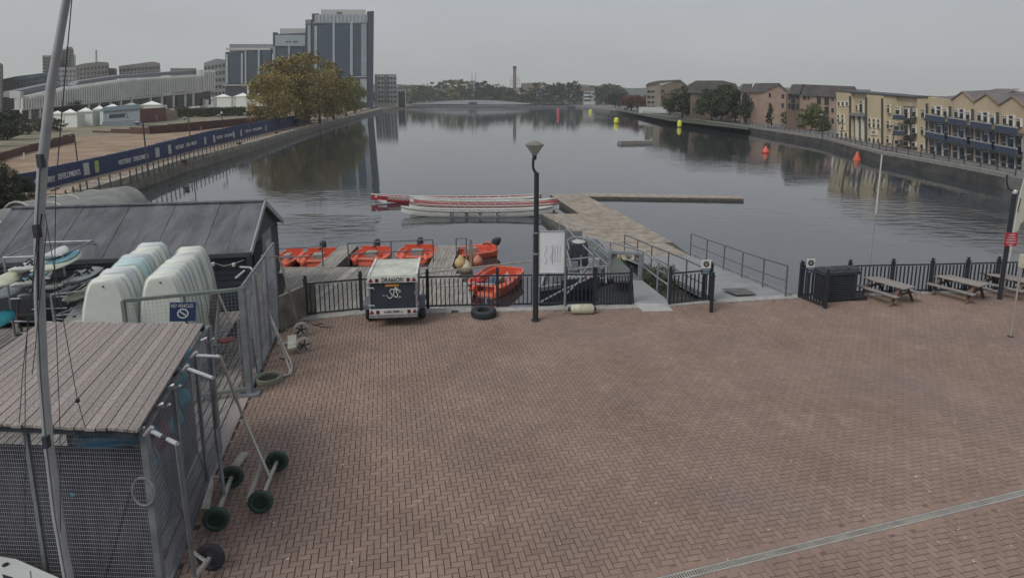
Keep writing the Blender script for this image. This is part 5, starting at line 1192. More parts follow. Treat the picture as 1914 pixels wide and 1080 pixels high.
for i, (px, py, rz, lb) in enumerate(((1657, 559, .42, None), (1790, 554, .50, 'weathered A-frame picnic table in the middle of the three by the railing'), (1878, 548, .52, 'picnic table behind the black sign pole at the right edge'))):
    p = G(px, py)
    if i == 0: T.location = p; T.rotation_euler = (0, 0, rz); T.scale = (.80,)*3
    else: dup(table, p, rz, lb, sc=.80)
# ================================================================== PLAZA OBJECTS
def lbox(T, nm, c, d, m, par=None, **k): return mpart(nm, MB().box(c, d, **k).mesh(nm, m), par or T)
# ---- trailer
T = thing('box_trailer', 'small dark box trailer with pale roof, white light boards and a white dragon emblem'.replace(',', ''), 'trailer', G(737, 609), rz=.10)
tb = M('trailer panel', (.028, .038, .055), .55, var=.15, scale=2); W = 1.42; Lt = 1.75; z0, z1 = .50, 1.50
lbox(T, 'body', (0, Lt/2, (z0+z1)/2), (W-.06, Lt, z1-z0), M('grey box side', (.16, .18, .21), .6))
lbox(T, 'rear_door', (0, -.015, (z0+z1)/2+.02), (W-.14, .03, z1-z0-.14), tb)
lbox(T, 'roof', (0, Lt/2-.01, z1+.03), (W, Lt+.06, .05), M('lichen white roof', (.47, .49, .42), .8, var=.22, scale=2.2, detail=8))
for s in (-1, 1): lbox(T, 'roof_edge', (s*(W/2-.02), Lt/2, z1+.07), (.06, Lt+.06, .04), M('roof edge', (.6, .61, .56), .6)); lbox(T, 'corner_post', (s*(W/2-.03), -.02, (z0+z1)/2), (.05, .06, z1-z0), galv)
ub = lbox(T, 'upper_light_board', (0, -.07, z1-.06), (W+.03, .03, .16), whitep); lb = lbox(T, 'lower_light_board', (0, -.09, z0-.02), (W-.04, .03, .17), whitep)
lbox(T, 'bumper', (0, -.1, z0-.16), (W-.02, .06, .07), galv)
trir = M('reflector red', (.22, .02, .04), .35)
def wtext(T, s, c, wdt, hgt, m, par):
    me, wd = text_mesh(s, m); o = mpart('lettering', me, par, c, rot=(pi/2, 0, 0), sc=(wdt/wd, hgt, .5)); return o
wtext(T, 'DRA66ON', (-.0, -.088, z1-.06), .62, .19, black, ub); wtext(T, 'DRA X50BC', (0, -.108, z0-.02), .38, .11, black, lb)
for bd, y, z in ((ub, -.09, z1-.06), (lb, -.11, z0-.02)):
    for s in (-1, 1):
        mpart('triangle_reflector', MB().prism([(s*.62-.075, y, z-.055), (s*.62+.075, y, z-.055), (s*.62, y, z+.075)], (0, .012, 0)).mesh('triangle_reflector', trir), bd)
        mpart('tail_lamp', MB().box((s*.45, y, z), (.09, .02, .1)).mesh('tail_lamp', M('lamp dark red', (.10, .012, .02), .3)), bd)
    if bd is lb:
        for s in (-1, 1): mpart('crest', MB().lathe([(0, 0), (.035, 0), (.035, .01), (0, .01)], 8, (s*.24, y, z), Matrix.Rotation(pi/2, 3, 'X')).mesh('crest', galv), bd)
lbox(T, 'orange_plate', (-.02, -.04, z1-.235), (.40, .02, .06), M('orange plate', (.50, .24, .04), .5))
for z in (z0+.17, z1-.30): mpart('hinge', MB().tube([(-W/2-.01, -.05, z), (-W/2+.16, -.05, z+.0), (-W/2+.17, -.05, z-.06)], .025, 6).mesh('hinge', galv), T)
lbox(T, 'latch', (W/2-.06, -.05, 1.02), (.05, .03, .09), galv)
# serpentine dragon: coils, wing, head and tail
em = M('emblem silver', (.50, .51, .50), .6, var=.1)
drg = mpart('dragon_emblem', MB().tube([(x*.98, -.037, z+.95) for x, z in ((-.24, .0), (-.18, .01), (-.15, -.05), (-.10, -.08), (-.04, -.06), (-.02, 0), (-.05, .06), (-.09, .11), (-.08, .17), (-.02, .20), (.03, .17), (.04, .11), (.01, .05), (.02, -.01), (.07, -.05), (.12, -.03), (.14, .03), (.11, .08), (.09, .13), (.13, .17), (.19, .16), (.235, .13))], [.004, .008, .012, .015, .016, .016, .016, .016, .016, .016, .018, .018, .018, .018, .018, .018, .018, .018, .02, .024, .018, .008], 6).mesh('dragon_emblem', em), T)
for nm, pts in (('crest', ((.02, .19), (.08, .30), (.095, .23), (.15, .24), (.11, .16))), ('jaw', ((.14, .13), (.24, .10), (.17, .09))), ('claw', ((.11, -.04), (.17, -.09), (.14, -.09), (.12, -.07))), ('claw', ((.17, -.01), (.24, -.05), (.2, -.06), (.16, -.04))), ('tail_tip', ((-.24, .01), (-.29, .04), (-.26, .0), (-.30, -.02)))):
    mpart(nm, MB().prism([(x, -.04, z+.95) for x, z in pts], (0, .01, 0)).mesh(nm, em), drg)
for s in (-1, 1):
    w_ = mpart('wheel', MB().lathe([(.10, -.09), (.27, -.08), (.29, -.04), (.29, .04), (.27, .08), (.10, .09)], 20, (s*(W/2+.09), .62, .29), Matrix.Rotation(pi/2, 3, 'Y')).mesh('wheel', rubber, True), T)
    mpart('rim', MB().lathe([(0, -.07), (.12, -.07), (.14, -.05), (.14, .05), (.12, .07), (0, .07)], 12, (s*(W/2+.09), .62, .29), Matrix.Rotation(pi/2, 3, 'Y')).mesh('rim', galv), w_)
    mpart('mudguard', MB().prism([(s*(W/2+.0), .22, .45), (s*(W/2), .26, .58), (s*(W/2), .45, .67), (s*(W/2), .8, .67), (s*(W/2), .98, .58), (s*(W/2), 1.02, .45), (s*(W/2), .97, .45), (s*(W/2), .8, .62), (s*(W/2), .45, .62), (s*(W/2), .28, .45)], (s*.2, 0, 0)).mesh('mudguard', M('mudguard', (.10, .11, .13), .6)), T)
mpart('drawbar', MB().bar((0, Lt, .42), (0, Lt+1.0, .42), .08).bar((-.5, Lt-.2, .42), (0, Lt+.7, .42), .06).bar((.5, Lt-.2, .42), (0, Lt+.7, .42), .06).mesh('drawbar', galv), T)
lbox(T, 'chassis', (0, Lt/2, .43), (W-.2, Lt, .1), galv)
# ---- street lamp
b = G(1001, 599); T = thing('street_lamp', 'black street lamp with swan neck and upturned cone lantern in front of the whiteboard', 'street lamp', b)
zj, zc, zt = ZT(b, 323), ZT(b, 291), ZT(b, 263); X = b.x; Yb = b.y
MB().tube([b, up(b, zj)], [.088, .072], 14).build('pole', black, T); MB().lathe([(0, 0), (.14, 0), (.14, .03), (.09, .05)], 14, b).build('base', black, T)
for f in (.46, .60): MB().lathe([(.08, 0), (.095, 0), (.095, .05), (.08, .05)], 14, b+Z*(zj*f)).build('band', M('grey band', (.2, .22, .24), .6), T)
MB().tube([up(b, zj-.25), up(b, zj-.02)+Vector((-.005, 0, 0)), up(b, zj+.05)+Vector((-.06, 0, 0)), up(b, zj+.14)+Vector((-.10, 0, 0)), up(b, zj+.3)+Vector((-.105, 0, 0)), up(b, zc)+Vector((-.075, 0, 0))], [.055, .05, .045, .04, .04, .05], 10).build('neck', black, T)
hc = up(b, zc)+Vector((-.06, 0, 0)); hh = zt-zc
MB().lathe([(.05, 0), (.10, hh*.14), (.255, hh*.66)], 16, hc).build('lantern_glass', M('frosted glass', (.33, .34, .31), .35, var=.1), T)
MB().lathe([(.255, hh*.66), (.275, hh*.68), (.27, hh*.74), (.14, hh*.90), (.04, hh*.99), (0, hh)], 16, hc).build('lantern_cap', M('lantern cap', (.16, .155, .13), .7, var=.3), T)
MB().lathe([(.05, -.12), (.062, -.05), (.06, .03), (.05, .05)], 12, hc).build('collar', black, T)
# ---- whiteboard
T = thing('notice_board', 'large pale whiteboard with faint drawn map standing behind the street lamp', 'notice board', G(1027, 576)); A_, B_ = G(997, 577), G(1056, 576)
for p, yt in ((A_, 434), (B_, 431)): MB().bar(p+Vector((0, .12, -.3)), up(p, ZT(p, yt))+Vector((0, .12, 0)), .07).build('post', galv, T)
zt, zb_ = ZT(A_, 433), ZT(A_, 511); c = A_.lerp(B_, .56)+Vector((0, .06, 0)); Wb = (B_-A_).length*.80
MB().box(up(c, (zt+zb_)/2), (Wb, .05, zt-zb_)).build('board', M('whiteboard', (.72, .75, .78), .3, var=.05), T); MB().box(up(A_, (zt+zb_)/2)+Vector((.06, .13, .05)), (.15, .03, zt-zb_)).build('side_panel', M('pale side', (.4, .42, .44), .5), T)
for s in (-1, 1): MB().box(up(c, (zt+zb_)/2)+Vector((s*Wb/2, -.01, 0)), (.02, .07, zt-zb_+.02)).build('frame', steel, T)
for z in (zt, zb_): MB().box(up(c, z)+Vector((0, -.01, 0)), (Wb+.02, .07, .02)).build('frame', steel, T)
ink = M('faint marker ink', (.25, .27, .30), .6); r = random.Random(4)
for ph, sx_ in ((0, .0), (1, .2)):
    MB().tube([up(c, zb_+.28+.62*t)+Vector((-.22+sx_+.05*sin(9*t+ph)+.04*(1-(2*t-1)**2), -.032, 0)) for t in [i/14 for i in range(15)]], .005, 4).build('drawn_line', ink, T)
for i in range(4): MB().tube([up(c, zb_+.35)+Vector((.02+i*.08, -.032, 0)), up(c, zb_+.95-.03*i)+Vector((.03+i*.08, -.032, 0))], .004, 4).build('drawn_line', ink, T)
# ---- tyre, cylinder fender, litter
b = G(904, 590); T = thing('tyre', 'old black tyre lying flat on the paving beside the railing', 'tyre', b)
MB().lathe([(.21, .03), (.25, 0), (.33, 0), (.375, .05), (.385, .11), (.375, .17), (.33, .22), (.25, .22), (.205, .19), (.22, .11), (.21, .03)], 32, b).build('casing', M('tyre rubber', (.030, .036, .045), .8, var=.2), T, True)
g = MB()
for k in range(40):
    a = 2*pi*k/40; g.box(b+Vector((cos(a)*.385, sin(a)*.385, .11)), (.012, .03, .16), rz=a)
g.build('tread', rubber, T, kind='stuff')
b = G(1088, 586); T = thing('cylinder_fender', 'dirty cream cylinder boat fender lying on the paving by the railing', 'fender', b, rz=.06)
mpart('body', MB().lathe([(0, -.43), (.045, -.43), (.05, -.37), (.11, -.36), (.15, -.31), (.155, 0), (.15, .31), (.11, .36), (.05, .37), (.045, .43), (0, .43)], 18, (0, 0, .155), Matrix.Rotation(pi/2, 3, 'Y')).mesh('body', M('dirty cream', (.46, .45, .34), .6, var=.22, scale=5), True), T)
for s in (-1, 1): mpart('end_cap', MB().lathe([(0, 0), (.075, 0), (.06, .07), (0, .08)], 12, (s*.37, 0, .155), Matrix.Rotation(s*pi/2, 3, 'Y')).mesh('end_cap', black), T)
mpart('rope', MB().tube([(-.45, 0, .15), (-.55, .02, .08), (-.62, -.06, .02), (-.55, .18, .02), (-.3, .25, .02), (.1, .22, .02)], .014, 5).mesh('rope', rope), T)
for i, (pts, lb) in enumerate((([(583, 606), (600, 610), (621, 612)], 'dark stick lying on the paving left of the trailer'), ([(590, 607), (604, 604)], 'short crossing stick on the paving left of the trailer'), ([(842, 584), (880, 582)], 'thin dark rod lying by the tyre'))):
    o = MB().tube([G(*p, .015) for p in pts], .015, 5).build('stick', bark); tag(o, lb, 'stick')
o = MB().box(G(530, 641, .02), (.32, .16, .03), rz=.1).build('paving_slab', concrete); tag(o, 'pale loose slab on the paving beside the mesh fence', 'slab')
o = MB().box(G(850, 582, .03), (.2, .08, .05)).build('metal_block', darkwood); tag(o, 'small dark block on the coping left of the tyre', 'block')
lv = MB(); r = random.Random(12)
for i in range(520):
    f = r.random(); px = r.uniform(480, 1900); py = 575+(r.random()**1.3)*480; p = G(px, py)
    if not inpoly(p.x, p.y, P_POLY): continue
    an = r.uniform(0, 6); q = r.uniform(.012, .032); c_, s_ = cos(an)*q, sin(an)*q; z = .006
    lv.q(p+Vector((c_, s_, z+r.uniform(0, .012))), p+Vector((-s_*.6, c_*.6, z)), p+Vector((-c_, -s_, z+r.uniform(0, .012))), p+Vector((s_*.6, -c_*.6, z)), tone=r.random())
o = lv.build('fallen_leaves', M('dry pale leaves', (.36, .31, .22), .9, attr=.5)); o['kind'] = 'stuff'
# ---- right hand poles, flag, sign
b = G(1868, 559); T = thing('sign_pole', 'black pole with red white lettered warning sign beside the last picnic table', 'sign', b); zt = ZT(b, 362)
MB().tube([b, up(b, zt)], .065, 10).build('pole', black, T); MB().tube([up(b, zt), up(b, zt+.1)+Vector((-.06, 0, 0)), up(b, zt+.16)+Vector((-.22, 0, 0)), up(b, zt+.42)+Vector((-.32, 0, 0)), up(b, zt+.62)+Vector((-.32, 0, 0))], .025, 8).build('bracket', black, T)
MB().lathe([(0, 0), (.06, 0), (.08, .08), (.03, .12), (0, .12)], 10, up(b, zt)).build('lamp_head', whitep, T)
za, zb_ = ZT(b, 434), ZT(b, 459); p_ = MB().box(up(b, (za+zb_)/2)+Vector((.03, -.08, 0)), (.40, .02, za-zb_)).build('sign_plate', M('sign red', (.42, .03, .05), .6), T)
for k, w_ in enumerate((.2, .26, .31, .30, .12)): MB().box(up(b, za-.07-k*.085)+Vector((.03, -.093, 0)), (w_, .006, .035)).build('sign_print', M('faded white print', (.55, .42, .42), .7), p_)
b = G(1890, 541); b.y += .25; T = thing('feather_flag', 'cream feather flag on a thin white pole behind the railing', 'flag', b); zt = ZT(b, 328)
k = 1/ (F/(b.y*cp+2*sp)); MB().tube([b, up(b, zt*.5), up(b, zt*.8)+Vector((.02, 0, 0)), up(b, zt)+Vector((.12, 0, 0))], [.022, .02, .016, .01], 6).build('pole', whitep, T)
z_ = lambda f: zt*f
fl = [(0, .50), (.0, .62), (.01, .74), (.05, .86), (.12, 1.0), (.2, .86), (.26, .72), (.30, .60), (.20, .575), (.17, .52), (.08, .50)]
MB().prism([up(b, z_(f))+Vector((x, -.01, 0)) for x, f in fl], (0, .02, 0)).build('cloth', M('flag cloth', (.50, .50, .42), .9, var=.08), T); MB().prism([up(b, z_(f))+Vector((x, -.02, 0)) for x, f in ((.02, .68), (.06, .80), (.09, .80), (.05, .68))], (0, .005, 0)).build('print', black, T)
b = G(1889, 629); T = thing('post', 'slim whitish post with a cream box at its top standing on the open paving', 'post', b); zt = ZT(b, 480)
MB().tube([b, up(b, zt)], [.018, .032], 8).build('pole', M('faded post', (.30, .28, .26), .8), T); MB().box(up(b, zt-.12)+Vector((.09, 0, 0)), (.24, .14, .36)).build('box', M('cream box', (.48, .47, .38), .7), T); MB().lathe([(0, 0), (.09, 0), (.06, .02), (0, .02)], 10, b).build('base', black, T)
b = G(1631, 548); b.y += .28; T = thing('flagpole', 'thin white flagpole rising above the water behind the railing', 'flagpole', b); zt = ZT(b, 289); zm = ZT(b, 400)
MB().tube([up(b, zm), up(b, zt)], .022, 8).build('upper_pole', M('pole white', (.52, .52, .50), .6), T); MB().tube([b, up(b, zm)], .012, 8).build('lower_pole', galv, T)
# ================================================================== YARD ON THE LEFT
# ---- boat shed
def q2(v): return Vector((v[0], v[1], 0))
ea = Vector((-8.42, 18.05, 0)); ed = Vector((-.985, -.17, 0)).normalized(); en = Vector((-.17, .985, 0)).normalized()*1.0
Ls, Ds, ze, zr = 7.3, 4.6, 1.95, 3.1
T = thing('boat_shed', 'low dark boarded boat shed with a large grey felt roof', 'shed', ea)
c4 = [ea, ea+ed*Ls, ea+ed*Ls+en*Ds, ea+en*Ds]; rid = [ea+en*2.2, ea+ed*Ls+en*2.2]
MB().prism([p+Z*-.1 for p in c4], (0, 0, ze-.08)).build('wall', darkwood, T)
MB().prism([up(c4[0], ze-.18), up(c4[3], ze-.14), up(rid[0], zr-.16)], ed*.12).build('gable', M('gable boards', (.055, .062, .072), .85, var=.3, scale=3, st=(1, 1, 6)), T)
MB().prism([up(c4[1], ze-.18), up(c4[2], ze-.14), up(rid[1], zr-.16)], ed*-.12).build('gable', darkwood, T)
feltm = M('roof felt', (.115, .12, .13), .95, var=.32, scale=1.6, st=(1.6, .5, .8), bump=.25, rnd=.05, detail=9)
nst = 11; o0 = ea-ed*.14-en*.06; r0_ = rid[0]-ed*.14
for i in range(nst):
    a, b = i*(Ls+.5)/nst, (i+1)*(Ls+.5)/nst-.012
    p = [up(o0+ed*a, ze-.1), up(o0+ed*b, ze-.1), up(r0_+ed*b, zr), up(r0_+ed*a, zr)]
    MB().hexa([x-Z*.06 for x in p]+[x+Z*(.0 if i % 2 else .012) for x in p]).build('felt_strip', feltm, T)
o1 = ea-ed*.14+en*(Ds+.25)
MB().prism([up(o1, ze-.1), up(o1+ed*(Ls+.5), ze-.1), up(r0_+ed*(Ls+.5), zr), up(r0_, zr)], (0, 0, -.06)).build('roof', feltm, T)
MB().bar(up(r0_, zr+.02), up(r0_+ed*(Ls+.5), zr+.02), .22, .05).build('ridge_cap', feltm, T); MB().bar(up(o0, ze-.16)-en*.03, up(o0+ed*(Ls+.5), ze-.16)-en*.03, .06, .13).build('gutter', M('gutter', (.06, .065, .07), .6), T)
for u_, v_ in ((o0, r0_), (o1, r0_)): MB().bar(up(u_, ze-.14)-ed*.03, up(v_, zr-.04)-ed*.03, .05, .17).build('bargeboard', M('pale bargeboard', (.30, .31, .31), .8), T)
for k in range(9): MB().bar(ea-en*.02+ed*.05+Z*(.1+k*.19), ea-en*.02+ed*1.05+Z*(.1+k*.19), .02, .165).build('weatherboard', M('blue black boards', (.030, .040, .052), .8, rnd=.2), T)
MB().box(ea+en*1.2-ed*.02+Z*.95, (.06, 1.0, 1.75), rz=.17).build('door_opening', M('dark opening', (.012, .014, .018), .9), T)
MB().box(ea+en*2.6-ed*.03+Z*1.0, (.05, 1.3, 1.9), rz=.17).build('side_panel', M('grey side panel', (.19, .20, .21), .8), T); MB().box(ea+en*2.6-ed*.07+Z*1.35, (.02, .7, .5), rz=.17).build('notice', M('notice', (.35, .37, .38), .7), T)
MB().tube([ea+ed*1.1-en*.06+Z*.2, ea+ed*1.1-en*.06+Z*1.6], .03, 6).build('drainpipe', palew, T)
for (k, z) in ((.35, 1.5), (.95, 1.55)): MB().lathe([(0, -.06), (.05, -.06), (.06, .03), (0, .06)], 8, ea+ed*k-en*.1+Z*z).build('float_light', whitep, T)
MB().tube([ea+ed*.05-en*.08+Z*1.62, ea+ed*.35-en*.1+Z*1.52, ea+ed*.65-en*.1+Z*1.46, ea+ed*.95-en*.1+Z*1.58], .015, 5).build('cord', rope, T)
gt = M('grey tarpaulin', (.20, .20, .185), .9, var=.2)
for k in range(4):
    for j in range(5): MB().box(ea+ed*(1.3+j*.42)-en*.08+Z*(.5+k*.3), (.40, .03, .27), rz=.17).build('wall_panel', M('grey wall panel', (.17, .175, .165), .85, rnd=.1), T)
for z in (.75, 1.2): MB().bar(ea+ed*1.15-en*.13+Z*z, ea+ed*3.5-en*.13+Z*z, .04).build('wall_rail', galv, T)
# ---- barrel covered barges
barge = M('barge canvas', (.20, .205, .19), .85, var=.15, scale=1.2); bend = M('barge end canvas', (.085, .09, .095), .9, var=.15)
def covered(label, P, rz, Lb, rad, zb):
    T = thing('covered_barge', label, 'boat', P, rz=rz, group='barrel roofed covered barges')
    mb = MB(); secs = []
    for i, y in enumerate((0, .02, Lb*.33, Lb*.66, Lb)):
        secs.append([(rad*cos(a), y, zb+rad*.74*sin(a)) for a in [pi*k/14 for k in range(15)]])
    mpart('canopy', mb.loft(secs, closed=False, caps=False).mesh('canopy', barge, True), T)
    mpart('end_curtain', MB().prism([(rad*.97*cos(a), .05, zb+rad*.72*sin(a)) for a in [pi*k/14 for k in range(15)]], (0, .03, 0)).mesh('end_curtain', bend), T)
    for y in (0, Lb*.5): mpart('hoop', MB().tube([(rad*1.01*cos(a), y, zb+rad*.75*sin(a)) for a in [pi*k/14 for k in range(15)]], .05, 6).mesh('hoop', M('hoop pale', (.33, .33, .29), .7)), T)
    mpart('hull', MB().prism([(-rad*1.05, -.1, 0), (rad*1.05, -.1, 0), (rad*1.05, Lb+.2, 0), (0, Lb+1.4, 0), (-rad*1.05, Lb+.2, 0)], (0, 0, zb+.04)).mesh('hull', M('barge hull', (.07, .075, .08), .7)), T)
    mpart('roof_rail', MB().tube([(rad*.5, .1, zb+rad*.6), (rad*.45, Lb*.5, zb+rad*.64), (rad*.5, Lb, zb+rad*.6)], .025, 5).mesh('roof_rail', whitep), T)
    return T
for P, rz, Lb, rad, zb, lb in ((AY(108, 392, 29), -.42, 3.6, 1.7, .95, 'barrel roofed covered barge nearest the blue hoarding with a dark end curtain'), (AY(42, 425, 25), -.45, 4, 1.75, 1.3, 'barrel roofed covered barge in the middle, cut by the mast'), (AY(-14, 480, 21.8), -.5, 4.4, 1.9, 1.4, 'nearest barrel roofed covered barge at the left edge of the yard')):
    P.z = WL; covered(lb.replace(',', ''), P, rz, Lb, rad, zb+.7)
T = thing('timber_stack', 'stack of long pale grey boards lying behind the left end of the shed', 'timber', AY(20, 500, 18.5))
for k in range(7): MB().bar(G(-60, 462+k*9, .9-k*.05), G(34, 440+k*8, .9-k*.05), .3, .06).build('plank', woody, T)
# ---- upended dinghy hulls
def dinghy_mesh(m, kink=0.):
    secs = []
    for z, w_ in ((0, .50), (.35, .545), (.9, .57), (1.5, .54), (2.0, .47), (2.35, .39), (2.52, .33), (2.60, .26)):
        y0 = -.10+.05*(z/2.6)**2
        secs.append([(-w_+.09, y0-.06, z), (w_-.09, y0-.06, z), (w_-.02, y0+.02, z), (w_+.01, y0+.13, z), (w_+.025, y0+.15, z), (-w_-.025, y0+.15, z), (-w_-.01, y0+.13, z), (-w_+.02, y0+.02, z)])
    secs.append([(x*.8, y+.03, 2.635) for x, y, z in secs[-1]])
    return MB().loft(secs).mesh('hull', m, True)
DM = {k: dinghy_mesh(m) for k, m in (('w', M('dinghy white', (.62, .65, .58), .45, var=.06, rnd=.05)), ('b', paleblue), ('g', M('dinghy grey', (.54, .58, .57), .5, var=.06, rnd=.06)))}
slit = MB().box((.12, -.105, 1.15), (.03, .02, .5)).mesh('daggerboard_slot', M('slot shade', (.05, .05, .05), .9)); dot = MB().lathe([(0, -.02), (.02, -.02), (.02, .02), (0, .02)], 8, (0, -.11, 2.48), Matrix.Rotation(pi/2, 3, 'X')).mesh('drain_bung', black)
_o = [(z, w_, -.10+.05*(z/2.6)**2+.15) for z, w_ in ((0.02, .50), (.35, .545), (.9, .57), (1.5, .54), (2.0, .47), (2.35, .39), (2.52, .33), (2.60, .26))]
rim = MB().tube([(-w_-.03, y, z) for z, w_, y in _o]+[(w_+.03, y, z) for z, w_, y in reversed(_o)], .013, 5).mesh('gunwale', M('gunwale grey', (.40, .43, .41), .6))
def row(A, B, n, grp, z0, labels, blues):
    rz = atan2(E1.y, E1.x)
    for i in range(n):
        p = A.lerp(B, i/(n-1)); col = 'b' if i in blues else ('g' if i % 4 == 2 else 'w')
        T = thing('dinghy', labels(i, col), 'dinghy', p+Vector((R.uniform(-.03, .03), 0, 0)), rz=rz+R.uniform(-.02, .02), group=grp); T.rotation_euler[0] = radians(-3.5+R.uniform(-.6, .6)); s_ = z0*(1+R.uniform(-.015, .015))
        T.scale = (s_*1.0, s_, s_)
        mpart('hull', DM[col], T); mpart('gunwale', rim, T); mpart('daggerboard_slot', slit, T); mpart('drain_bung', dot, T)
ordn = ['front', 'second', 'third', 'fourth', 'fifth', 'sixth', 'seventh', 'eighth', 'ninth', 'tenth', 'rearmost']
colw = {'w': 'cream white', 'b': 'pale blue', 'g': 'greyish white'}
row(Vector((-9.05, 12.5, 0)), Vector((-9.85, 15.5, 0)), 11, 'left row of upended dinghies', 1.03, lambda i, c: f'{colw[c]} upended dinghy hull, {ordn[i]} in the longer left hand row'.replace(',', ''), (4, 5))
row(Vector((-8.05, 12.95, 0)), Vector((-8.72, 15.4, 0)), 9, 'right row of upended dinghies', 1.0, lambda i, c: f'{colw[c]} upended dinghy hull, {ordn[i] if i < 8 else "rearmost"} in the right hand row behind the no vehicles sign'.replace(',', ''), ())
# ---- board racks with windsurf boards
def rack(label, A, B, dv, h, tiers):
    T = thing('board_rack', label, 'rack', A, group='steel board racks')
    for p in (A, B, A+dv, B+dv): MB().tube([p, up(p, h)], .03, 7).build('post', galv, T)
    for z in tiers+[h]:
        for p, q in ((A, B), (A+dv, B+dv), (A, A+dv), (B, B+dv)): MB().tube([up(p, z), up(q, z)], .025, 6).build('rail', galv, T)
    return T
rack('steel tube rack holding the left hand windsurf boards', G(28, 628), G(135, 622), Vector((-.35, 1.7, 0)), 2.3, [1.1, 1.65])
rack('steel tube rack under the right hand windsurf boards', G(108, 650), G(172, 640), Vector((.3, 2.1, 0)), 1.5, [.9])
def board(label, p, q, z, wd, m, deckc=None, strap=False, fin=False, blunt=False):
    A, B = G(*p, z), G(*q, z); d = B-A; L_ = d.length; T = thing('windsurf_board', label, 'board', A, rz=atan2(d.y, d.x), group='windsurf boards on the racks')
    secs = []
    for i in range(13):
        t = i/12; s = max(.06, (1-abs(2*t-1)**(5 if (blunt and t > .5) else 2.4))**.5); w_ = wd/2*s; th = .075*min(1, s+.2); zz = .10*(abs(2*t-1)**3)
        secs.append([(t*L_, w_*cos(a), zz+th*sin(a)) for a in [2*pi*k/12 for k in range(12)]])
    mpart('hull', MB().loft(secs).mesh('hull', m, True), T)
    if deckc: mpart('deck_panel', MB().loft([[(t*L_, s*wd/2*.72*k, .085+.10*abs(2*t-1)**3) for s in (-1, 1)] + [(t*L_, s*wd/2*.72*k, .07) for s in (1, -1)] for t, k in ((.35, .6), (.5, 1), (.7, 1), (.9, .7))]).mesh('deck_panel', deckc), T)
    if strap:
        for t, y in ((.2, .0), (.3, .12), (.42, -.1), (.5, .1), (.3, -.12)): mpart('foot_strap', MB().tube([(t*L_, y-.09, .07), (t*L_, y, .15), (t*L_, y+.09, .07)], .03, 6).mesh('foot_strap', black), T)
    if fin: mpart('fin', MB().prism([(.05, 0, -.05), (.25, 0, -.05), (.05, 0, -.4)], (0, .02, 0)).mesh('fin', black), T)
    return T
bt = M('board teal', (.10, .24, .29), .5); bw = M('board white', (.54, .56, .52), .4, var=.05); by = M('board yellowed', (.48, .50, .38), .5); bg_ = M('board grey', (.20, .23, .24), .5, var=.1)
for p, q, z, wd, m, dk, st_, fn, lb in (
    ((22, 512), (100, 478), 2.2, .62, bw, None, True, False, 'white windsurf board on the top tier left of the mast'), ((64, 514), (146, 474), 2.15, .66, by, bt, False, False, 'cream windsurf board with teal deck on the top tier'), ((78, 486), (122, 466), 2.3, .5, bw, None, False, False, 'small white board end above the teal decked one'),
    ((-30, 545), (30, 512), 2.0, .62, by, None, False, False, 'yellowed white board at the left edge of the rack'), ((27, 540), (90, 508), 1.6, .62, bw, bt, True, False, 'teal decked board on the middle tier left of the mast'), ((80, 545), (134, 510), 1.6, .62, bw, M('board black deck', (.03, .03, .035), .8), True, False, 'white rimmed board with black deck and straps on the middle tier'),
    ((132, 532), (196, 486), 1.55, .62, bw, None, True, False, 'white board with black foot straps pointing at the shed'), ((79, 560), (150, 522), 1.1, .6, bg_, bw, True, False, 'grey rimmed board on the lowest tier beside the mast'), ((40, 560), (90, 532), 1.15, .55, bg_, None, True, False, 'grey board on the lowest tier behind the mast'),
    ((-20, 566), (32, 535), 1.15, .6, bg_, None, False, False, 'dull grey board at the lower left of the rack'), ((124, 568), (182, 525), 1.0, .62, by, None, False, True, 'cream board low down next to the upended dinghies'), ((-45, 625), (16, 585), .7, .75, tealm, None, False, False, 'teal kayak end at the left edge below the racks')):
    board(lb, p, q, z, wd, m, dk, st_, fn)
T = thing('spar_bundle', 'dark spars and poles lying on the rack beside the white strapped board', 'spars', G(150, 505, 1.7))
for p, q in (((122, 504), (172, 498)), ((-20, 512), (20, 505)), ((118, 532), (150, 528))): MB().tube([G(*p, 1.8), G(*q, 1.8)], .045, 6).build('spar', black, T)
T = thing('paddle', 'wooden paddle leaning against the left rack', 'paddle', G(28, 628)); a, b = G(27, 628, .0), G(36, 555, .9); MB().tube([a.lerp(b, .3), b], .02, 6).build('shaft', tw, T); MB().bar(a, a.lerp(b, .32), .13, .03).build('blade', woody, T)
T = thing('launching_trolley', 'low dark launching trolley with cross tubes parked under the racks', 'trolley', G(60, 620))
for k, (p, q) in enumerate((((5, 575), (75, 578)), ((20, 600), (110, 602)), ((35, 622), (80, 622)), ((100, 595), (130, 598)), ((60, 578), (140, 575)), ((85, 560), (140, 562)))): MB().tube([G(*p, .35), G(*q, .35)], .025, 6).build('cross_tube', galv, T)
for p, q in (((20, 570), (50, 640)), ((60, 565), (95, 635))): MB().tube([G(*p, .3), G(*q, .3)], .03, 6).build('side_tube', darkwood, T)
MB().prism([G(-120, 600, .25), G(140, 585, .25), G(150, 560, .25), G(-120, 560, .25)], (0, 0, -.2)).build('tray', M('trolley tray', (.03, .034, .038), .9, var=.4), T)
T = thing('dinghy', 'cream dinghy lying low, its corner showing between the rack and the left row'.replace(',', ''), 'dinghy', G(130, 606, .5)); MB().prism([G(108, 612, .7), G(172, 612, .7), G(160, 566, .7), G(150, 560, .7)], (0, 0, -.3)).build('hull', cream, T); MB().lathe([(0, 0), (.04, 0), (.04, .02), (0, .02)], 8, G(139, 592, .71)).build('bung', black, T)
T = thing('dinghy', 'white dinghy corner poking out left of the timber roof', 'dinghy', G(10, 690, .6)); MB().prism([G(-60, 720, .9), G(14, 690, .9), G(40, 655, .9), G(-10, 668, .9), G(-60, 690, .9)], (0, 0, -.35)).build('hull', white, T)
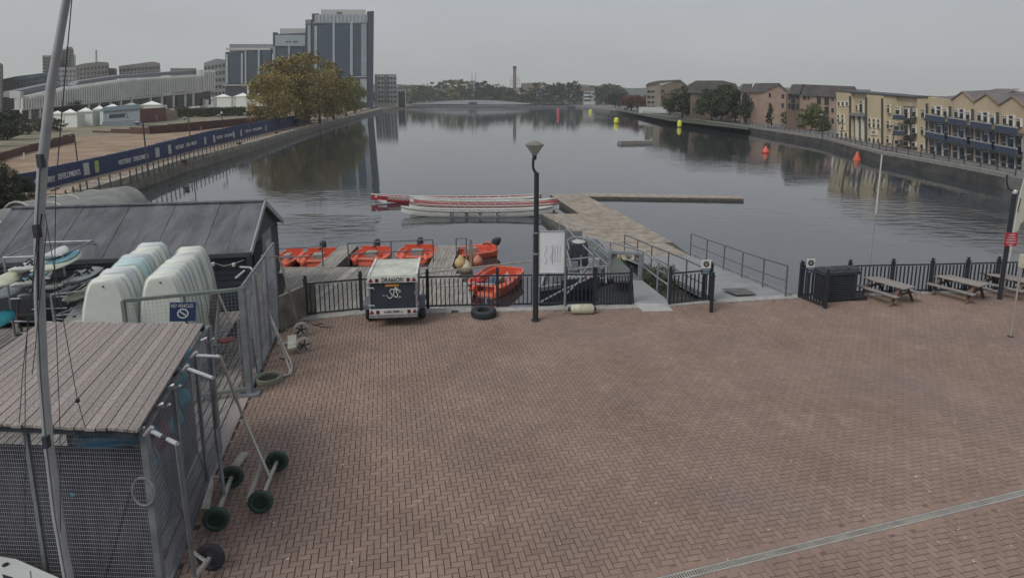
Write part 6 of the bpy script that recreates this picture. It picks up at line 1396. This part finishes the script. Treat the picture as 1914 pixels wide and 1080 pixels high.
# ---- gate with NO VEHICLES sign
gm_ = M('green grey gate paint', (.16, .19, .17), .6, var=.2); ga, gb = Vector((-5.98, 12.5, 0)), Vector((-8.12, 11.75, 0)); zg = 2.5
T = thing('yard_gate', 'open yard gate of green grey steel angle with thin mesh', 'gate', gb)
MB().bar(up(ga, zg), up(gb, zg), .07).build('top_rail', gm_, T); MB().bar(up(gb, .1), up(gb, zg), .07).build('stile', gm_, T); MB().bar(up(ga.lerp(gb, .5), .1), up(ga.lerp(gb, .5), zg), .04).build('mid_stile', gm_, T); MB().bar(up(ga, .15), up(gb, .15), .07).build('bottom_rail', gm_, T)
MB().box(up(gb, 1.85)+Vector((-.02, -.04, 0)), (.10, .08, .2)).build('latch', gm_, T)
wm_ = MB(); dd = gb-ga; Lg = dd.length
for i in range(1, 30): wm_.bar(up(ga.lerp(gb, i/30), .15), up(ga.lerp(gb, i/30), zg), .0035)
for i in range(1, 30): wm_.bar(up(ga, .15+i*.08), up(gb, .15+i*.08), .0035)
wm_.build('wire_mesh', galv, T, kind='stuff')
cs = ga.lerp(gb, .52); fx_ = (ga-gb).normalized(); nn = Vector((fx_.y, -fx_.x, 0)); zc = ZT(cs, 581)
T = thing('no_vehicles_sign', 'blue NO VEHICLES sign with a barred white circle hung on the yard gate', 'sign', up(cs, zc))
sb_ = Matrix.Rotation(radians(-6), 3, nn); S_ = .46
P4 = [up(cs, zc)+nn*.06+sb_ @ (fx_*(a*S_/2*1.08)+Z*(b*S_/2*.92)) for a, b in ((-1, -1), (1, -1), (1, 1), (-1, 1))]
MB().prism(P4, nn*-.015).build('plate', M('sign navy', (.03, .055, .14), .5), T); c_ = up(cs, zc)+nn*.062
Rm = Matrix((fx_, Z, nn)).transposed()
MB().lathe([(.082, 0), (.112, 0), (.112, .006), (.082, .006)], 24, c_+Z*-.035, sb_ @ Rm).build('circle', whitep, T)
MB().bar(c_+Z*-.035+fx_*-.062+Z*.062+nn*.004, c_+Z*-.035+fx_*.062+Z*-.062+nn*.004, .008, .03, upv=nn.cross(Vector((fx_.x, fx_.y, -1)))).build('bar', whitep, T)
text('NO VEHICLES', whitep, c_+Z*.135+nn*.004, sb_ @ fx_, .42, T, height=.11, updir=sb_ @ Z)
# ---- mesh fence panels
def meshpanel(T, A, B, h, sv=.035, sh=.075, th=.003, z0=.05):
    g = MB(); L_ = (B-A).length; n = int(L_/sv); m = int((h-z0)/sh)
    for i in range(n+1):
        p = A.lerp(B, i/n); g.bar(up(p, z0), up(p, h), th)
    for j in range(m+1): g.bar(up(A, z0+j*sh), up(B, z0+j*sh), th*1.2)
    g.build('wire_mesh', M('mesh wire', (.34, .36, .39), .5, .2), T, kind='stuff')
postm = M('steel post', (.20, .22, .235), .55, .3, var=.2)
F0, F1 = Vector((-5.98, 12.5, 0)), Vector((-6.78, 16.25, 0))
T = thing('mesh_fence', 'tall grey steel mesh fence running from the gate post to the black railing', 'fence', F0); hF = 2.6
MB().bar(F0-Z*.0, up(F0, 2.55), .13, .13).build('post', postm, T); MB().box(F0+Vector((0, 0, .03)), (.45, .35, .06), rz=.2).build('foot_plate', postm, T)
for f in (.33, .66, 1.0):
    p = F0.lerp(F1, f); MB().bar(p, up(p, hF), .07).build('post', postm, T)
MB().bar(up(F0, hF-.05), up(F1, hF), .05).build('top_rail', postm, T); MB().bar(up(F0, .08), up(F1, .08), .05).build('bottom_rail', postm, T)
meshpanel(T, F0, F1, hF, .04, .075); MB().tube([up(F0, 1.3)+Vector((.05, .2, 0)), up(F0.lerp(F1, .22), .1)], .02, 6).build('brace', postm, T)
for k in range(7):
    p = F0.lerp(F1, .1+k*.13)+Vector((-.22, 0, 0)); MB().bar(p, up(p, 1.7+.15*(k % 3)), .17, .03, (1, 0, 0)).build('upright_board', woody, T)
MB().box(up(F1, .75)+Vector((.28, .75, -.5)), (.1, 1.6, 1.5), rz=-.35).build('end_board', M('stained board', (.16, .15, .12), .9, var=.35), T)
# ---- timber roofed mesh store
roofz = 2.68
NR, FR = Vector((-4.66, 6.86, 0)), Vector((-5.58, 10.25, 0)); NL, FL = Vector((-7.5, 6.98, 0)), Vector((-8.3, 10.15, 0))
T = thing('mesh_store', 'near wire mesh store with a weathered timber plank roof', 'store', NR)
n0, n1 = G(257, 803, roofz), Vector((-7.75, 6.85, roofz)); f0, f1 = G(380, 604, roofz), Vector((-8.55, 10.15, roofz)); npk = 23
for i in range(npk):
    a, b = i/npk, (i+1)/npk-.004; j0, j1 = R.uniform(-.02, .02), R.uniform(-.03, .03); dzz = R.uniform(-.004, .006)
    v = (n0-f0).normalized()
    q = [n0.lerp(n1, a)+v*j0, n0.lerp(n1, b)+v*j0, f0.lerp(f1, b)+v*j1, f0.lerp(f1, a)+v*j1]
    q = [p+Z*dzz for p in q]; mid = (i % 2)
    MB().hexa([p-Z*.035 for p in (q[1], q[0], q[3], q[2])]+[q[1], q[0], q[3], q[2]]).build('roof_plank', wood, T)
for s_ in ((n0, n1), (f0, f1), (n0.lerp(f0, .5), n1.lerp(f1, .5))): MB().bar(s_[0]-Z*.09+ (Vector((-.08, .1, 0)) if s_[0] is n0 else Vector((0, 0, 0))), s_[1]-Z*.09+(Vector((0, .1, 0)) if s_[0] is n0 else Vector((0, 0, 0))), .07, .1).build('joist', darkwood, T)
hs_ = 2.55
for p in (NR, FR, NL, FL): MB().bar(p, up(p, hs_), .085).build('post', postm, T)
MB().bar(NR.lerp(FR, .36), up(NR.lerp(FR, .36), hs_), .06).build('post', postm, T); MB().bar(NR.lerp(FR, .72), up(NR.lerp(FR, .72), hs_), .05).build('post', postm, T)
MB().bar(NR.lerp(NL, .55), up(NR.lerp(NL, .55), hs_), .05).build('post', postm, T)
for A, B in ((NR, FR), (NR, NL)):
    for z in (.06, hs_-.02): MB().bar(up(A, z), up(B, z), .05).build('rail', postm, T)
    meshpanel(T, A, B, hs_, .030 if B is NL else .042, .060 if B is NL else .09, .0024 if B is NL else .0026)
MB().tube([up(NR, 2.5)+Vector((-.02, .05, 0)), NR.lerp(FR, .38)+Z*.1], .018, 6).build('brace', postm, T); MB().tube([up(NR.lerp(NL, .12), 1.6)+Vector((0, .08, 0)), NR.lerp(NL, .32)+Vector((0, .08, .1))], .025, 6).build('brace', darkwood, T)
MB().tube([up(NR.lerp(FR, .36), 2.5), NR.lerp(FR, .72)+Z*.2], .012, 6).build('brace', postm, T)
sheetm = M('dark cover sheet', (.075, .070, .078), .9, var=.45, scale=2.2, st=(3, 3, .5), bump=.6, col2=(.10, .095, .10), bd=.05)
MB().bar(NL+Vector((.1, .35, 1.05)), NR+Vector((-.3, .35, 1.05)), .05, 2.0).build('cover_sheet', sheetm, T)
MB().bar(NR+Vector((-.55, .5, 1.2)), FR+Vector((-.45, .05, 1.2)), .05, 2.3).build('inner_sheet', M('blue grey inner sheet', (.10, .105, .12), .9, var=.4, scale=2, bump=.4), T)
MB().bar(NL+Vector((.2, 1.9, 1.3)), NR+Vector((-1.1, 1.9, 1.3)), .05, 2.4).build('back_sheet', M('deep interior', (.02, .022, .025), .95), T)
MB().tube([up(NR, 1.72)+Vector((-.06+.14*cos(a), -.06, .2*sin(a))) for a in [2*pi*k/16 for k in range(17)]], .012, 5).build('lock_cable', galv, T)
pk_ = [(372, 668, 'topmost teal kayak end under the far corner of the timber roof'), (352, 705, 'teal kayak end high in the mesh store'), (358, 745, 'teal kayak end in the middle of the mesh store'), (348, 782, 'lower teal kayak end in the middle of the mesh store'), (322, 810, 'teal kayak end near the front corner post'), (300, 858, 'lowest teal kayak end near the front corner post')]
for i, (px, py, lb) in enumerate(pk_):
    A_, B_ = NR+Vector((-.22, 0, 0)), FR+Vector((-.22, 0, 0)); c_ = FP(px, py, (A_.x, A_.y), (B_.x, B_.y))
    T = thing('kayak', lb, 'kayak', c_, rz=atan2(E1.y, E1.x)+pi+R.uniform(-.05, .05), group='teal kayaks in the mesh store'); secs = []
    for k in range(9):
        t = k/8; s = math.sqrt(max(.0, 1-(1-t/.35)**2)) if t < .35 else 1.
        secs.append([(t*1.0, .40*s*cos(a)+.001, .22*s*sin(a)) for a in [2*pi*q/12 for q in range(12)]])
    mpart('hull', MB().loft(secs).mesh('hull', M('kayak teal', (.045, .25, .31), .5, var=.25, scale=3) if i != 4 else M('kayak maroon', (.16, .05, .08), .5), True), T); T.rotation_euler[1] = .12
c_ = up(NR, 2.34)+Vector((-.52, .2, 0)); T = thing('kayak', 'blue kayak hull lying across the front of the mesh store under the roof', 'kayak', c_); secs = []
for k in range(13):
    t = k/12; s = max(.05, math.sqrt(max(0, 1-(2*t-1)**2))); secs.append([((t-.5)*1.15, .2*s*cos(a), .15*s*sin(a)) for a in [2*pi*q/12 for q in range(12)]])
mpart('hull', MB().loft(secs).mesh('hull', M('kayak blue', (.02, .085, .14), .4, var=.2), True), T); T.rotation_euler[1] = -.1
# clamps and handles hooked over the top rail
def handle(label, a, b, drop=None, blk=False):
    T = thing('trolley_handle', label, 'handle', a, group='pale trolley handles hooked over the mesh store'); MB().tube([a, b], .026, 8).build('grip', M('bright tube', (.42, .43, .44), .4, .2), T); MB().tube([a+Vector((0, 0, .06)), a+Vector((-.1, 0, -.05))], .03, 6).build('hook', steel, T)
    if blk: MB().tube([a.lerp(b, .42), a.lerp(b, .62)], .029, 8).build('tape', black, T)
    if drop: MB().tube([b, drop], .024, 8).build('leg', steel, T)
handle('pale handle with black tape hooked over the front corner of the mesh store', G(285, 806, 2.60), G(331, 829, 2.60), None, True)
handle('pale handle hooked over the middle of the mesh store', G(352, 689, 2.62), G(398, 706, 2.62)); handle('pale handle hooked over the far end of the mesh store', G(368, 664, 2.62), G(411, 666, 2.62))
for i, (px, py) in enumerate(((323, 722), (303, 757), (268, 802), (385, 634))): o = MB().tube([G(px-9, py+2, 2.6), G(px, py-3, 2.64), G(px+3, py+8, 2.5), G(px+14, py-2, 2.62)], .02, 6).build('rail_clamp', steel); tag(o, ['steel clamp on the store top rail behind the middle handle', 'steel clamp on the store top rail nearer the front corner', 'steel clamp right at the front corner of the timber roof', 'steel clamp at the far corner of the timber roof'][i], 'clamp', 'clamps on the store rail')
# ---- launching trolleys with wheels
green = M('green tyre', (.032, .062, .048), .7, var=.15); greend = M('dark green hub', (.012, .028, .024), .6); alu = M('trolley aluminium', (.42, .41, .37), .5, .35, var=.2)
def wheel(T, c, ax, r=.2, w_=.085, m=green, hub=greend, spokes=0):
    ax = Vector(ax).normalized(); u = ax.orthogonal().normalized(); v = ax.cross(u); m3 = Matrix((u, v, ax)).transposed()
    k_ = .80 if spokes else .58
    o = MB().lathe([(r*k_, -w_*.3), (r*.7, -w_*.5), (r*.92, -w_*.45), (r, -w_*.15), (r, w_*.15), (r*.92, w_*.45), (r*.7, w_*.5), (r*k_, w_*.3)], 24, c, m3).build('wheel', m, T, True)
    if spokes:
        MB().lathe([(r*.72, -.02), (r*.82, -.025), (r*.82, .025), (r*.72, .02)], 20, c, m3).build('rim', hub, o)
        for k in range(spokes): a = 2*pi*k/spokes; d = u*cos(a)+v*sin(a); MB().bar(c, Vector(c)+d*r*.76, .035, .02, ax).build('spoke', hub, o)
        MB().lathe([(0, -.04), (.035, -.04), (.035, .04), (0, .04)], 10, c, m3).build('hub', hub, o)
    else: MB().lathe([(0, -w_*.2), (r*.2, -w_*.35), (r*.6, -w_*.28), (r*.6, w_*.28), (r*.2, w_*.35), (0, w_*.2)], 20, c, m3).build('hub', hub, o, True)
    return o
T = thing('launching_trolley', 'launching trolley with two green wheels and a long handle leaning on the fence post', 'trolley', G(487, 952))
w1, w2 = G(487, 937, .2), G(518, 861, .2); ax = (w2-w1)
wheel(T, w1, ax); wheel(T, w2, ax); MB().bar(w1+Z*.0, w2, .05).build('axle', alu, T); mdp = w1.lerp(w2, .55)
b_ = up(F0, 2.2); MB().tube([mdp, G(455, 780, 1.15), G(412, 667, 2.5), G(404, 664, 2.55)], .024, 8).build('handle', alu, T)
MB().tube([w2, w2+Vector((-.30, -.02, .02))], .02, 6).build('stay', alu, T); MB().hexa([G(462, 936, .18), G(470, 930, .16), G(486, 880, .30), G(488, 868, .34), G(460, 932, .24), G(467, 926, .22), G(483, 872, .36), G(486, 862, .4)]).build('cradle', M('pale cradle', (.34, .32, .28), .8, var=.2), T); MB().tube([G(461, 936, .2), w1], .018, 6).build('stay', alu, T)
T = thing('launching_trolley', 'launching trolley with two green wheels pushed against the mesh store', 'trolley', G(403, 985))
w1, w2 = G(404, 969, .2), G(433, 890, .2); ax = w2-w1; wheel(T, w1, ax); wheel(T, w2, ax, m=M('grey green tyre', (.045, .062, .056), .8)); MB().bar(w1, w2, .055).build('axle', alu, T)
MB().tube([w1.lerp(w2, .5), G(404, 800, 1.3), G(398, 706, 2.6)], .03, 8).build('handle', postm, T)
MB().hexa([G(378, 955, .2), G(392, 955, .2), G(400, 900, .25), G(398, 890, .3), G(376, 950, .26), G(390, 950, .26), G(398, 896, .3), G(396, 886, .35)]).build('cradle', M('pale cradle', (.34, .32, .28), .8), T); MB().tube([w2, G(399, 891, .25)], .022, 6).build('stay', alu, T)
MB().bar(G(434, 878, .1), G(458, 846, .06), .14, .05).build('runner', M('pale cradle', (.34, .32, .28), .8), T)
T = thing('launching_trolley', 'aluminium trolley with one dark wheel at the near corner of the mesh store', 'trolley', G(395, 1055))
w1 = G(394, 1040, .2); a_ = G(364, 1078, .2); wheel(T, w1, (w1-a_), r=.21, w_=.09, m=M('dark tyre', (.028, .028, .034), .8), hub=M('dark hub', (.03, .03, .045), .6)); MB().bar(w1, w1+(a_-w1)*1.8, .055).build('axle', alu, T); MB().tube([w1.lerp(a_, .25), G(359, 1030, .3)], .025, 6).build('stay', alu, T); MB().tube([w1.lerp(a_, 1.0), G(331, 829, 2.60)], .028, 8).build('handle', postm, T)
T = thing('hand_trolley', 'hand trolley with pale rimmed black spoked wheels by the mesh fence', 'trolley', G(568, 655))
w1, w2 = G(568, 645, .19), G(563, 616, .19); ax = Vector((.35, -1, 0)); rimm = M('pale tyre', (.33, .32, .29), .8)
for w_ in (w1, w2): wheel(T, w_, Vector((.45, -1, .1)), r=.22, w_=.05, m=rimm, hub=black, spokes=5)
MB().bar(G(546, 652, .18), G(546, 627, .3), .05, .22, (1, 0, 0)).build('plate', M('cream plate', (.42, .40, .34), .7), T); MB().tube([w1, G(549, 650, .2)], .02, 6).build('axle', black, T); MB().tube([w2, G(549, 626, .25)], .02, 6).build('axle', black, T); MB().tube([G(556, 604, .3), G(540, 540, 1.4), G(521, 480, 2.3), G(488, 478, 2.4)], .03, 8).build('handle', M('taupe tube', (.22, .205, .18), .6), T)
T = thing('towing_frame', 'long bent aluminium towing frame leaning against the mesh fence', 'frame', G(545, 700))
MB().tube([G(449, 499, 2.55), G(468, 500, 2.6), G(478, 512, 2.5), G(505, 590, 1.3), G(546, 682, .12), G(544, 698, .05), G(518, 706, .04)], .024, 8).build('tube', alu, T); MB().tube([G(508, 600, 1.2), G(535, 672, .2), G(543, 695, .06)], .022, 8).build('tube', alu, T); MB().tube([G(543, 672, .1), G(541, 698, .05)], .03, 6).build('foot', alu, T); MB().tube([G(523, 669, .1), G(541, 674, .1)], .02, 6).build('grip', black, T)
MB().tube([G(440, 520, 2.4), G(458, 505, 2.55)], .025, 6).build('stub', steel, T)
b = G(503, 712); T = thing('hoop', 'grey green ring shaped tub lying beside the mesh fence foot', 'tub', b)
MB().lathe([(.25, 0), (.30, 0), (.31, .06), (.30, .13), (.26, .14), (.235, .10), (.25, 0)], 26, b).build('ring', M('grey green plastic', (.20, .21, .16), .7, var=.2), T, True); MB().lathe([(0, .03), (.25, .03)], 20, b).build('inside', M('dark inside', (.04, .042, .035), .9), T)
o = MB().lathe([(0, 0), (.05, 0), (.05, .12), (0, .12)], 10, G(486, 716, .05), Matrix.Rotation(pi/2, 3, 'Y')).build('bottle', whitep); tag(o, 'small white bottle lying at the foot of the mesh fence', 'bottle')
T = thing('leaning_boards', 'weathered board and white pipes leaning in the gateway behind the timber roof', 'boards', G(400, 640)); MB().bar(G(392, 640, .1), G(401, 548, 1.9), .16, .04).build('plank', woody, T); MB().tube([G(406, 545, 1.9), G(433, 606, .9), G(433, 612, .8)], .03, 7).build('pipe', whitep, T); MB().tube([G(406, 622, .6), G(432, 612, .8)], .03, 7).build('pipe', whitep, T); MB().bar(G(408, 640, .3), G(450, 633, .3), .05).build('batten', woody, T)
o = MB().prism([G(405, 636, .35), G(432, 628, .35), G(440, 632, .35), G(420, 639, .35)], (0, 0, -.06)).build('red_board', M('faded red', (.35, .10, .09), .7)); tag(o, 'faded red board lying in the gateway on the timber decking', 'board')
# timber decking edge along the yard boundary
for (a, b) in zip(LEFT[1:-1], LEFT[2:]): MB().bar(Vector((a[0]-.1, a[1], -.0)), Vector((b[0]-.1, b[1], -.0)), .2, .05).build('edge_board', wood, yard)
# ---- near boat with mast and rigging
T = thing('sailing_dinghy', 'white sailing boat deck at the bottom left corner below the mast', 'boat', Vector((-6.0, 5.9, .0)))
dk = [G(-60, 1030, .75), G(30, 1044, .75), G(110, 1079, .75), G(160, 1120, .75), G(-60, 1200, .75)]
MB().prism(dk, (0, 0, -.3)).build('hull', M('boat white', (.52, .54, .52), .4, var=.06), T); MB().lathe([(0, 0), (.035, 0), (.035, .01), (0, .01)], 12, G(10, 1055, .755)).build('drain', black, T)
MB().prism([G(55, 1066, .757), G(57, 1066, .757), G(62, 1120, .757), G(60, 1120, .757)], (0, 0, -.01)).build('seam', galv, T); MB().prism([G(4, 1072, .757), G(24, 1078, .757), G(22, 1092, .757), G(10, 1092, .757)], (0, 0, -.008)).build('marking', black, T)
mp_ = [(150, 1180, 5.95), (130, 1090, 6.0), (107, 960, 6.02), (90, 820, 6.05), (80, 700, 6.08), (74, 560, 6.1), (73, 430, 6.1), (80, 300, 6.1), (95, 165, 6.08), (115, 50, 6.04), (128, -20, 6.0), (150, -130, 5.95)]
mast = M('mast aluminium', (.36, .375, .38), .5, .2, var=.12, scale=3)
P = [AY(*p) for p in mp_]; MB().tube(P, [.051]*3+[.049]*3+[.046]*2+[.042, .036, .033, .032], 14).build('mast', mast, T, True); MB().tube([p+Vector((.012, -.048, 0)) for p in P[1:8]], .006, 6).build('sail_track', M('track grey', (.10, .105, .11), .6), T)
for k, (p, y) in enumerate(((3, 0), (6, 0), (7, .0))): MB().box(P[p+0]+Vector((.02, -.05, 0)), (.05, .06, .14)).build('fitting', darkwood, T)
MB().tube([AY(78, 400, 6.0), AY(72, 450, 6.0), AY(72, 560, 6.02)], .008, 5).build('halyard', black, T); MB().bar(AY(96, 357, 6.0), AY(110, 352, 5.9), .02, .012).build('spreader', darkwood, T)
for path in ([(134, 0), (112, 250), (104, 352), (102, 540), (106, 640), (112, 795), (113, 1060)], [(137, -30), (117, 200), (104, 352)], [(84, 400), (108, 540), (145, 748), (160, 800)], [(70, 430), (58, 560), (42, 700), (36, 790)], [(72, 460), (52, 600), (47, 700), (47, 1000)], [(88, 420), (66, 650), (60, 700)]):
    MB().tube([AY(x, y, 5.98) for x, y in path], .0042, 5).build('stay_wire', M('stay wire', (.05, .052, .055), .5), T)
MB().lathe([(0, -.02), (.02, -.02), (.02, .02), (0, .02)], 8, AY(145, 748, 5.98)).build('shackle', black, T)
# ---- haze
if HAZE:
    hz = bpy.data.materials.new('haze air'); hz.use_nodes = True; t = hz.node_tree; t.nodes.remove(t.nodes['Principled BSDF'])
    pv = N(t, 'ShaderNodeVolumePrincipled'); pv.inputs['Color'].default_value = (.95, .98, 1, 1); pv.inputs['Density'].default_value = HAZE; pv.inputs['Anisotropy'].default_value = .2
    t.links.new(pv.outputs[0], t.nodes['Material Output'].inputs['Volume'])
    o = MB().box((0, 770, 33), (3000, 1580, 76)).build('haze', hz); o['kind'] = 'stuff'
